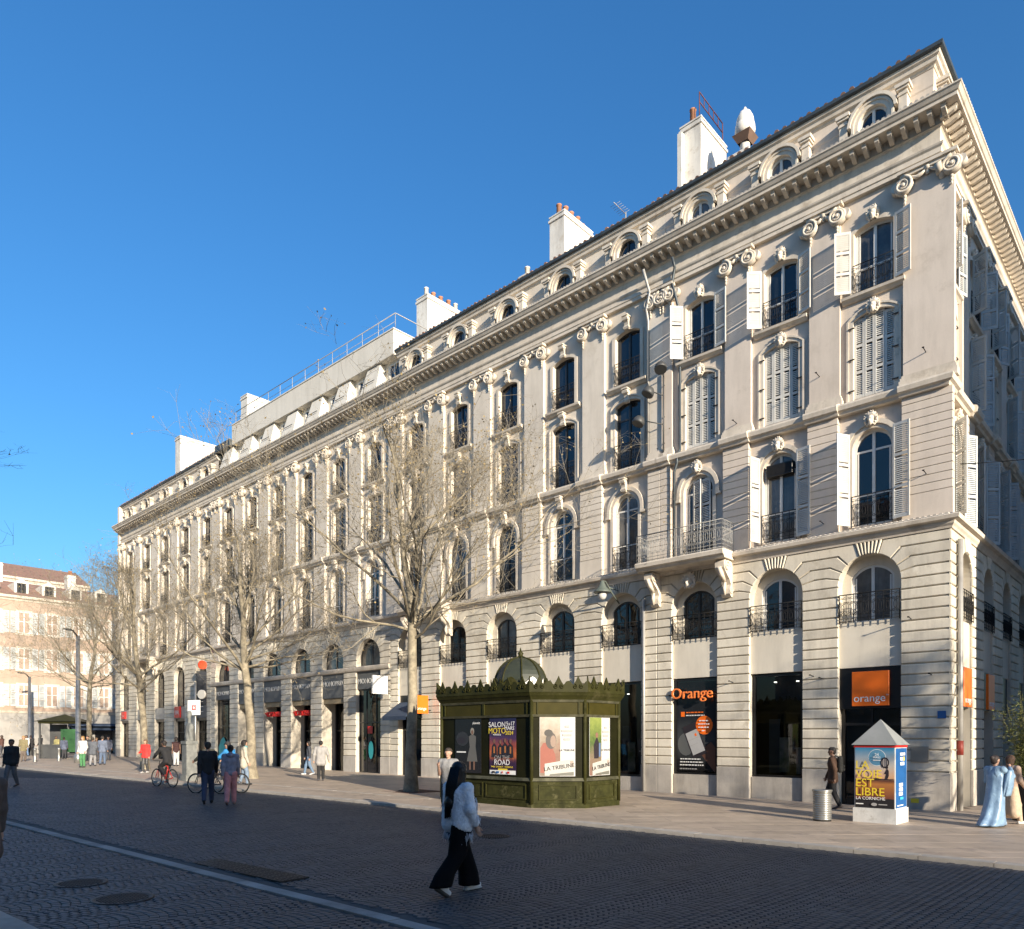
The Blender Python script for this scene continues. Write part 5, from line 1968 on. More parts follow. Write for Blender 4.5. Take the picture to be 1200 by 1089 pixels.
# ------------------------------------------------------------------ posters
def gradmat(name, stops, rough=0.4, noise=0.0, nsc=6.0):
    """printed picture: vertical colour gradient with blotches"""
    if name in MATS:
        return MATS[name]
    m = bpy.data.materials.new(name)
    m.use_nodes = True
    N, L = m.node_tree.nodes, m.node_tree.links
    tc = N.new('ShaderNodeTexCoord')
    sp = N.new('ShaderNodeSeparateXYZ')
    L.new(tc.outputs['Generated'], sp.inputs[0])
    val = sp.outputs['Z']
    if noise:
        no = N.new('ShaderNodeTexNoise')
        no.inputs['Scale'].default_value = nsc
        no.inputs['Detail'].default_value = 5
        L.new(tc.outputs['Object'], no.inputs['Vector'])
        ma = N.new('ShaderNodeMath')
        ma.operation = 'MULTIPLY_ADD'
        ma.inputs[1].default_value = noise
        L.new(no.outputs['Fac'], ma.inputs[0])
        mb_ = N.new('ShaderNodeMath')
        mb_.operation = 'ADD'
        mb_.inputs[1].default_value = -noise * 0.5
        L.new(val, mb_.inputs[0])
        L.new(mb_.outputs[0], ma.inputs[2])
        val = ma.outputs[0]
    rp_ = N.new('ShaderNodeValToRGB')
    el = rp_.color_ramp.elements
    while len(el) < len(stops):
        el.new(0.5)
    for e, (p, c) in zip(el, stops):
        e.position = p
        e.color = (*c, 1)
    L.new(val, rp_.inputs['Fac'])
    bs = N['Principled BSDF']
    L.new(rp_.outputs['Color'], bs.inputs['Base Color'])
    bs.inputs['Roughness'].default_value = rough
    MATS[name] = m
    return m

def flat(name, mat, colr=None):
    return M('print_' + name, colr, colr, rough=0.45) if colr else mat

def poster(parent, w, h, loc, rz, mat, layers=(), texts=(), name='poster'):
    """sheet w x h, origin at its bottom centre, facing -y; layers: (polygon, material); texts: (string, x, z, size, material[, align])"""
    m = MB()
    m.box(-w / 2, w / 2, 0, 0.008, 0, h)
    o = put(name, m.mesh(name, mat), parent, loc, rz)
    for i, (P, mt) in enumerate(layers):
        l = MB()
        y = -0.0015 * (i + 1)
        l.add([(p[0], y, p[1]) for p in P], [tuple(range(len(P)))])
        put('print', l.mesh('print', mt), o)
    y = -0.0015 * (len(layers) + 2)
    for t in texts:
        put('lettering', text_mesh(t[0], t[3], t[4], 0.0008, t[5] if len(t) > 5 else 'CENTER'), o, (t[1], y, t[2]))
    return o

def ell(cx, cz, rx, rz_, n=16, a0=0.0, a1=2 * PI):
    return [(cx + rx * math.cos(a0 + (a1 - a0) * i / n), cz + rz_ * math.sin(a0 + (a1 - a0) * i / n)) for i in range(n)]
def rect(x0, x1, z0, z1):
    return [(x0, z0), (x1, z0), (x1, z1), (x0, z1)]
def pc(name, c, rough=0.45):
    return M('print_' + name, c, tuple(v * 0.92 for v in c), sc=3, rough=rough)
POSTW = pc('poster_white', (0.46, 0.46, 0.45))
YEL = pc('yellow', (0.80, 0.62, 0.04))
NAVY = pc('navy', (0.012, 0.012, 0.05))
SKIN_P = pc('flesh', (0.20, 0.11, 0.075))
GREYP = pc('grey', (0.35, 0.34, 0.33))
DARKP = pc('dark', (0.025, 0.02, 0.025))
REDP = pc('red', (0.55, 0.02, 0.015))
BLUEP = pc('blue', (0.015, 0.10, 0.30))
CREAMP = pc('cream', (0.40, 0.39, 0.36))
# front face of the kiosk
c, a, L = face_frame(0)
pm1 = gradmat('print_dark_fashion', [(0.0, (0.02, 0.018, 0.02)), (0.5, (0.012, 0.012, 0.014)), (1.0, (0.008, 0.008, 0.01))], 0.25, 0.4, 3)
poster(kroot, 1.16, 1.66, (c[0] - 0.70, c[1] - 0.002, 0.92), 0, pm1,
       [(ell(-0.25, 1.05, 0.28, 0.22), pc('wing', (0.03, 0.03, 0.033))), (ell(-0.3, 1.0, 0.2, 0.1), DARKP), ([(-0.05, 0.35), (0.42, 0.35), (0.34, 0.80), (0.36, 1.12), (0.20, 1.2), (0.04, 1.12), (0.08, 0.8)], pc('pale_dress', (0.13, 0.125, 0.115))),
        (rect(0.06, 0.13, 0.1, 0.36), SKIN_P), (rect(0.24, 0.31, 0.1, 0.36), SKIN_P), (ell(0.2, 1.28, 0.085, 0.11), pc('pale_hair', (0.30, 0.28, 0.24))), (ell(0.2, 1.25, 0.05, 0.07), SKIN_P), (rect(-0.5, -0.08, 0.62, 0.66), WHITEP)],
       [('planete', 0.38, 1.50, 0.11, WHITEP)])
pm2 = gradmat('print_show', [(0.0, (0.015, 0.01, 0.045)), (0.22, (0.05, 0.02, 0.05)), (0.36, (0.45, 0.13, 0.05)), (0.50, (0.30, 0.07, 0.05)), (0.66, (0.06, 0.03, 0.09)), (1.0, (0.012, 0.012, 0.05))], 0.3, 0.22, 5)
lay = [(rect(-0.53, 0.53, 0.0, 0.12), WHITEP), (rect(-0.18, 0.2, 0.12, 0.17), YEL)]
for i, (x, z) in enumerate(((-0.34, 0.62), (-0.08, 0.60), (0.12, 0.64), (0.34, 0.62))):
    lay += [([(x - 0.12, z - 0.12), (x + 0.12, z - 0.12), (x + 0.09, z + 0.22), (x, z + 0.30), (x - 0.09, z + 0.22)], DARKP), (ell(x, z + 0.36, 0.05, 0.065), pc('dim_flesh', (0.20, 0.10, 0.07))),
            (rect(x - 0.03, x + 0.03, z, z + 0.2), pc('ember', (0.45, 0.17, 0.05)))]
lay += [(rect(-0.02, 0.03, 0.03, 0.09), REDP), (rect(0.2, 0.3, 0.03, 0.09), REDP), (rect(-0.42, -0.3, 0.03, 0.09), DARKP), (rect(-0.25, -0.12, 0.03, 0.09), BLUEP)]
poster(kroot, 1.08, 1.66, (c[0] + 0.78, c[1] - 0.002, 0.92), 0, pm2, lay,
       [('SALON', -0.20, 1.40, 0.22, WHITEP), ('MOTO', -0.20, 1.21, 0.24, YEL), ('MARSEILLE', -0.2, 1.15, 0.07, WHITEP), ('15\u00bb17', 0.30, 1.44, 0.17, WHITEP), ('MARS', 0.30, 1.31, 0.16, WHITEP), ('2024', 0.30, 1.17, 0.16, YEL),
        ('ON THE', 0.0, 0.44, 0.17, GREYP), ('ROAD', 0.0, 0.28, 0.23, WHITEP), ('PARC CHANOT - MARSEILLE', 0.0, 0.20, 0.07, YEL)])
# the two newspaper posters on the lit faces
def tribune(face, w, h, x, pic):
    c, a, L = face_frame(face)
    nx, ny = math.sin(a), -math.cos(a)
    tx, ty = math.cos(a), math.sin(a)
    k = w / 1.0
    pg = gradmat('print_pic%d' % pic, [(0.0, (0.16, 0.13, 0.10)), (0.35, (0.20, 0.10, 0.07)), (0.6, (0.24, 0.19, 0.14)), (1.0, (0.40, 0.36, 0.30))] if pic == 0 else
                 [(0.0, (0.18, 0.10, 0.08)), (0.3, (0.17, 0.13, 0.09)), (0.55, (0.06, 0.10, 0.03)), (1.0, (0.20, 0.24, 0.06))], 0.4, 0.5, 7)
    lay = [(rect(-w / 2 + 0.01, 0.08 * k, 0.01, h - 0.01), pg)]
    if pic == 0:
        lay += [([(-w / 2 + 0.02, 0.1), (-0.02 * k, 0.1), (-0.06 * k, 0.62), (-0.22 * k, 0.98), (-0.40 * k, 0.95), (-w / 2 + 0.02, 0.8)], pc('rust_coat', (0.25, 0.075, 0.05))),
                (ell(-0.18 * k, 1.02, 0.15 * k, 0.24), pc('grey_beard', (0.07, 0.06, 0.055))), (ell(-0.12 * k, 1.0, 0.08 * k, 0.17), pc('face_tone', (0.24, 0.17, 0.13))), (ell(-0.25 * k, 1.24, 0.12 * k, 0.1), pc('cap_tone', (0.05, 0.045, 0.04)))]
    else:
        lay += [([(-0.28 * k, 0.5), (-0.06 * k, 0.5), (-0.02 * k, 0.9), (-0.14 * k, 1.15), (-0.3 * k, 0.9)], DARKP), (ell(-0.15 * k, 1.18, 0.07 * k, 0.08), SKIN_P), (rect(-0.05 * k, 0.03 * k, 0.55, 0.95), pc('jeans', (0.10, 0.16, 0.28)))]
    # tilted newspaper page
    lay += [([(-0.36 * k, 0.02), (0.46 * k, 0.02), (0.46 * k, 0.50), (-0.36 * k, 0.36)], CREAMP), ([(-0.22 * k, 0.02), (0.46 * k, 0.02), (0.46 * k, 0.13), (-0.22 * k, 0.06)], pc('news_photo', (0.13, 0.13, 0.11))),
            (rect(0.36 * k, 0.45 * k, 0.28, 0.44), pc('news_portrait', (0.30, 0.24, 0.20)))]
    for (zz, ww_) in ((0.30, 0.06), (0.42, 0.16), (0.54, 0.13), (0.66, 0.09)):
        lay.append((rect((0.27 - ww_) * k, (0.27 + ww_) * k, h - zz - 0.03, h - zz + 0.03), GREYP))
    tx_ = [('LA TRIBUNE', 0.27 * k, 0.72, 0.08 * k, BLACKI)]
    o = poster(kroot, w, h, (c[0] + nx * 0.004 + tx * x, c[1] + ny * 0.004 + ty * x, 0.90), a, POSTW, lay, tx_)
    t = put('lettering', text_mesh('LA TRIBUNE', 0.16 * k, BLACKI, 0.0008), o, (0.06 * k, -0.02, 0.21), rot=(0, R(-8), 0))
tribune(1, 1.02, 1.72, -0.02, 0)
tribune(2, 1.0, 1.70, -0.12, 1)

# ------------------------------------------------------------------ pyramid-topped advertising column
AD = WG(0, 0)
_c = (9.25 + (-FX[0] + FY[0]) * 0.5, 18.0 + (-FX[1] + FY[1]) * 0.5)
ad = empty('advertising_column', (_c[0], _c[1], gz(_c[0]) + 0.06), ANG)
tag(ad, 'white square advertising column with grey pyramid top beside the ribbed bin', 'column')
ADW = M('column_white', (0.62, 0.62, 0.60), (0.52, 0.52, 0.50), sc=3, rough=0.7, streak=0.25, bump=0.1, dirt=((0.40, 0.39, 0.36), 3))
ADG = M('column_zinc', (0.27, 0.28, 0.27), (0.22, 0.23, 0.22), sc=2, rough=0.55)
m = MB()
m.box(-0.5, 0.5, -0.5, 0.5, -0.1, 0.36)
put('base', m.mesh('base', ADW), ad)
m = MB()
m.box(-0.47, 0.47, -0.47, 0.47, 0.36, 1.92)
put('body', m.mesh('body', ADW), ad)
m = MB()
m.box(-0.485, 0.485, -0.485, 0.485, 1.86, 1.91)
put('red_trim', m.mesh('red_trim', REDP), ad)
m = MB()
m.add([(-0.53, -0.53, 1.92), (0.53, -0.53, 1.92), (0.53, 0.53, 1.92), (-0.53, 0.53, 1.92), (0, 0, 2.56)], [(0, 1, 4), (1, 2, 4), (2, 3, 4), (3, 0, 4), (3, 2, 1, 0)])
put('pyramid_top', m.mesh('pyramid_top', ADG), ad)
pmv = gradmat('print_seaside', [(0.0, (0.02, 0.018, 0.02)), (0.155, (0.02, 0.018, 0.02)), (0.16, (0.16, 0.05, 0.03)), (0.40, (0.42, 0.17, 0.05)), (0.46, (0.10, 0.04, 0.03)), (0.50, (0.62, 0.36, 0.20)), (0.70, (0.45, 0.42, 0.38)), (1.0, (0.02, 0.20, 0.38))], 0.35, 0.05, 4)
ring = []
lay = [(ell(0.06, 1.24, 0.205, 0.205, 24), WHITEP), (ell(0.06, 1.24, 0.195, 0.195, 24), pc('sky_print', (0.10, 0.26, 0.40))),
       ([(0.24, 0.72), (0.30, 0.72), (0.33, 0.80), (0.33, 0.92), (0.29, 0.98), (0.26, 0.92), (0.22, 0.84), (0.27, 0.84)], DARKP), (ell(0.29, 1.0, 0.028, 0.03), DARKP),
       (ell(0.24, 1.12, 0.10, 0.13), DARKP), (ell(0.24, 1.12, 0.07, 0.10), pc('sky_print2', (0.42, 0.38, 0.36))), (rect(0.19, 0.205, 1.0, 1.24), DARKP), (rect(0.24, 0.255, 0.98, 1.25), DARKP), (rect(0.28, 0.295, 1.0, 1.24), DARKP),
       (rect(-0.02, 0.44, 0.70, 0.72), DARKP), (rect(-0.03, 0.15, 1.165, 1.185), WHITEP), (rect(-0.43, -0.25, 0.08, 0.105), WHITEP), (ell(0.0, 0.09, 0.07, 0.04), GREYP), (rect(0.10, 0.30, 0.08, 0.105), GREYP)]
poster(ad, 0.90, 1.48, (0, -0.478, 0.37), 0, pmv, lay,
       [('24', 0.06, 1.28, 0.10, WHITEP), ('MARS', 0.06, 1.22, 0.07, WHITEP), ('LA', -0.44, 0.96, 0.285, YEL, 'LEFT'), ('VOIE', -0.44, 0.74, 0.285, YEL, 'LEFT'), ('EST', -0.44, 0.52, 0.285, YEL, 'LEFT'), ('LIBRE', -0.44, 0.30, 0.285, YEL, 'LEFT'),
        ('LA CORNICHE', -0.43, 0.20, 0.105, WHITEP, 'LEFT')])
pmb = gradmat('print_blue', [(0.0, (0.01, 0.06, 0.16)), (0.35, (0.015, 0.12, 0.30)), (0.45, (0.02, 0.20, 0.55)), (0.62, (0.01, 0.06, 0.16)), (1.0, (0.01, 0.04, 0.12))], 0.35)
lay = [(rect(-0.20, 0.10, 0.30 + 0.11 * i, 0.385 + 0.11 * i), WHITEP) for i in range(3)] + [(rect(-0.12, 0.28, 1.28, 1.35), WHITEP), (rect(-0.12, 0.12, 1.16, 1.24), WHITEP), (rect(-0.12, 0.20, 1.04, 1.12), WHITEP), (rect(0.12, 0.22, 1.15, 1.25), YEL), (rect(-0.15, 0.12, 0.2, 0.26), pc('cyan', (0.05, 0.40, 0.60))), (rect(-0.38, 0.1, 0.05, 0.075), WHITEP)]
poster(ad, 0.86, 1.46, (0.478, 0.0, 0.38), PI / 2, pmb, lay)

# ------------------------------------------------------------------ things placed by where they stand in the photograph
def at_px(px, py, off=0.0):
    k = (px - 600) / FPX
    Y = (CAMZ - off) / ((py - HOR) / FPX - 0.0108 * k)
    X = k * Y
    return Vector((X, Y, gz(X) + off))

# ribbed metal bin
STEEL = M('brushed_steel', (0.36, 0.36, 0.34), (0.26, 0.26, 0.245), sc=6, rough=0.35, metal=0.7)
p = at_px(963.5, 962, 0.06)
binr = empty('litter_bin', p)
tag(binr, 'ribbed metal litter bin standing beside the pyramid-topped column', 'bin')
m = MB()
prof = []
for i in range(13):
    z = 0.03 + i * 0.055
    prof += [(0.205, z), (0.222, z + 0.012), (0.222, z + 0.035), (0.205, z + 0.045)]
m.lathe(prof, 24)
put('body', m.mesh('body', STEEL), binr)
m = MB()
m.lathe([(0.235, 0.735), (0.24, 0.75), (0.24, 0.78), (0.17, 0.79), (0.15, 0.74)], 24)
put('rim', m.mesh('rim', STEEL), binr)
m = MB()
m.lathe([(0.20, -0.02), (0.21, 0.0), (0.21, 0.03)], 24)
put('foot', m.mesh('foot', IRON), binr)

# phone-shop signs
def sign_root(name, x, y, z, label, cat, group=None):
    o = empty(name, W(x, y, z), ANG)
    return tag(o, label, cat, group)
sg = sign_root('shop_sign', A_B[0] + 0.03, 0.10, 3.05, 'square orange shop sign on the black fascia of the corner shop', 'sign')
m = MB()
m.bbox(-0.54, 0.54, -0.06, 0.035, 0, 1.07, 0.006)
put('board', m.mesh('board', ORANGE), sg)
put('lettering', text_mesh('orange', 0.34, WHITEP, 0.006), sg, (-0.02, -0.064, 0.13))
put('lettering', text_mesh('TM', 0.06, WHITEP, 0.004), sg, (0.50, -0.064, 0.30))
sg = sign_root('shop_sign', A_B[2] - 0.05, -0.06, 3.50, 'orange letters standing across the dark poster window', 'sign')
put('lettering', text_mesh('Orange', 0.56, M('orange_letter_edge', (0.95, 0.25, 0.06), rough=0.4), 0.03), sg, (0, 0, 0))
m = MB()
m.box(-0.98, -0.86, 0.03, 0.18, 0.12, 0.16)
m.box(0.86, 0.92, 0.03, 0.22, 0.12, 0.16)
m.box(-0.95, 0.9, 0.031, 0.05, 0.12, 0.15)
put('bracket', m.mesh('bracket', BLACKP), sg)
# printed advertisement behind the glass of that window
pr = sign_root('window_poster', A_B[2], 0.175, 0.82, 'dark phone advertisement with orange disc behind the shop glass', 'poster')
pmd = gradmat('print_dark_phone', [(0.0, (0.012, 0.012, 0.013)), (0.35, (0.05, 0.055, 0.06)), (0.6, (0.022, 0.025, 0.03)), (1.0, (0.006, 0.006, 0.007))], 0.2, 0.35, 1.6)
def tilt(P, a, c):
    ca, sa = math.cos(a), math.sin(a)
    return [(c[0] + (x * ca - z * sa), c[1] + (x * sa + z * ca)) for x, z in P]
ta = R(22)
lay = [(ell(-0.42, 1.0, 0.34, 0.42), pc('dim_cuff', (0.10, 0.105, 0.105))), (tilt(rect(-0.3, 0.3, -0.75, 0.2), R(40), (0.5, 0.75)), pc('dim_hand', (0.10, 0.045, 0.03))),
       (tilt(rect(-0.30, 0.30, -0.62, 0.62), ta, (-0.06, 1.15)), DARKP), (tilt(rect(-0.26, 0.26, -0.50, 0.36), ta, (-0.06, 1.15)), pc('phone_screen', (0.42, 0.42, 0.42))),
       (ell(0.33, 1.70, 0.34, 0.34, 22), ORANGE), (tilt(rect(0.08, 0.16, 0.12, 0.22), ta, (-0.06, 1.15)), ORANGE), (rect(-0.62, -0.46, 2.02, 2.20), ORANGE),
       (tilt(rect(-0.2, 0.2, 0.05, 0.065), ta, (-0.06, 1.15)), GREYP), (tilt(rect(-0.2, 0.1, -0.15, -0.135), ta, (-0.06, 1.15)), GREYP)]
for (xa, xb, zz, mt_) in ((-0.40, 0.30, 2.15, ORANGE), (-0.40, 0.36, 2.04, WHITEP), (0.14, 0.52, 1.84, WHITEP), (0.10, 0.56, 1.72, WHITEP), (0.12, 0.54, 1.60, WHITEP), (0.26, 0.40, 1.48, WHITEP),
                          (-0.62, 0.22, 0.44, WHITEP), (-0.62, 0.32, 0.33, WHITEP), (-0.62, 0.36, 0.22, WHITEP), (-0.62, 0.1, 0.08, GREYP)):
    x_ = xa
    while x_ < xb:                      # illegible small print as word-length dashes
        w_ = rng.uniform(0.05, 0.13)
        lay.append((rect(x_, min(xb, x_ + w_), zz, zz + 0.04), mt_))
        x_ += w_ + 0.025
poster(pr, 1.56, 3.30, (0, 0, 0), 0, pmd, lay,
       [], name='sheet')
# black frame edge in front of the sheet is part of the shop window; side-street sign
sg = tag(empty('shop_sign', W(-0.02, S_B[0] - 0.25, 3.0) + Vector((FX[0] * 0.0, FX[1] * 0.0, 0)), ANG + PI / 2), 'orange panel over the shop door round the corner in the side street', 'sign')
m = MB()
m.bbox(-0.48, 0.48, -0.10, -0.02, 0, 1.18, 0.006)
put('board', m.mesh('board', ORANGE), sg)
put('lettering', text_mesh('orange', 0.28, WHITEP, 0.004), sg, (0, -0.104, 0.12))
sg = tag(empty('shop_sign', W(-0.02, S_B[1], 3.0), ANG + PI / 2), 'second orange panel further down the side street', 'sign')
m = MB()
m.bbox(-0.48, 0.48, -0.10, -0.02, 0, 1.18, 0.006)
put('board', m.mesh('board', ORANGE), sg)
put('lettering', text_mesh('orange', 0.28, WHITEP, 0.004), sg, (0, -0.104, 0.12))

# blade signs standing out from the facade
def blade(x, z, w, h, mat, label, txt=None, tmat=None, tsz=0.2, y0=0.02, disc=False):
    o = sign_root('blade_sign', x, -y0, z, label, 'sign')
    m = MB()
    if disc:
        m.tube([(-0.06, -0.2 - w / 2, h / 2), (0.06, -0.2 - w / 2, h / 2)], w / 2, 24)
    else:
        m.box(-0.05, 0.05, -0.2 - w, -0.2, 0, h)
    put('board', m.mesh('board', mat), o)
    m = MB()
    m.tube([(0, 0.15, h * 0.8), (0, -0.2, h * 0.8)], 0.02, 6)
    m.tube([(0, 0.15, h * 0.2), (0, -0.2, h * 0.2)], 0.02, 6)
    put('bracket', m.mesh('bracket', IRON), o)
    if txt:
        put('lettering', text_mesh(txt, tsz, tmat, 0.003), o, (0.056, -0.2 - w / 2, h * 0.2), PI / 2)
    return o
REDS = M('red_sign', (0.75, 0.03, 0.025), (0.70, 0.028, 0.022), rough=0.4)
blade(-22.9, 3.25, 0.85, 0.9, ORANGE, 'orange blade sign above the dark tree trunk', 'orange', WHITEP, 0.22)
blade(-26.15, 4.35, 0.95, 0.95, WHITEP, 'blank white blade sign at the edge of the store arcade', '\u2013', GREYP, 0.4)
o = W(-46.2, -0.5)
blade(-47.0, 6.95, 0.62, 0.62, M('signal_red', (0.85, 0.07, 0.02), rough=0.4), 'red disc sign on top of the dark vertical banner', None, None, 0.2, 0.1, True)
blade(-47.05, 4.45, 0.7, 2.35, M('banner_navy', (0.03, 0.035, 0.045), rough=0.5), 'dark vertical banner sign under the red disc', '\u2013\n\u2013\n\u2013\n\u2013', WHITEP, 0.36, 0.1)
# flat shop signs on the far buildings, and fascia lettering
def facade_sign(x, z, w, h, mat, label, txt, tmat, tsz, y=-0.05):
    o = sign_root('shop_sign', x, y, z, label, 'sign')
    m = MB()
    m.box(-w / 2, w / 2, -0.05, 0.06, 0, h)
    put('board', m.mesh('board', mat), o)
    put('lettering', text_mesh(txt, tsz, tmat, 0.004), o, (0, -0.058, h * 0.3))
    return o
xD = -A_W - B_W - C_W
facade_sign(xD + D_B[1] - 0.15, 3.6, 0.95, 0.86, REDS, 'square red sign with white letters on a pale fascia', 'SFR', WHITEP, 0.42)
facade_sign(xD + D_B[4], 3.7, 0.8, 0.62, REDS, 'small dark red sign over the last shop of the row', '\u00bb', WHITEP, 0.3)
xC = -A_W - B_W
ORD = ['first', 'second', 'third', 'fourth', 'fifth', 'sixth']
LET = M('pale_letter', (0.55, 0.55, 0.53), rough=0.5)
for i, b in enumerate(C_B):
    yy = 0.095 if i in (0, 5) else 0.055
    o = put('lettering', text_mesh('MONOPRIX', 0.40, LET, 0.012), None, W(xC + b, yy - 0.005, 5.05), ANG)
    tag(o, 'pale store name on the %s arcade fascia from the navy awning' % ORD[i], 'lettering', 'store names over the arcade')
    if i in (2, 3):
        o = put('lettering', text_mesh('MONOPRIX', 0.46, REDS, 0.05), None, W(xC + b, 0.20, 3.42), ANG)
        tag(o, 'red letters hanging in the %s arcade entrance from the navy awning' % ORD[i], 'lettering', 'red letters in the store entrances')
# dark awning on the end bay of the middle house
aw = empty('awning', W(-24.58, 0, 0), ANG)
tag(aw, 'dark navy awning folded out over the shop behind the tree trunk', 'awning')
m = MB()
m.add([(-0.95, 0.1, 3.9), (0.95, 0.1, 3.9), (0.95, -1.0, 3.15), (-0.95, -1.0, 3.15), (-0.95, -1.0, 2.95), (0.95, -1.0, 2.95), (-0.95, 0.1, 3.86), (0.95, 0.1, 3.86), (0.95, -0.98, 3.1), (-0.95, -0.98, 3.1)],
      [(3, 2, 1, 0), (4, 5, 2, 3), (6, 7, 8, 9), (0, 6, 9, 3), (1, 2, 8, 7)])
put('canopy', m.mesh('canopy', MATS['navy_awning']), aw)
m = MB()
for s in (-0.8, 0.8):
    m.tube([(s, 0.1, 3.0), (s, -0.95, 3.12)], 0.02, 6)
put('arms', m.mesh('arms', IRON), aw)

# floodlights on the party line of the two nearest houses, and the wall lantern
FL = M('floodlight_grey', (0.06, 0.062, 0.062), rough=0.5)
fl = empty('floodlight_mast', W(-9.75, 0.30, 12.9), ANG)
tag(fl, 'slim wall mast carrying three round floodlights between the two nearest houses', 'floodlights')
m = MB()
m.tube([(0, 0, -0.1), (0, 0, 3.1)], 0.03, 6)
for z in (0.4, 1.4, 2.6):
    m.tube([(0, 0.1, z), (0, 0, z)], 0.025, 5)
put('mast', m.mesh('mast', FL), fl)
for (dx, dy, z, tx) in ((0.15, -0.45, 3.05, 0.25), (-0.45, -0.35, 2.35, -0.3), (-0.75, -0.55, 1.25, -0.25)):
    m = MB()
    m.tube([(0, 0, z - 0.15), (dx * 0.7, dy * 0.7, z)], 0.022, 5)
    c = Vector((dx, dy, z))
    ax = Vector((tx, -0.35, -1)).normalized()
    pts = [c - ax * 0.22, c - ax * 0.16, c - ax * 0.05, c + ax * 0.05, c + ax * 0.12]
    m.tube(pts, [0.05, 0.16, 0.22, 0.24, 0.23], 14)
    put('floodlight', m.mesh('floodlight', FL), fl)
ln = empty('wall_lantern', W(-11.6, -0.05, 7.35), ANG)
tag(ln, 'grey-green conical street lantern on a scrolled wall bracket', 'lantern')
LG = M('lantern_green', (0.11, 0.13, 0.11), (0.08, 0.10, 0.085), rough=0.5)
m = MB()
m.tube([(0, 0.08, 0.0), (0, -0.4, 0.35), (0, -0.85, 0.75), (0, -1.05, 0.72)], 0.03, 6)
m.tube([(0, 0.08, 0.5), (0, -0.6, 0.55)], 0.02, 6)
put('bracket', m.mesh('bracket', LG), ln)
m = MB()
m.lathe([(0.05, 0.75), (0.09, 0.66), (0.16, 0.50), (0.30, 0.36), (0.34, 0.30), (0.33, 0.28)], 14, (0, -1.05))
put('hood', m.mesh('hood', LG), ln)
m = MB()
m.lathe([(0.16, 0.28), (0.17, 0.15), (0.12, 0.04), (0.02, 0.0)], 12, (0, -1.05))
put('globe', m.mesh('globe', M('lantern_glass', (0.55, 0.55, 0.52), rough=0.2)), ln)

# street furniture further back
def lamp_pole(px, py, h, r, label, arm=True):
    p = at_px(px, py, 0.06)
    o = empty('lamp_post', p)
    tag(o, label, 'lamp post')
    m = MB()
    m.lathe([(r * 1.5, -0.05), (r * 1.5, 0.5), (r, 0.6), (r * 0.7, h)], 12)
    put('pole', m.mesh('pole', STEEL), o)
    m = MB()
    m.tube([(0, 0, h - 0.1), (0.0, -0.6, h + 0.25), (0.0, -1.0, h + 0.25)], 0.05, 6)
    m.box(-0.12, 0.12, -1.5, -0.9, h + 0.20, h + 0.30)
    put('lamp_head', m.mesh('lamp_head', FL), o)
lamp_pole(91.5, 894, 8.6, 0.17, 'thick pale grey lamp post rising beside the green advert shelter')
lamp_pole(34.5, 884, 7.2, 0.17, 'pale lamp post in front of the pink house shopfronts')
def bollard(px, py, lb):
    p = at_px(px, py, 0.06)
    m = MB()
    m.lathe([(0.11, -0.03), (0.11, 0.05), (0.09, 0.08), (0.09, 0.8), (0.11, 0.83), (0.11, 0.9), (0.07, 0.95), (0.01, 0.97)], 12)
    o = put('bollard', m.mesh('bollard', STEEL), None, p)
    return tag(o, lb, 'bollard', 'bollards before the pink house')
bollard(41, 893, 'steel bollard near the pale lamp post before the pink house')
bollard(69, 892, 'steel bollard in front of the dark shelter')
# small shelter with a green advert
p = at_px(76, 888.5, 0.06)
sh = empty('advert_shelter', p, R(12))
tag(sh, 'dark shelter with low hipped roof and a green lit panel', 'shelter')
m = MB()
m.box(-1.5, 1.5, -1.2, 1.2, 2.75, 2.9)
m.add([(-1.75, -1.45, 2.9), (1.75, -1.45, 2.9), (1.75, 1.45, 2.9), (-1.75, 1.45, 2.9), (0, 0, 3.5)], [(0, 1, 4), (1, 2, 4), (2, 3, 4), (3, 0, 4), (3, 2, 1, 0)])
put('roof', m.mesh('roof', KG), sh)
for (x, y) in ((-1.4, -1.1), (1.4, -1.1), (-1.4, 1.1), (1.4, 1.1)):
    m = MB()
    m.box(x - 0.06, x + 0.06, y - 0.06, y + 0.06, -0.05, 2.75)
    put('post', m.mesh('post', FL), sh)
m = MB()
m.box(-1.4, -0.2, 1.0, 1.1, 0, 2.7)
put('panel', m.mesh('panel', FL), sh)
m = MB()
m.box(-1.45, 0.0, -1.0, -0.9, 0, 1.1)
put('counter', m.mesh('counter', FL), sh)
m = MB()
m.box(0.1, 1.3, -1.15, -1.05, 0.5, 2.3)
pn = put('advert', m.mesh('advert', M('green_advert', (0.03, 0.11, 0.035), rough=0.4)), sh)
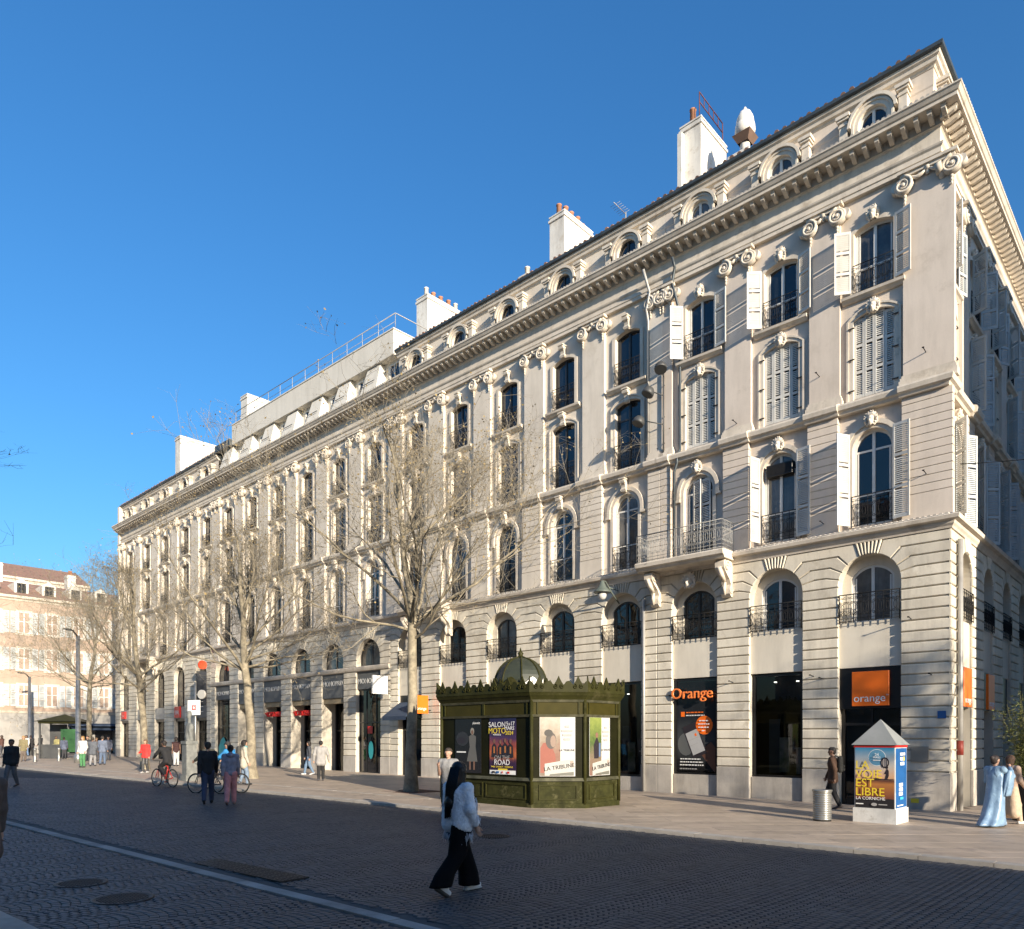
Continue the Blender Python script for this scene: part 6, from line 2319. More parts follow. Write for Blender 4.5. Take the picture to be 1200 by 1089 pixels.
# grey statue-like fountain and a sign pole by the middle tree
p = at_px(222, 915, 0.06)
st = empty('stone_monument', p, ANG)
st.scale = (0.66, 0.66, 1.02)
tag(st, 'weathered grey stone monument with a draped bust on a pedestal', 'monument')
STG = M('weathered_stone', (0.20, 0.205, 0.19), (0.12, 0.125, 0.12), sc=5, rough=0.85, bump=0.3, bsc=25, fine=0.15)
m = MB()
m.box(-0.42, 0.42, -0.42, 0.42, -0.1, 0.25)
m.box(-0.34, 0.34, -0.34, 0.34, 0.25, 1.55)
m.box(-0.40, 0.40, -0.40, 0.40, 1.55, 1.68)
put('pedestal', m.mesh('pedestal', STG), st)
put('bust', blob_mesh('bust', [((0, 0, 1.7), (0, 0, 2.1), 0.36, 0.33, (1, 0.75, 1)), ((-0.26, 0, 2.25), (0.26, 0, 2.25), 0.17, 0.17), ((0, 0, 2.3), (0, 0.0, 2.55), 0.11, 0.10),
                               ((0, -0.03, 2.72), (0, 0, 2.82), 0.14, 0.15), ((-0.35, -0.1, 2.1), (0.2, -0.2, 1.75), 0.08, 0.1), ((0.3, -0.1, 2.1), (0.32, 0, 1.75), 0.1, 0.12)], 0.035, STG, 0.06), st)
p = at_px(229, 914, 0.06)
sp_ = empty('sign_post', p, R(-20))
tag(sp_, 'thin post with a white square sign and a small round clock', 'sign post')
m = MB()
m.tube([(0, 0, -0.05), (0, 0, 4.3)], 0.045, 8)
put('post', m.mesh('post', STEEL), sp_)
m = MB()
m.box(-0.32, 0.32, -0.12, -0.05, 2.85, 3.5)
b_ = put('board', m.mesh('board', WHITEP), sp_)
put('lettering', text_mesh('\u00a4', 0.5, REDS, 0.004), b_, (0.03, -0.125, 3.0))
m = MB()
m.tube([(0.36, -0.05, 3.75), (0.36, 0.05, 3.75)], 0.2, 20)
m.tube([(0.0, 0.0, 3.75), (0.2, 0.0, 3.75)], 0.02, 6)
put('clock_face', m.mesh('clock_face', CREAMP), sp_)

# manholes, drain grate, worn patch
def manhole(px, py, r):
    p = at_px(px, py, 0.004)
    o = empty('manhole_cover', p)
    m = MB()
    m.lathe([(r, -0.02), (r, 0.006), (r * 0.9, 0.008), (r * 0.88, 0.004), (0.01, 0.005)], 32)
    put('lid', m.mesh('lid', IRONCAST), o)
    m = MB()
    for i in range(-6, 7):
        for j in range(-6, 7):
            x, y = i * r * 0.13, j * r * 0.13
            if math.hypot(x, y) < r * 0.82:
                m.box(x - r * 0.04, x + r * 0.04, y - r * 0.04, y + r * 0.04, 0.004, 0.011)
    kind(put('studs', m.mesh('studs', IRONCAST), o), 'stuff')
    return o
tag(manhole(95, 1035, 0.33), 'round studded manhole cover lying further from the pale gutter line end', 'manhole cover')
tag(manhole(144, 1053, 0.36), 'round studded manhole cover nearer the kerb of the near pavement', 'manhole cover')
tag(manhole(578, 980, 0.34), 'round manhole cover in the roadway before the green kiosk', 'manhole cover')
gr_c = at_px(270, 1022, 0.0)
gl = to_local(gr_c.x, gr_c.y)
gr = empty('drain_grate', WG(gl[0], GUT(gl[0]) + 0.42, 0.0), ANG + ROWA)
tag(gr, 'long slotted iron drain grate along the pale gutter line', 'grate')
for s in (-1, 1):
    m = MB()
    x0, x1 = (0.02, 1.25) if s > 0 else (-1.25, -0.02)
    for i in range(9):
        y = 0.0 + i * 0.055
        m.box(x0, x1, y, y + 0.03, -0.01, 0.012)
    for x in np.linspace(x0, x1, 7):
        m.box(x - 0.015, x + 0.015, 0.0, 0.47, -0.012, 0.010)
    put('grid', m.mesh('grid', IRONCAST), gr)
# planter with bamboo at the corner of the side street
p = at_px(1204, 962, 0.06)
pl = empty('planter', p)
tag(pl, 'tall dark planter with yellowing bamboo at the mouth of the side street', 'planter')
m = MB()
m.lathe([(0.30, 0.0), (0.33, 0.02), (0.44, 1.02), (0.47, 1.05), (0.47, 1.15), (0.41, 1.15), (0.40, 1.05)], 20)
put('pot', m.mesh('pot', M('dark_pot', (0.028, 0.027, 0.027), rough=0.6)), pl)
stems, leaves = MB(), MB()
rb = random.Random(11)
for i in range(34):
    a = rb.uniform(0, 2 * PI)
    r0 = rb.uniform(0, 0.3)
    lean = rb.uniform(0.05, 0.55)
    h = rb.uniform(1.3, 2.6)
    P = [(r0 * math.cos(a) + lean * t * t * math.cos(a), r0 * math.sin(a) + lean * t * t * math.sin(a), 1.0 + h * t) for t in [j / 6 for j in range(7)]]
    stems.tube(P, [0.010 - 0.006 * j / 6 for j in range(7)], 4, cap=False)
    for j in range(120):
        t = rb.uniform(0.12, 1.0)
        q = Vector((r0 * math.cos(a) + lean * t * t * math.cos(a), r0 * math.sin(a) + lean * t * t * math.sin(a), 1.0 + h * t))
        d = Vector((rb.gauss(0, 1), rb.gauss(0, 1), rb.gauss(-0.2, 0.6))).normalized()
        off = d * rb.uniform(0.02, 0.30)
        l = rb.uniform(0.07, 0.13)
        sd = d.cross(Vector((rb.gauss(0, 1), rb.gauss(0, 1), rb.gauss(0, 1)))).normalized() * 0.011
        b_ = q + off
        leaves.add([tuple(b_ - d * l / 2), tuple(b_ + sd), tuple(b_ + d * l / 2), tuple(b_ - sd)], [(0, 1, 2, 3)])
put('stems', stems.mesh('stems', M('bamboo_stem', (0.22, 0.20, 0.07), rough=0.6)), pl)
kind(put('leaves', leaves.mesh('leaves', M('bamboo_leaf', (0.20, 0.19, 0.04), (0.11, 0.13, 0.03), sc=6, rough=0.6, island=0.4)), pl), 'stuff')

# ------------------------------------------------------------------ small things fixed to the nearest houses
def on_wall(name, x, y, z, bx, mat, label, cat, group=None):
    o = put(name, MB().box(*bx).mesh(name, mat), None, W(x, y, z), ANG)
    return tag(o, label, cat, group)
on_wall('street_plaque', -0.24, -0.004, 2.62, (-0.11, 0.11, -0.015, 0.02, 0, 0.22), BLUEP, 'small blue street plaque on the corner pier', 'plaque')
on_wall('wall_plaque', -0.82, -0.006, 1.34, (-0.24, 0.24, -0.03, 0.02, 0, 0.46), M('bronze_plaque', (0.36, 0.335, 0.28), rough=0.5, metal=0.4), 'grey metal plaque on the corner pier above the plinth', 'plaque')
on_wall('sticker', -0.95, -0.0225, 0.12, (-0.11, 0.11, -0.003, 0.001, 0, 0.13), YEL, 'yellow sticker low on the corner plinth', 'sticker')
o = put('pipe_sleeve', MB().lathe([(0.085, 0), (0.085, 0.42)], 10).mesh('pipe_sleeve', M('pipe_red', (0.22, 0.03, 0.02), rough=0.6)), None, W(0.10, 0.62, 1.55), ANG)
tag(o, 'red band round the corner drainpipe', 'pipe band')
ac = empty('air_conditioner', W(A_B[1], 0.34, 10.98), ANG)
tag(ac, 'dark air conditioner fitted in the arch of a first-floor window', 'air conditioner')
put('casing', MB().bbox(-0.46, 0.46, -0.02, 0.28, 0, 0.42, 0.02).mesh('casing', BLACKP), ac)
put('grille', MB().box(-0.40, 0.40, -0.03, -0.021, 0.05, 0.37).mesh('grille', IRON), ac)
for (x, z, y) in ((-0.5, 3.9, -0.03), (-1.05, 5.6, -0.03), (-3.65, 3.95, -0.03), (-3.95, 4.05, -0.03), (-6.75, 4.0, -0.03), (-0.7, 9.9, 0.17), (-3.7, 9.0, 0.17), (-0.75, 13.6, 0.34), (-3.9, 13.9, 0.34), (-6.8, 13.2, 0.34)):
    m = MB()
    m.tube([(0, 0.06, 0), (0, -0.28, 0.03)], 0.014, 5)
    m.tube([(-0.03, -0.28, 0.03), (0.03, -0.28, 0.03)], 0.02, 5)
    tag(put('wall_anchor', m.mesh('wall_anchor', IRON), None, W(x, y, z), ANG), 'small iron wall anchor sticking out of a pier of the corner house', 'anchor', 'iron wall anchors of the corner house')
# prints stuck inside the arcade shop windows
TEAL = pc('teal', (0.03, 0.30, 0.33))
def window_print(i, items, label):
    o = tag(empty('window_print', W(xC + C_B[i], 0.205, 0.0), ANG), label, 'print')
    for (P, mt) in items:
        l = MB()
        l.add([(p_[0], 0.0, p_[1]) for p_ in P], [tuple(range(len(P)))])
        put('print', l.mesh('print', mt), o)
window_print(5, [([(-0.9, 0.3), (0.75, 0.3), (0.8, 1.5), (0.5, 1.9), (0.2, 1.75), (-0.2, 2.15), (-0.6, 1.9), (-0.95, 1.4)], TEAL)], 'turquoise sprayed lettering block on the last arcade window')
window_print(0, [(ell(0.0, 1.4, 0.22, 0.5), TEAL), (rect(-0.3, 0.15, 2.3, 2.7), REDP)], 'teal and red poster in the arcade window beside the navy awning')
# overhead wire strung from the corner house across the side street
m = MB()
a_, b_ = W(0.1, 0.6, 10.1), W(9.3, 3.0, 10.4)
m.tube([tuple(a_.lerp(b_, t) - Vector((0, 0, 0.35 * 4 * t * (1 - t)))) for t in [i / 14 for i in range(15)]], 0.012, 4)
tag(m.build('overhead_wire', IRON), 'thin overhead wire strung across the side street', 'wire')
# ------------------------------------------------------------------ plane trees, bare with dry leaf tufts
BARK = M('plane_bark', (0.34, 0.295, 0.21), (0.16, 0.135, 0.095), sc=3.2, rough=0.9, bump=0.5, bsc=14, fine=0.25, dirt=((0.14, 0.125, 0.085), 2.2))
TWIG = M('plane_twig', (0.31, 0.275, 0.215), (0.21, 0.185, 0.14), sc=3, rough=0.9)
TUFT = M('dry_leaf_tuft', (0.30, 0.225, 0.10), (0.20, 0.145, 0.065), sc=2, rough=0.85, island=0.4)

class TubeSet:
    """fast collector of many thin tubes"""
    def __init__(self):
        self.V, self.F, self.n = [], [], 0
    def add(self, pts, rs, sides):
        pts = np.asarray(pts, float)
        m = len(pts)
        t = np.empty_like(pts)
        t[1:-1] = pts[2:] - pts[:-2]
        t[0] = pts[1] - pts[0]
        t[-1] = pts[-1] - pts[-2]
        t /= np.sqrt((t * t).sum(1))[:, None]
        u = np.stack([t[:, 1] * 0.38 - t[:, 2] * 0.87, t[:, 2] * 0.31 - t[:, 0] * 0.38, t[:, 0] * 0.87 - t[:, 1] * 0.31], 1)
        u /= np.sqrt((u * u).sum(1))[:, None]
        w = np.stack([t[:, 1] * u[:, 2] - t[:, 2] * u[:, 1], t[:, 2] * u[:, 0] - t[:, 0] * u[:, 2], t[:, 0] * u[:, 1] - t[:, 1] * u[:, 0]], 1)
        ang = 2 * PI * np.arange(sides) / sides
        ring = u[:, None, :] * np.cos(ang)[None, :, None] + w[:, None, :] * np.sin(ang)[None, :, None]
        V = pts[:, None, :] + ring * np.asarray(rs, float)[:, None, None]
        self.V.append(V.reshape(-1, 3))
        k = np.arange(sides)
        k2 = (k + 1) % sides
        i = np.arange(m - 1)[:, None] * sides
        F = np.stack([i + k, i + k2, i + sides + k2, i + sides + k], -1).reshape(-1, 4) + self.n
        self.F.append(F)
        self.n += m * sides
    def mesh(self, name, mat, smooth=True):
        V = np.concatenate(self.V)
        F = np.concatenate(self.F)
        return quad_mesh(name, V, F, mat, smooth)

def quad_mesh(name, V, F, mat, smooth=False):
    me = bpy.data.meshes.new(name)
    me.vertices.add(len(V))
    me.vertices.foreach_set('co', np.ascontiguousarray(V, np.float32).ravel())
    me.loops.add(F.size)
    me.loops.foreach_set('vertex_index', np.ascontiguousarray(F, np.int32).ravel())
    me.polygons.add(len(F))
    me.polygons.foreach_set('loop_start', np.arange(0, F.size, F.shape[1], dtype=np.int32))
    me.polygons.foreach_set('use_smooth', np.full(len(F), smooth))
    me.materials.append(mat)
    me.update(calc_edges=True)
    return me

def plane_tree_meshes(seed, H=15.5, fork=5.0, r0=0.27, spread=1.0, lean=(0.0, 0.0), twigs=1.0, tufts=1.0, low=3):
    rs = np.random.RandomState(seed)
    trunk, crown = TubeSet(), TubeSet()
    tips = []
    def wander(p, d, L, n, wob, up):
        pts = [p]
        d = d / np.linalg.norm(d)
        for i in range(n):
            d = d + rs.normal(0, wob, 3) + np.array([0, 0, up])
            d /= np.linalg.norm(d)
            p = p + d * L / n
            pts.append(p)
        return np.array(pts), d
    def perp(d, ang):
        r = rs.normal(0, 1, 3)
        r -= d * r.dot(d)
        r /= np.linalg.norm(r)
        return d * math.cos(ang) + r * math.sin(ang)
    def twig(p, d, L, r):
        P, dd = wander(p, d, L, 3, 0.22, 0.05)
        crown.add(P, [r, r * 0.8, r * 0.6, r * 0.35], 3)
        tips.append(P[3]); tips.append(P[2])
        for q in range(2):
            k = rs.randint(1, 3)
            P2, _ = wander(P[k], perp((P[k + 1] - P[k]) / np.linalg.norm(P[k + 1] - P[k]), rs.uniform(0.5, 1.1)), L * rs.uniform(0.35, 0.7), 2, 0.2, 0.04)
            crown.add(P2, [r * 0.6, r * 0.5, r * 0.3], 3)
            tips.append(P2[2])
    def branch(p, d, L, r, level):
        n = 7 if level < 2 else 5
        P, dd = wander(p, d, L, n, 0.13 if level < 2 else 0.17, 0.07 if level < 2 else 0.05)
        rr = [r * (1 - 0.72 * i / n) for i in range(n + 1)]
        (trunk if level < 3 else crown).add(P, rr, 7 if level == 1 else (5 if level == 2 else 4))
        nc = {1: 7, 2: 6, 3: max(2, int(5 * twigs))}[level]
        for c in range(nc):
            t = rs.uniform(0.22, 1.0) if c else 1.0
            f = t * n
            i = min(n - 1, int(f))
            q = P[i] + (P[i + 1] - P[i]) * (f - i)
            dl = (P[i + 1] - P[i]) / np.linalg.norm(P[i + 1] - P[i])
            nd = perp(dl, rs.uniform(0.35, 0.95))
            nd[2] += 0.25
            if q[2] > H * 0.93:
                continue
            if level == 3:
                twig(q, nd, L * rs.uniform(0.45, 0.8), max(0.006, r * 0.5))
            else:
                branch(q, nd, L * rs.uniform(0.42, 0.66), rr[i] * rs.uniform(0.45, 0.62), level + 1)
    # trunk with flare
    n = 9
    TP = np.array([[lean[0] * (i / n) ** 1.3 + rs.normal(0, 0.03), lean[1] * (i / n) + rs.normal(0, 0.03), fork * i / n - 0.15] for i in range(n + 1)])
    trunk.add(TP, [r0 * (1.45 if i == 0 else (1.12 if i == 1 else 1 - 0.03 * i)) for i in range(n + 1)], 12)
    top = TP[-1]
    up = np.array([lean[0] * 0.10, lean[1] * 0.1, 1.0])
    # leader continues, limbs spread from the fork
    LP, _ = wander(top, up, (H - fork) * 0.55, 7, 0.07, 0.1)
    trunk.add(LP, [r0 * 0.72 * (1 - 0.6 * i / 7) for i in range(8)], 9)
    for k in range(5):
        i = rs.randint(2, 7)
        a = rs.uniform(0, 2 * PI)
        branch(LP[i], np.array([math.cos(a) * 0.55, math.sin(a) * 0.55, 1.0]), (H - fork) * rs.uniform(0.34, 0.5), r0 * 0.34, 1)
    branch(LP[-1], np.array([0, 0, 1.0]), (H - fork) * 0.42, r0 * 0.28, 1)
    for k in range(6):
        a = 2 * PI * k / 6 + rs.uniform(-0.3, 0.3)
        z = rs.uniform(0.42, 0.95)
        branch(top + np.array([0, 0, rs.uniform(-0.9, 0.5)]), np.array([math.cos(a), math.sin(a), z]), (H - fork) * rs.uniform(0.42, 0.58) * spread, r0 * 0.33, 1)
    for k in range(low):
        a = rs.uniform(0, 2 * PI)
        branch(top + np.array([0, 0, rs.uniform(-1.3, -0.2)]), np.array([math.cos(a), math.sin(a), 0.22]), (H - fork) * 0.42 * spread, r0 * 0.26, 1)
    lim = 0.80 * H                       # pruned crown: nothing shoots far above the rest
    def prune(V):
        V[:, 2] = np.where(V[:, 2] > lim, lim + (V[:, 2] - lim) * 0.30, V[:, 2])
        return V
    trunk.V = [prune(v_) for v_ in trunk.V]
    crown.V = [prune(v_) for v_ in crown.V]
    T = prune(np.array(tips))
    keep = rs.uniform(0, 1, len(T)) < 0.42 * tufts
    T = T[keep] + rs.normal(0, 0.008, (keep.sum(), 3))
    m = len(T)
    s = rs.uniform(0.015, 0.045, m)
    A = rs.normal(0, 1, (m, 3)); A /= np.linalg.norm(A, axis=1)[:, None]
    B = np.cross(A, rs.normal(0, 1, (m, 3))); B /= np.linalg.norm(B, axis=1)[:, None]
    V = np.stack([T - A * s[:, None], T + B * s[:, None] * 0.8, T + A * s[:, None], T - B * s[:, None] * 0.8], 1).reshape(-1, 3)
    F = np.arange(4 * m).reshape(-1, 4)
    return trunk.mesh('trunk', BARK), crown.mesh('crown', TWIG), quad_mesh('tufts', V, F, TUFT)

TREEV = [plane_tree_meshes(21, 15.6, 6.9, 0.215, 1.35, (-0.1, 0.1), low=5), plane_tree_meshes(34, 14.6, 6.1, 0.235, 1.3, (-0.4, 0.1), low=5), plane_tree_meshes(55, 14.8, 6.0, 0.225, 1.3, (-0.5, 0.2), low=4),
         plane_tree_meshes(77, 13.0, 5.4, 0.25, 1.1, (0.1, 0.1), 0.5, 0.35, 1)]
def plane_tree(v, loc, rz, sc, label, grp='plane trees along the pavement', pit=True):
    o = empty('plane_tree', loc, rz)
    tag(o, label, 'tree', grp)
    o.scale = (sc, sc, sc)
    a, b, c = TREEV[v]
    put('trunk', a, o)
    cr = put('crown', b, o)
    kind(put('tufts', c, cr), 'stuff')
    return o
p = at_px(482, 927.5, 0.06)
plane_tree(0, p, R(-50), 1.0, 'bare plane tree with a trunk darkened by the kiosk shadow')
# square iron-edged tree pit
tp = empty('tree_pit', p, ANG)
tag(tp, 'square earth tree pit with rusty edge around the trunk beside the kiosk', 'tree pit')
m = MB()
m.box(-0.75, 0.75, -0.75, 0.75, -0.04, 0.006)
put('soil', m.mesh('soil', M('pit_soil', (0.10, 0.06, 0.045), (0.06, 0.04, 0.03), sc=6, rough=0.95, bump=0.5)), tp)
m = MB()
for (x0, x1, y0, y1) in ((-0.8, 0.8, -0.8, -0.75), (-0.8, 0.8, 0.75, 0.8), (-0.8, -0.75, -0.75, 0.75), (0.75, 0.8, -0.75, 0.75)):
    m.box(x0, x1, y0, y1, -0.04, 0.014)
put('edge', m.mesh('edge', M('rust_edge', (0.13, 0.06, 0.045), rough=0.8)), tp)
plane_tree(1, at_px(296, 912.5, 0.06), R(0), 0.94, 'bare pale-barked plane tree in front of the store arcade')
plane_tree(2, at_px(171, 901.5, 0.06), R(10), 0.92, 'bare leaning plane tree beside the red square shop sign')
plane_tree(0, WG(-56.5, -5.0, 0.06), R(200), 0.92, 'bare plane tree standing at the far end before the pink house')
# out of frame: more of the row to the right, and one on the near pavement whose twigs reach in
plane_tree(3, WG(20.5, -6.8, 0.06), R(80), 1.0, 'bare plane tree of the row past the side street')
plane_tree(3, at_px(-210, 1073, 0.06), R(340), 0.5, 'small bare tree on the near side whose twigs hang into view', None)
# ------------------------------------------------------------------ people
SKIN = M('skin_light', (0.46, 0.28, 0.20), (0.42, 0.25, 0.175), sc=8, rough=0.6)
SKIN_D = M('skin_brown', (0.19, 0.105, 0.07), (0.165, 0.09, 0.06), sc=8, rough=0.6)
_cl = {}
def cloth(c, rough=0.85):
    k = tuple(round(v, 3) for v in c)
    if k not in _cl:
        _cl[k] = M('cloth_%d' % len(_cl), c, tuple(v * 0.75 for v in c), sc=9, rough=rough, bump=0.5, bsc=14, bdist=0.03)
    return _cl[k]
EYE = M('eye_dark', (0.02, 0.015, 0.012), rough=0.3)
LIP = M('lip', (0.30, 0.11, 0.09), rough=0.5)

def rotx(v, a):
    c, s = math.cos(a), math.sin(a)
    return np.array([v[0], v[1] * c - v[2] * s, v[1] * s + v[2] * c])

def person(label, loc, rz, H=1.72, stride=0.0, arms=((8, 18), (-8, 10)), lean=0.0, skin=None, top=(0.1, 0.1, 0.1), legs=(0.05, 0.06, 0.1), shoes=(0.05, 0.05, 0.05),
           hair=(0.02, 0.015, 0.012), hairstyle='short', coat=0.0, wide=1.0, sleeves=1.0, res=0.016, build=1.0, skirt=None, robe=None, seat=None, extra=None, group=None,
           armout=(6, 6), turn=0.0, hood=False, shawl=None, cap=None, collar=None):
    """one person facing local +y. arms: (upper arm, forearm) pitch in degrees forward for right (+x) and left (-x)."""
    skin = skin or SKIN
    h = H
    A = lambda *v: np.array(v, float) * h
    J = {}
    hipz = 0.515
    if seat:
        hipz = seat['hip'] / h
    ln = R(lean)
    pel = A(0, 0, hipz + 0.02)
    if seat:
        pel = pel + np.array([0, seat.get('y', 0.0), 0])
    def up(z, x=0.0, y=0.0):
        v = rotx(np.array([x, y, z]) * h, -ln)
        return pel + v
    chest = up(0.21)
    waist = up(0.09)
    neck = up(0.325)
    head = up(0.405, 0, 0.012)
    if lean > 15:
        head = up(0.39, 0, 0.0) + np.array([0, 0.02, 0.02])
    b = build
    feet, knees, hips = {}, {}, {}
    for s in (1, -1):
        hp = pel + A(0.048 * s, 0, -0.005)
        hips[s] = hp
        if seat:
            ft = np.array(seat['feet'][0 if s > 0 else 1], float)
            kn = (hp + ft) / 2
            d = ft - hp
            L = 0.245 * h
            off = math.sqrt(max(0.0, L * L - (np.linalg.norm(d) / 2) ** 2))
            fw = np.array([0, 1.0, 0.35])
            fw -= d * fw.dot(d) / d.dot(d)
            kn = kn + fw / np.linalg.norm(fw) * off
        else:
            fy = stride * 0.5 * s * h
            lift = 0.0 if fy >= -0.02 else 0.035 * h * min(1, abs(stride) * 2)
            ft = np.array([0.052 * s * h, fy, 0.048 * h + lift])
            kn = (hp + ft) / 2 + np.array([0, 0.025 * h + (0.02 * h if fy < 0 else 0.0), 0])
        feet[s], knees[s] = ft, kn
    # straighten so that the legs touch the ground
    body, topP, legP, shoeP = [], [], [], []
    sq = (1.0, 0.72, 1.0)
    tors = [(pel, waist, 0.082 * h * b, 0.074 * h * b), (waist, chest, 0.074 * h * b, 0.088 * h * b), (chest, up(0.27), 0.088 * h * b, 0.078 * h * b)]
    for (p, q, ra, rb_) in tors:
        for s in (1, -1):
            o = A(0.034 * s * b, 0, 0)
            body.append((p + o, q + o, ra * 0.72, rb_ * 0.72))
            topP.append((p + o, q + o, ra * 0.86, rb_ * 0.86))
    for s in (1, -1):
        sh_ = up(0.292, 0.105 * s * b)
        body.append((up(0.285, 0.04 * s), sh_, 0.042 * h, 0.036 * h))
        topP.append((up(0.29, 0.035 * s), sh_, 0.050 * h, 0.046 * h))
    body.append((up(0.29), neck, 0.036 * h, 0.031 * h))
    body.append((neck, up(0.36), 0.030 * h, 0.03 * h))
    # head: skull, jaw, nose, ears
    R_ = head
    tn = R(turn)
    def hd(x, y, z):
        return R_ + np.array([x * math.cos(tn) - y * math.sin(tn), x * math.sin(tn) + y * math.cos(tn), z]) * h
    body += [(hd(0, -0.012, 0.022), hd(0, 0.004, 0.018), 0.050 * h, 0.048 * h), (hd(0, 0.012, -0.012), hd(0, 0.022, -0.034), 0.040 * h, 0.024 * h),
             (hd(0, 0.048, 0.004), hd(0, 0.056, -0.008), 0.006 * h, 0.009 * h), (hd(0.047, -0.004, 0.0), hd(0.047, -0.006, 0.012), 0.009 * h, 0.011 * h), (hd(-0.047, -0.004, 0.0), hd(-0.047, -0.006, 0.012), 0.009 * h, 0.011 * h)]
    hands = {}
    for s, (ua, fa), ao in ((1, arms[0], armout[0]), (-1, arms[1], armout[1])):
        sh_ = up(0.288, 0.108 * s * b)
        def dirv(a, out):
            v = np.array([math.sin(R(out)) * s, math.sin(R(a)) * math.cos(R(out)), -math.cos(R(a)) * math.cos(R(out))])
            return v
        el = sh_ + dirv(ua, ao) * 0.172 * h
        wr = el + dirv(fa, ao * (0.3 if fa < 60 else -1.5)) * 0.150 * h
        d = (wr - el) / np.linalg.norm(wr - el)
        hands[s] = (wr, d)
        body += [(sh_, el, 0.030 * h, 0.024 * h), (el, wr, 0.024 * h, 0.0165 * h), (wr, wr + d * 0.045 * h, 0.017 * h, 0.022 * h)]
        if sleeves > 0:
            topP.append((sh_, el if sleeves > 0.5 else sh_ + (el - sh_) * 0.7, 0.043 * h, 0.036 * h))
            if sleeves > 0.9:
                topP.append((el, el + (wr - el) * 0.95, 0.036 * h, 0.029 * h))
    for s in (1, -1):
        hp, kn, ft = hips[s], knees[s], feet[s]
        body += [(hp, kn, 0.050 * h, 0.034 * h), (kn, ft, 0.036 * h, 0.020 * h)]
        legP += [(hp, kn, 0.062 * h * (0.5 + 0.5 * wide), 0.046 * h * wide), (kn, ft + np.array([0, 0, 0.006 * h]), 0.046 * h * wide, 0.036 * h * wide)]
        lifted = ft[2] > 0.06 * h and not seat
        td = np.array([0, 0.105 * h, -0.032 * h if not lifted else -0.055 * h])
        if lifted:
            body.append((ft, ft + td * 0.8, 0.02 * h, 0.016 * h))
            shoeP += [(ft + np.array([0, -0.022 * h, -0.012 * h]), ft + td, 0.026 * h, 0.019 * h)]
        else:
            body.append((ft, ft + np.array([0, 0.08 * h, -0.03 * h]), 0.02 * h, 0.014 * h))
            shoeP += [(ft + np.array([0, -0.028 * h, -0.021 * h]), ft + np.array([0, 0.085 * h, -0.026 * h]), 0.027 * h, 0.022 * h), (ft, ft + np.array([0, 0, -0.015 * h]), 0.026 * h, 0.027 * h)]
    legP += [(pel + A(-0.03, 0, 0.01), pel + A(0.03, 0, 0.01), 0.062 * h * b, 0.062 * h * b)]
    if coat > 0:
        for s in (1, -1):
            topP.append((pel + A(0.03 * s, 0, 0.02), pel + A(0.045 * s, 0, -coat), 0.072 * h * b, 0.082 * h * b))
    # ---- meshes
    v, f = sdf_mesh(body, res, 0.012)
    v, f = v.tolist(), f.tolist()
    # fingers: four unequal curled fingers and a thumb from the side of the palm
    mb = MB()
    for s in (1, -1):
        wr, d = hands[s]
        side = np.array([0, 1.0, 0]) - d * d[1]
        side /= max(1e-6, np.linalg.norm(side))
        inw = np.cross(d, side) * s
        pc_ = wr + d * 0.050 * h
        for i, (o, L) in enumerate(((0.015, 0.040), (0.005, 0.046), (-0.005, 0.043), (-0.014, 0.034))):
            a0 = pc_ + side * o * h
            a1 = a0 + (d * 0.85 - inw * 0.35 * -1) * L * 0.5 * h
            a2 = a1 + (d * 0.55 + inw * 0.75) * L * 0.5 * h
            mb.tube([tuple(a0), tuple(a1), tuple(a2)], [0.0055 * h, 0.005 * h, 0.004 * h], 5)
        t0 = wr + d * 0.02 * h + side * 0.014 * h
        mb.tube([tuple(t0), tuple(t0 + (side * 0.7 + d * 0.6) * 0.022 * h), tuple(t0 + (side * 0.6 + d * 1.3 + inw * 0.4) * 0.03 * h)], [0.007 * h, 0.006 * h, 0.0045 * h], 5)
    base = len(v)
    v += [list(q) for q in mb.v]
    f += [tuple(base + i for i in q) for q in mb.f]
    o = put('person', mesh_np('person', v, f, skin, True), None, loc, rz)
    tag(o, label, 'person', group)
    def child(name, prims, mat, k=0.02, r=None):
        vv, ff = sdf_mesh(prims, r or res, k)
        return put(name, mesh_np(name, vv.tolist(), ff.tolist(), mat, True), o)
    child('top' if not coat else 'coat', topP, cloth(top), 0.035)
    if robe is None:
        child('trousers', legP, cloth(legs), 0.03)
    child('shoes', shoeP, cloth(shoes, 0.5), 0.008)
    if skirt:
        child('skirt', [(pel + A(0.03 * s, 0, 0.02), pel + A(0.05 * s, 0, -skirt), 0.07 * h, 0.09 * h) for s in (1, -1)], cloth(legs), 0.05)
    hp_ = []
    if hairstyle == 'short':
        hp_ = [(hd(0, -0.018, 0.036), hd(0, 0.004, 0.042), 0.052 * h, 0.045 * h), (hd(0, -0.030, 0.0), hd(0, -0.022, 0.03), 0.040 * h, 0.05 * h)]
    elif hairstyle == 'bun':
        hp_ = [(hd(0, -0.018, 0.036), hd(0, 0.006, 0.040), 0.052 * h, 0.046 * h), (hd(0, -0.066, 0.045), hd(0, -0.07, 0.055), 0.028 * h, 0.026 * h), (hd(0, -0.030, 0.0), hd(0, -0.022, 0.03), 0.044 * h, 0.05 * h)]
    elif hairstyle == 'afro':
        hp_ = [(hd(0, -0.02, 0.03), hd(0, -0.002, 0.05), 0.062 * h, 0.058 * h), (hd(0, -0.03, 0.0), hd(0, -0.022, 0.03), 0.05 * h, 0.055 * h)]
    elif hairstyle == 'bob':
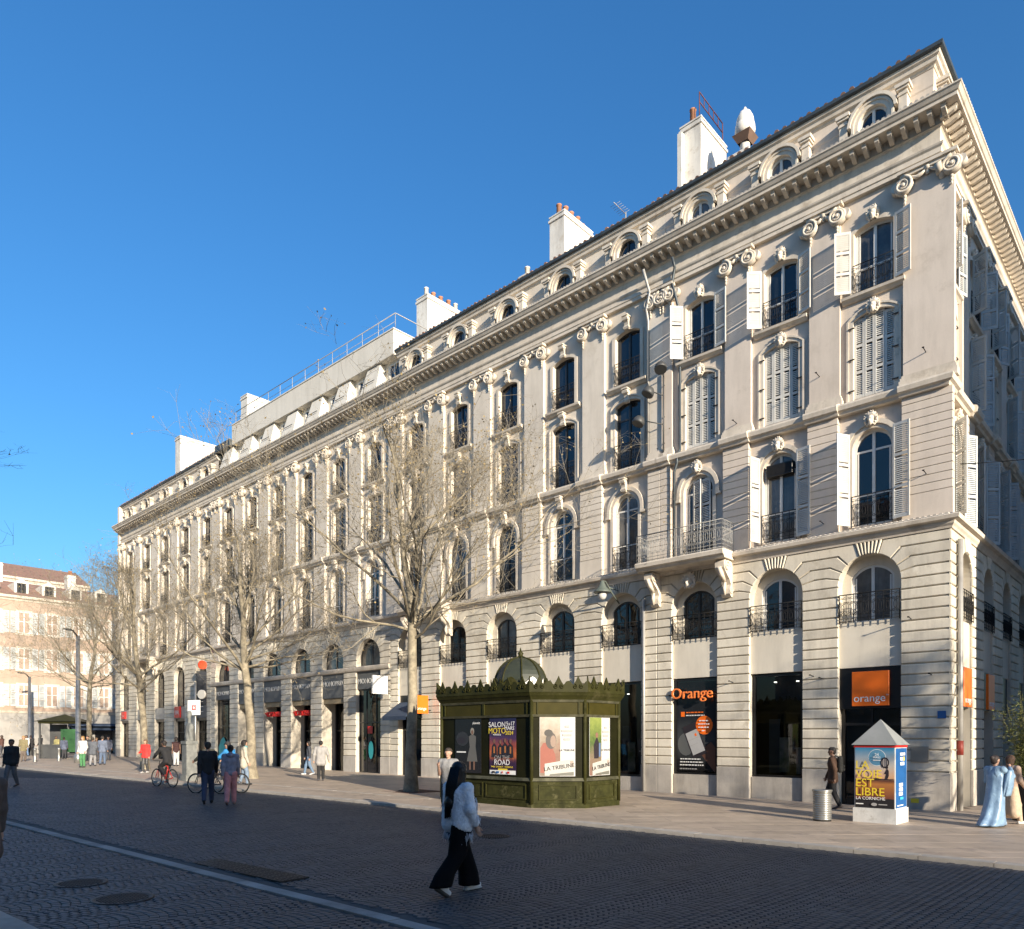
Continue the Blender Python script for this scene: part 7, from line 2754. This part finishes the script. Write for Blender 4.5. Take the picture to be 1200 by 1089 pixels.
        hp_ = [(hd(0, -0.018, 0.036), hd(0, 0.004, 0.040), 0.054 * h, 0.047 * h), (hd(0.03, -0.02, -0.03), hd(0.03, -0.01, 0.03), 0.030 * h, 0.035 * h), (hd(-0.03, -0.02, -0.03), hd(-0.03, -0.01, 0.03), 0.030 * h, 0.035 * h), (hd(0, -0.035, -0.05), hd(0, -0.03, 0.02), 0.04 * h, 0.05 * h)]
    if hp_:
        child('hair', hp_, cloth(hair, 0.7), 0.02)
    if cap:
        child('cap', [(hd(0, -0.01, 0.05), hd(0, 0.005, 0.05), 0.053 * h, 0.05 * h), (hd(0, 0.03, 0.045), hd(0, 0.075, 0.035), 0.03 * h, 0.02 * h, (1, 1, 0.5))], cloth(cap), 0.015)
    if hood:
        child('hood', [(up(0.31, -0.03, -0.045), up(0.31, 0.03, -0.045), 0.035 * h, 0.035 * h), (up(0.33, 0, -0.03), up(0.30, 0, -0.07), 0.04 * h, 0.03 * h)], cloth(top), 0.03)
    # eyes, brows, mouth
    mb = MB()
    for s in (1, -1):
        c = hd(0.017 * s, 0.046, 0.008)
        mb.lathe([(0.001, -0.004 * h), (0.0055 * h, -0.001 * h), (0.0055 * h, 0.002 * h), (0.001, 0.004 * h)], 8, (c[0], c[1]), c[2])
    put('eyes', mb.mesh('eyes', EYE), o)
    mb = MB()
    a_, b_ = hd(-0.014, 0.0455, -0.026), hd(0.014, 0.0455, -0.026)
    mb.tube([tuple(a_), tuple(hd(0, 0.048, -0.027)), tuple(b_)], 0.0035 * h, 5)
    put('mouth', mb.mesh('mouth', LIP), o)
    return o, dict(pel=pel, chest=chest, waist=waist, neck=neck, head=head, hands=hands, hd=hd, up=up, A=A, child=child, knees=knees, feet=feet, h=h, J=J)

def backpack(o, J, col, label):
    """a rucksack worn on the back: a thing of its own"""
    h = J['h']
    c = J['up'](0.20, 0, -0.115)
    b = empty('backpack', o.matrix_basis @ Vector((c[0], c[1], c[2] - 0.22)), o.rotation_euler.z)
    tag(b, label, 'backpack')
    k = cloth(col)
    put('bag', blob_mesh('bag', [((-0.07, 0, 0.06), (-0.07, 0, 0.40), 0.085, 0.075), ((0.07, 0, 0.06), (0.07, 0, 0.40), 0.085, 0.075)], 0.018, k, 0.06), b)
    put('pocket', blob_mesh('pocket', [((-0.05, -0.085, 0.07), (0.05, -0.085, 0.07), 0.05, 0.05), ((-0.05, -0.085, 0.17), (0.05, -0.085, 0.17), 0.045, 0.045)], 0.018, k, 0.05), b)
    m = MB()
    for s in (-1, 1):
        m.tube([(s * 0.07, 0.05, 0.44), (s * 0.10, 0.12, 0.48), (s * 0.12, 0.22, 0.36), (s * 0.12, 0.20, 0.12), (s * 0.10, 0.06, 0.04)], 0.016, 6)
    put('straps', m.mesh('straps', k), b)
    return b

# --- foreground woman: long black hair, fringed pale denim jacket, wide black trousers, white trainers
DENIM = M('pale_denim', (0.78, 0.80, 0.84), (0.62, 0.65, 0.71), sc=16, rough=0.9, bump=0.6, bsc=28, bdist=0.02, fine=0.15)
BLACKC = M('black_trousers', (0.005, 0.005, 0.006), (0.004, 0.004, 0.005), sc=6, rough=0.9, bump=0.4, bsc=20, spec=0.1)
HAIRB = M('black_hair', (0.006, 0.005, 0.005), (0.004, 0.004, 0.004), sc=30, rough=0.38, bump=0.7, bsc=60, spec=0.4)
TRAIN = M('white_trainer', (0.66, 0.66, 0.66), (0.58, 0.58, 0.58), sc=8, rough=0.6)
pw = at_px(537, 1047, 0.0)
def foreground_woman():
    h = 1.72
    rz = R(-44)        # walking to the right and away
    skin = SKIN
    A = lambda x, y, z: np.array([x, y, z], float)
    hips = {1: A(0.085, 0, 0.90), -1: A(-0.085, 0, 0.90)}
    # left leg (-x) forward, right leg trailing with heel lifted
    feet = {-1: A(-0.07, 0.27, 0.09), 1: A(0.07, -0.33, 0.17)}
    knees = {-1: A(-0.08, 0.17, 0.49), 1: A(0.08, -0.06, 0.50)}
    body = []
    for s in (1, -1):
        body += [(hips[s], knees[s], 0.085, 0.058), (knees[s], feet[s], 0.060, 0.035)]
    body += [(A(0.05, 0, 0.93), A(0.05, 0, 1.30), 0.10, 0.10), (A(-0.05, 0, 0.93), A(-0.05, 0, 1.30), 0.10, 0.10), (A(0.17, 0, 1.40), A(-0.17, 0, 1.40), 0.055, 0.055), (A(0, 0, 1.40), A(0, 0.02, 1.52), 0.055, 0.05)]
    hc = A(0, 0.03, 1.60)
    body += [(hc + A(0, -0.02, 0.03), hc + A(0, 0.01, 0.03), 0.088, 0.084), (hc + A(0, 0.02, -0.03), hc + A(0, 0.04, -0.065), 0.068, 0.042), (hc + A(0, 0.085, 0.0), hc + A(0, 0.098, -0.018), 0.010, 0.014),
             (hc + A(0.08, 0, 0), hc + A(0.08, 0, 0.02), 0.016, 0.018), (hc + A(-0.08, 0, 0), hc + A(-0.08, 0, 0.02), 0.016, 0.018)]
    arms = {}
    # right arm (towards the camera) hangs slightly back, left arm bent across the front
    arms[1] = (A(0.19, -0.01, 1.39), A(0.26, -0.02, 1.12), A(0.26, 0.08, 0.90))
    arms[-1] = (A(-0.19, 0.0, 1.39), A(-0.24, 0.03, 1.12), A(-0.15, 0.22, 1.06))
    for s in (1, -1):
        a, e, w = arms[s]
        d = (w - e) / np.linalg.norm(w - e)
        body += [(a, e, 0.05, 0.042), (e, w, 0.042, 0.028), (w, w + d * 0.07, 0.028, 0.036)]
    td = {-1: A(0, 0.17, -0.05), 1: A(0, 0.10, -0.12)}
    for s in (1, -1):
        body += [(feet[s], feet[s] + td[s] * 0.8, 0.035, 0.026)]
    v, f = sdf_mesh(body, 0.013, 0.02)
    v, f = v.tolist(), f.tolist()
    mb = MB()
    for s in (1, -1):
        a, e, w = arms[s]
        d = (w - e) / np.linalg.norm(w - e)
        side = np.array([0, 1.0, 0]) - d * d[1]
        side /= np.linalg.norm(side)
        inw = np.cross(d, side) * s
        p0 = w + d * 0.085
        for (o_, L) in ((0.026, 0.068), (0.009, 0.078), (-0.009, 0.073), (-0.025, 0.057)):
            a0 = p0 + side * o_
            a1 = a0 + (d * 0.95 + inw * 0.25) * L * 0.5
            a2 = a1 + (d * 0.6 + inw * 0.75) * L * 0.5
            mb.tube([tuple(a0), tuple(a1), tuple(a2)], [0.0095, 0.0088, 0.007], 6)
        t0 = w + d * 0.035 + side * 0.024
        mb.tube([tuple(t0), tuple(t0 + (side * 0.7 + d * 0.6) * 0.035), tuple(t0 + (side * 0.6 + d * 1.3 + inw * 0.4) * 0.05)], [0.012, 0.0105, 0.008], 6)
    base = len(v)
    v += [list(q) for q in mb.v]
    f += [tuple(base + i for i in q) for q in mb.f]
    o = put('person', mesh_np('person', v, f, skin, True), None, pw, rz)
    tag(o, 'woman with long black hair in fringed pale denim jacket and wide black trousers', 'person')
    def child(name, prims, mat, k, r=0.013, jit=0.0):
        vv, ff = sdf_mesh(prims, r, k)
        if jit:
            vv = vv + np.random.RandomState(4).normal(0, jit, vv.shape)
        return put(name, mesh_np(name, vv.tolist(), ff.tolist(), mat, True), o)
    # wide trousers, flat at the hem
    tm = MB()
    for s in (1, -1):
        kn, ft = knees[s], feet[s]
        hp = hips[s]
        if s < 0:
            rings = [(hp[0] * 0.9, hp[1], 1.02, 0.125, 0.15), (hp[0], hp[1] + 0.02, 0.85, 0.125, 0.155), (kn[0], kn[1] - 0.02, 0.52, 0.12, 0.13), (ft[0], ft[1] - 0.03, 0.25, 0.125, 0.14), (ft[0], ft[1] - 0.01, 0.075, 0.135, 0.155)]
        else:
            rings = [(hp[0] * 0.9, hp[1], 1.02, 0.125, 0.15), (hp[0], hp[1] - 0.02, 0.85, 0.125, 0.155), (kn[0], kn[1] - 0.03, 0.52, 0.12, 0.135), (ft[0], ft[1] + 0.04, 0.30, 0.125, 0.145), (ft[0], ft[1] - 0.03, 0.15, 0.13, 0.165)]
        fine_ = []
        for (r0_, r1_) in zip(rings, rings[1:]):
            for q in range(4):
                fine_.append(tuple(r0_[i] + (r1_[i] - r0_[i]) * q / 4 for i in range(5)))
        fine_.append(rings[-1])
        tm.loft(fine_, 26, 0.05, 3 + s)
    put('trousers', tm.mesh('trousers', BLACKC), o)
    # boxy jacket with wide sleeves
    jk = []
    for s in (1, -1):
        jk += [(A(0.085 * s, -0.01, 0.92), A(0.08 * s, -0.01, 1.30), 0.155, 0.140), (A(0.05 * s, 0, 1.36), A(0.18 * s, 0, 1.385), 0.085, 0.075)]
        a, e, w = arms[s]
        jk += [(a, e, 0.072, 0.068), (e, e + (w - e) * 0.80, 0.068, 0.058)]
    jk += [(A(0, -0.02, 1.42), A(0, 0.0, 1.47), 0.085, 0.075)]
    child('jacket', jk, DENIM, 0.04, 0.013, 0.0022)
    # fringe strands across the back, hem and sleeves
    fr_ = MB()
    rs = random.Random(9)
    for i in range(420):
        row = rs.random()
        a_ = rs.uniform(0, 2 * PI)
        if row < 0.5:
            z0 = rs.choice((1.16, 1.08, 1.24)) + rs.uniform(-0.02, 0.02)
            x, y = 0.225 * math.cos(a_), 0.16 * math.sin(a_)
        elif row < 0.78:
            z0 = 0.80 + rs.uniform(-0.02, 0.03)
            x, y = 0.22 * math.cos(a_), 0.15 * math.sin(a_)
        else:
            s = rs.choice((1, -1))
            a, e, w = arms[s]
            q = a + (w - a) * rs.uniform(0.25, 0.8)
            x, y, z0 = q[0] + 0.085 * math.cos(a_), q[1] + 0.085 * math.sin(a_), q[2]
        L = rs.uniform(0.06, 0.13)
        dx, dy = rs.uniform(-0.03, 0.03), rs.uniform(-0.04, 0.02)
        fr_.tube([(x, y, z0), (x * 1.02 + dx * 0.4, y * 1.02 + dy * 0.4, z0 - L * 0.5), (x * 1.02 + dx, y * 1.02 + dy, z0 - L)], [0.004, 0.004, 0.003], 3)
    kind(put('fringe', fr_.mesh('fringe', M('pale_fringe', (0.66, 0.69, 0.74), (0.55, 0.58, 0.64), rough=0.9)), o), 'stuff')
    # long straight hair down to the waist
    hr = [(hc + A(0, -0.025, 0.045), hc + A(0, 0.0, 0.05), 0.097, 0.089), (hc + A(0.035, -0.035, 0.0), hc + A(0.022, -0.10, -0.22), 0.066, 0.058), (hc + A(-0.035, -0.035, 0.0), hc + A(-0.022, -0.10, -0.22), 0.066, 0.058),
          (hc + A(0.0, -0.10, -0.2), hc + A(0.0, -0.175, -0.40), 0.085, 0.07), (hc + A(0.0, -0.175, -0.40), hc + A(-0.01, -0.185, -0.56), 0.065, 0.03), (hc + A(0.08, 0.0, 0.0), hc + A(0.085, -0.02, -0.18), 0.03, 0.03)]
    child('hair', hr, HAIRB, 0.04, 0.013)
    st_ = MB()
    for i in range(240):
        a_ = rs.uniform(0, 2 * PI)
        x0, y0 = 0.095 * math.cos(a_), -0.04 + 0.09 * math.sin(a_)
        if y0 > 0.03:
            continue
        z1 = rs.uniform(0.99, 1.12)
        st_.tube([(x0, 0.03 + y0, 1.66), (x0 * 1.15, y0 - 0.04, 1.42), (x0 * 0.9, -0.10 + y0 * 0.7, 1.24), (x0 * 0.45 - 0.01, -0.15 + y0 * 0.5, z1)], [0.006, 0.008, 0.007, 0.002], 3)
    kind(put('hair_strands', st_.mesh('hair_strands', HAIRB), o), 'stuff')
    for s in (1, -1):
        ft = feet[s]
        if s < 0:
            P = [(ft + A(0, -0.05, -0.03), ft + A(0, 0.16, -0.04), 0.048, 0.040), (ft + A(0, 0, 0.0), ft + A(0, 0.07, -0.02), 0.044, 0.046)]
            S = [(ft + A(0.012 * q, -0.06, -0.075), ft + A(0.012 * q, 0.17, -0.075), 0.036, 0.034, (1, 1, 0.45)) for q in (-1, 1)]
        else:
            P = [(ft + A(0, -0.06, -0.01), ft + A(0, 0.10, -0.125), 0.048, 0.038), (ft + A(0, 0, 0.01), ft + A(0, 0.05, -0.05), 0.044, 0.046)]
            S = [(ft + A(0.012 * q, -0.095, -0.04), ft + A(0.012 * q, 0.075, -0.155), 0.030, 0.026) for q in (-1, 1)]
        sh = child('shoe', P, TRAIN, 0.02, 0.01)
        vv, ff = sdf_mesh(S, 0.01, 0.02)
        put('sole', mesh_np('sole', vv.tolist(), ff.tolist(), M('pale_sole', (0.55, 0.55, 0.53), rough=0.7) if s < 0 else M('dark_sole', (0.05, 0.05, 0.05), rough=0.7), True), sh)
    mb = MB()
    for s in (1, -1):
        c = hc + A(0.030 * s, 0.082, 0.012)
        mb.lathe([(0.001, -0.007), (0.010, -0.002), (0.010, 0.003), (0.001, 0.007)], 8, (c[0], c[1]), c[2])
    put('eyes', mb.mesh('eyes', EYE), o)
    mb = MB()
    mb.tube([tuple(hc + A(-0.024, 0.077, -0.048)), tuple(hc + A(0, 0.083, -0.05)), tuple(hc + A(0.024, 0.077, -0.048))], 0.006, 5)
    put('mouth', mb.mesh('mouth', LIP), o)
foreground_woman()

BLK = (0.016, 0.016, 0.018)
JEAN = (0.06, 0.085, 0.15)
def P_(px, py):
    return at_px(px, py, 0.06)
def R_(px, py):
    return at_px(px, py, 0.0)

# --- couple walking away on the road
person('man in black jacket and dark jeans walking away beside the pink trousers', R_(243.5, 942), R(20), 1.80, 0.30, ((14, 24), (-16, -4)), 2, top=BLK, legs=(0.035, 0.05, 0.10), shoes=BLK, hair=(0.025, 0.02, 0.016), coat=0.0, build=0.98, res=0.018)
o, J = person('woman in grey-blue hooded top and pink trousers walking away', R_(270, 943), R(18), 1.72, 0.26, ((10, 25), (-14, 2)), 1, top=(0.24, 0.24, 0.30), legs=(0.60, 0.25, 0.25), shoes=(0.35, 0.18, 0.16), hairstyle='bun', coat=0.0, build=0.92, wide=1.1, hood=True, res=0.018)
# --- man in black at the left
person('man in black padded jacket walking on the road before the bollards', R_(13.5, 922), R(178), 1.76, 0.22, ((5, 10), (-3, 10)), 0, top=BLK, legs=(0.10, 0.105, 0.12), shoes=BLK, skin=SKIN_D, coat=0.02, build=1.1, res=0.02)
person('person in a long brown quilted coat at the edge of the road', at_px(-24, 1064, 0.0), R(60), 1.74, 0.1, ((5, 10), (-3, 10)), 0, top=(0.10, 0.075, 0.065), legs=BLK, shoes=BLK, coat=0.16, build=1.15, res=0.016, hairstyle='bob', hair=(0.08, 0.05, 0.03))
# --- brown jacket with backpack by the entrance
o, J = person('person in brown jacket with dark trousers standing behind the ribbed bin', P_(976, 948), R(62), 1.78, 0.22, ((14, 24), (-16, 2)), 1, skin=SKIN_D, top=(0.075, 0.038, 0.022), legs=BLK, shoes=(0.04, 0.03, 0.03), hair=(0.012, 0.010, 0.009), coat=0.05, res=0.016, turn=10)
backpack(o, J, (0.03, 0.03, 0.026), 'dark rucksack on the back of the brown jacket')
# --- man at the kiosk with hand to his mouth
person('man in grey short-sleeved shirt lifting a hand to his mouth by the kiosk', R_(525.5, 962), R(165), 1.75, 0.0, ((8, 140), (5, 10)), 0, top=(0.26, 0.26, 0.26), sleeves=0.4, legs=(0.03, 0.03, 0.035), res=0.014, hair=(0.05, 0.035, 0.025), skin=SKIN)
# --- two walking before the arcade
person('woman in dark top and blue jeans walking before the arcade', P_(362, 908), R(105), 1.68, 0.26, ((15, 25), (-12, 5)), 0, top=(0.05, 0.055, 0.07), legs=(0.13, 0.20, 0.30), shoes=(0.6, 0.6, 0.6), hairstyle='bob', res=0.024)
person('person in loose grey jacket and black trousers walking before the arcade', P_(376, 915), R(10), 1.74, 0.10, ((6, 20), (-8, 15)), 0, top=(0.33, 0.32, 0.31), legs=BLK, shoes=(0.05, 0.05, 0.06), hair=(0.012, 0.010, 0.010), coat=0.07, build=1.15, armout=(18, 14), res=0.022)
# --- cream coat with backpack beside the middle tree
o, J = person('person in cream coat with teal scarf and jeans beside the tree', P_(285.5, 920), R(-60), 1.76, 0.14, ((5, 20), (-5, 10)), 2, top=(0.46, 0.42, 0.34), legs=(0.16, 0.22, 0.30), shoes=BLK, hairstyle='bob', coat=0.09, res=0.022)
h_ = J['h']
J['child']('scarf', [(J['up'](0.31, -0.03, 0.02), J['up'](0.31, 0.03, 0.02), 0.05 * h_, 0.05 * h_), (J['up'](0.3, -0.05, 0.05), J['up'](0.12, -0.07, 0.07), 0.025 * h_, 0.03 * h_)], cloth((0.05, 0.36, 0.40)), 0.02)
backpack(o, J, (0.06, 0.06, 0.055), 'grey rucksack on the cream coat')
# --- red jacket
person('person in bright red jacket and dark trousers holding a bag strap', P_(170.5, 906), R(170), 1.68, 0.10, ((10, 70), (-6, 12)), 0, top=(0.62, 0.04, 0.035), legs=(0.05, 0.05, 0.05), shoes=(0.5, 0.5, 0.5), hair=(0.16, 0.09, 0.05), hairstyle='bob', coat=0.03, res=0.024)
person('person in dark vest and white trousers walking by the shop doors', P_(206.5, 898), R(20), 1.75, 0.12, ((6, 20), (-8, 15)), 0, skin=SKIN_D, top=(0.05, 0.02, 0.02), sleeves=0.0, legs=(0.50, 0.50, 0.50), shoes=BLK, hairstyle='afro', res=0.024)
# --- group by the lamp post
grp = [((97, 899.5), 172, (0.62, 0.60, 0.58), (0.07, 0.22, 0.09), 'woman in white top and green trousers among the group', 'bob', (0.30, 0.17, 0.06)),
       ((108.5, 898), 10, (0.10, 0.11, 0.13), (0.26, 0.26, 0.27), 'man in charcoal top and grey trousers among the group', 'short', (0.04, 0.03, 0.02)),
       ((120, 896.5), 15, (0.14, 0.17, 0.24), (0.10, 0.14, 0.22), 'person in slate jacket and blue jeans among the group', 'short', (0.05, 0.04, 0.03)),
       ((102.5, 892.5), 185, (0.05, 0.05, 0.055), (0.05, 0.05, 0.055), 'person all in black standing behind the group', 'short', (0.03, 0.02, 0.02)),
       ((113, 892), 190, (0.28, 0.20, 0.13), (0.06, 0.06, 0.07), 'person in tan jacket standing behind the group', 'bob', (0.20, 0.12, 0.05)),
       ((127, 891.5), 200, (0.10, 0.11, 0.15), (0.07, 0.08, 0.10), 'person in dark grey-blue clothes at the end of the group', 'short', (0.03, 0.02, 0.02)),
       ((75, 889.5), 20, (0.12, 0.14, 0.20), (0.04, 0.04, 0.045), 'person in navy jacket with pale bag by the shelter', 'short', (0.03, 0.02, 0.02)),
       ((66, 888), 175, (0.40, 0.36, 0.16), (0.06, 0.06, 0.06), 'person in yellowish top by the shelter', 'bob', (0.08, 0.05, 0.03)),
       ((27.5, 892.5), 200, (0.20, 0.17, 0.09), (0.14, 0.11, 0.09), 'person in olive coat before the pink house', 'bob', (0.35, 0.22, 0.08)),
       ((31, 886.5), 180, (0.55, 0.54, 0.52), (0.14, 0.22, 0.36), 'person in white top and blue jeans before the pink house', 'bob', (0.06, 0.04, 0.03)),
       ((36, 886), 20, BLK, BLK, 'person in black clothes beside the bollard', 'short', (0.03, 0.02, 0.02)),
       ((47.5, 885.5), 90, (0.03, 0.03, 0.034), (0.03, 0.03, 0.034), 'person in dark clothes passing the pale shopfront', 'short', (0.03, 0.02, 0.02)),
       ((2, 888), 90, (0.10, 0.05, 0.04), (0.05, 0.05, 0.06), 'person in maroon coat before the pale lamp post', 'bob', (0.05, 0.03, 0.02))]
rp = random.Random(2)
for (pp, rzz, tc_, lc_, lb, hs, hc_) in grp:
    person(lb, P_(*pp), R(rzz), rp.uniform(1.62, 1.80), rp.choice((0.0, 0.08, 0.16)), ((rp.uniform(-5, 12), rp.uniform(5, 60)), (rp.uniform(-10, 8), rp.uniform(5, 40))), 0, top=tc_, legs=lc_, hair=hc_, hairstyle=hs, coat=rp.choice((0.0, 0.04, 0.08)), res=0.032, skin=rp.choice((SKIN, SKIN, SKIN_D)))

# --- woman in blue robe on the phone, companion in beige
ROBE = (0.22, 0.34, 0.47)
pb = P_(1166, 969)
o, J = person('woman in flowing pale blue robe holding a phone to her ear', pb, R(-62), 1.66, 0.10, ((55, 150), (10, 60)), 0, top=ROBE, legs=ROBE, shoes=BLK, hairstyle='bun', hair=(0.03, 0.02, 0.018), res=0.014, robe=True, armout=(18, 8), turn=-10)
h_ = J['h']
A_ = J['A']
rm = MB()
rg = [(0, 0.0, 0.86 * h_, 0.05, 0.05), (0, 0.0, 0.83 * h_, 0.15, 0.10), (0, 0.0, 0.74 * h_, 0.20, 0.145), (0, 0.01, 0.62 * h_, 0.20, 0.16), (0, 0.0, 0.48 * h_, 0.21, 0.20), (0, -0.03, 0.30 * h_, 0.22, 0.25), (0, -0.09, 0.14 * h_, 0.23, 0.33), (0, -0.16, 0.03 * h_, 0.25, 0.43)]
fine_ = []
for (r0_, r1_) in zip(rg, rg[1:]):
    for q in range(4):
        fine_.append(tuple(r0_[i] + (r1_[i] - r0_[i]) * q / 4 for i in range(5)))
fine_.append(rg[-1])
rm.loft(fine_, 60, 0.085, 12)
SILK = M('robe_silk', ROBE, (0.15, 0.24, 0.36), sc=5, rough=0.38, bump=0.6, bsc=11, bdist=0.03)
put('robe', rm.mesh('robe', SILK), o)
# cape falling from the raised arm
sm_ = MB()
el_ = J['up'](0.25, 0.16, 0.08)
rg = [(el_[0], el_[1], el_[2] + 0.06, 0.07, 0.09), (el_[0], el_[1] - 0.01, el_[2] - 0.10, 0.08, 0.14), (el_[0] - 0.02, el_[1] - 0.03, el_[2] - 0.34, 0.07, 0.16), (el_[0] - 0.05, el_[1] - 0.05, el_[2] - 0.56, 0.05, 0.13)]
fine_ = []
for (r0_, r1_) in zip(rg, rg[1:]):
    for q in range(4):
        fine_.append(tuple(r0_[i] + (r1_[i] - r0_[i]) * q / 4 for i in range(5)))
fine_.append(rg[-1])
sm_.loft(fine_, 40, 0.12, 5)
put('sleeve_drape', sm_.mesh('sleeve_drape', SILK), o)
wr, d_ = J['hands'][1]
ph = wr + d_ * 0.10
m = MB()
m.box(-0.035, 0.035, -0.006, 0.006, -0.07, 0.07)
wp = o.matrix_basis @ Vector(ph)
tag(put('phone', m.mesh('phone', BLACKI), None, wp, rot=(0.3, 0.2, R(40))), 'dark phone held at the ear above the blue robe', 'phone')
o, J = person('companion in beige top and long sand skirt beside the blue robe', P_(1184, 966), R(-70), 1.66, 0.26, ((10, 45), (-10, 12)), 0, top=(0.50, 0.36, 0.27), legs=(0.50, 0.38, 0.27), shoes=(0.62, 0.62, 0.60), hairstyle='bob', hair=(0.13, 0.07, 0.04), res=0.016, skirt=0.36)

# --- bicycles and riders
TYRE = M('tyre', (0.02, 0.02, 0.02), rough=0.8)
def bicycle(label, loc, rz, fcol):
    o = empty('bicycle', loc, rz)
    tag(o, label, 'bicycle')
    fm = M('bike_paint_%d' % int(fcol[0] * 1000 + fcol[2] * 10), fcol, rough=0.35)
    rw = 0.34
    for y in (-0.53, 0.53):
        m = MB()
        m.tube([(0, y + rw * math.cos(a), rw + rw * math.sin(a)) for a in [2 * PI * i / 28 for i in range(29)]], 0.022, 6, cap=False)
        w = put('wheel', m.mesh('wheel', TYRE), o)
        m = MB()
        m.tube([(0, y + (rw - 0.03) * math.cos(a), rw + (rw - 0.03) * math.sin(a)) for a in [2 * PI * i / 28 for i in range(29)]], 0.010, 5, cap=False)
        for i in range(14):
            a = 2 * PI * i / 14
            m.tube([(0.02 * (-1) ** i, y, rw), (0, y + (rw - 0.03) * math.cos(a), rw + (rw - 0.03) * math.sin(a))], 0.002, 3, cap=False)
        put('rim', m.mesh('rim', STEEL), w)
    m = MB()
    bb, st, hd_ = (0, -0.08, 0.29), (0, -0.22, 0.80), (0, 0.36, 0.86)
    hl = (0, 0.40, 0.72)
    for a, b in ((bb, st), (bb, hl), (st, hd_), ((0, -0.205, 0.74), (0, -0.53, rw)), (bb, (0, -0.53, rw)), (hd_, hl)):
        m.tube([a, b], 0.020, 7)
    put('frame', m.mesh('frame', fm), o)
    m = MB()
    m.tube([hl, (0.03, 0.46, 0.55), (0.05, 0.53, rw)], 0.014, 6)
    m.tube([hl, (-0.03, 0.46, 0.55), (-0.05, 0.53, rw)], 0.014, 6)
    put('fork', m.mesh('fork', fm), o)
    m = MB()
    m.tube([hd_, (0, 0.33, 1.0)], 0.016, 6)
    m.tube([(-0.30, 0.28, 1.04), (-0.15, 0.34, 1.03), (0.15, 0.34, 1.03), (0.30, 0.28, 1.04)], 0.014, 6)
    put('handlebar', m.mesh('handlebar', TYRE), o)
    m = MB()
    m.tube([st, (0, -0.245, 0.90)], 0.014, 6)
    m.tube([(0, -0.38, 0.925), (0, -0.28, 0.93), (0, -0.10, 0.92)], [0.065, 0.07, 0.022], 8)
    put('saddle', m.mesh('saddle', TYRE), o)
    m = MB()
    m.lathe([(0.09, -0.004), (0.09, 0.004)], 16, (0, 0), 0)
    m2 = MB()
    m2.tube([(0.06, -0.08, 0.29), (0.07, -0.08, 0.29)], 0.09, 16)
    m2.tube([(0.08, -0.08, 0.29), (0.09, 0.03, 0.16)], 0.012, 5)
    m2.tube([(-0.08, -0.08, 0.29), (-0.09, -0.19, 0.42)], 0.012, 5)
    m2.box(0.08, 0.17, -0.02, 0.08, 0.145, 0.17)
    m2.box(-0.17, -0.08, -0.24, -0.14, 0.41, 0.435)
    put('crank', m2.mesh('crank', STEEL), o)
    return o
def rider(label, loc, rz, fcol, blabel, **kw):
    bicycle(blabel, loc, rz, fcol)
    return person(label, loc, rz, 1.76, 0.0, ((48, 62), (48, 62)), 24, seat=dict(hip=0.97, y=-0.24, feet=((0.12, 0.02, 0.22), (-0.12, -0.18, 0.48))), armout=(10, 10), res=0.022, **kw)
rider('cyclist in black jacket riding away on the red bicycle', R_(193, 922), R(57), (0.45, 0.03, 0.025), 'red bicycle ridden away from the camera side', top=BLK, legs=BLK, shoes=(0.3, 0.05, 0.04), skin=SKIN_D)
rider('cyclist in olive top riding behind the couple', R_(244, 930), R(72), (0.05, 0.05, 0.055), 'dark bicycle passing behind the man in black', top=(0.06, 0.06, 0.045), legs=(0.05, 0.055, 0.05), hair=(0.05, 0.03, 0.02))
rider('cyclist in bright blue jacket and cap behind the pink trousers', R_(268, 929), R(72), (0.08, 0.08, 0.09), 'grey bicycle passing behind the woman in pink trousers', top=(0.03, 0.22, 0.50), legs=(0.04, 0.045, 0.05), cap=(0.03, 0.03, 0.035))
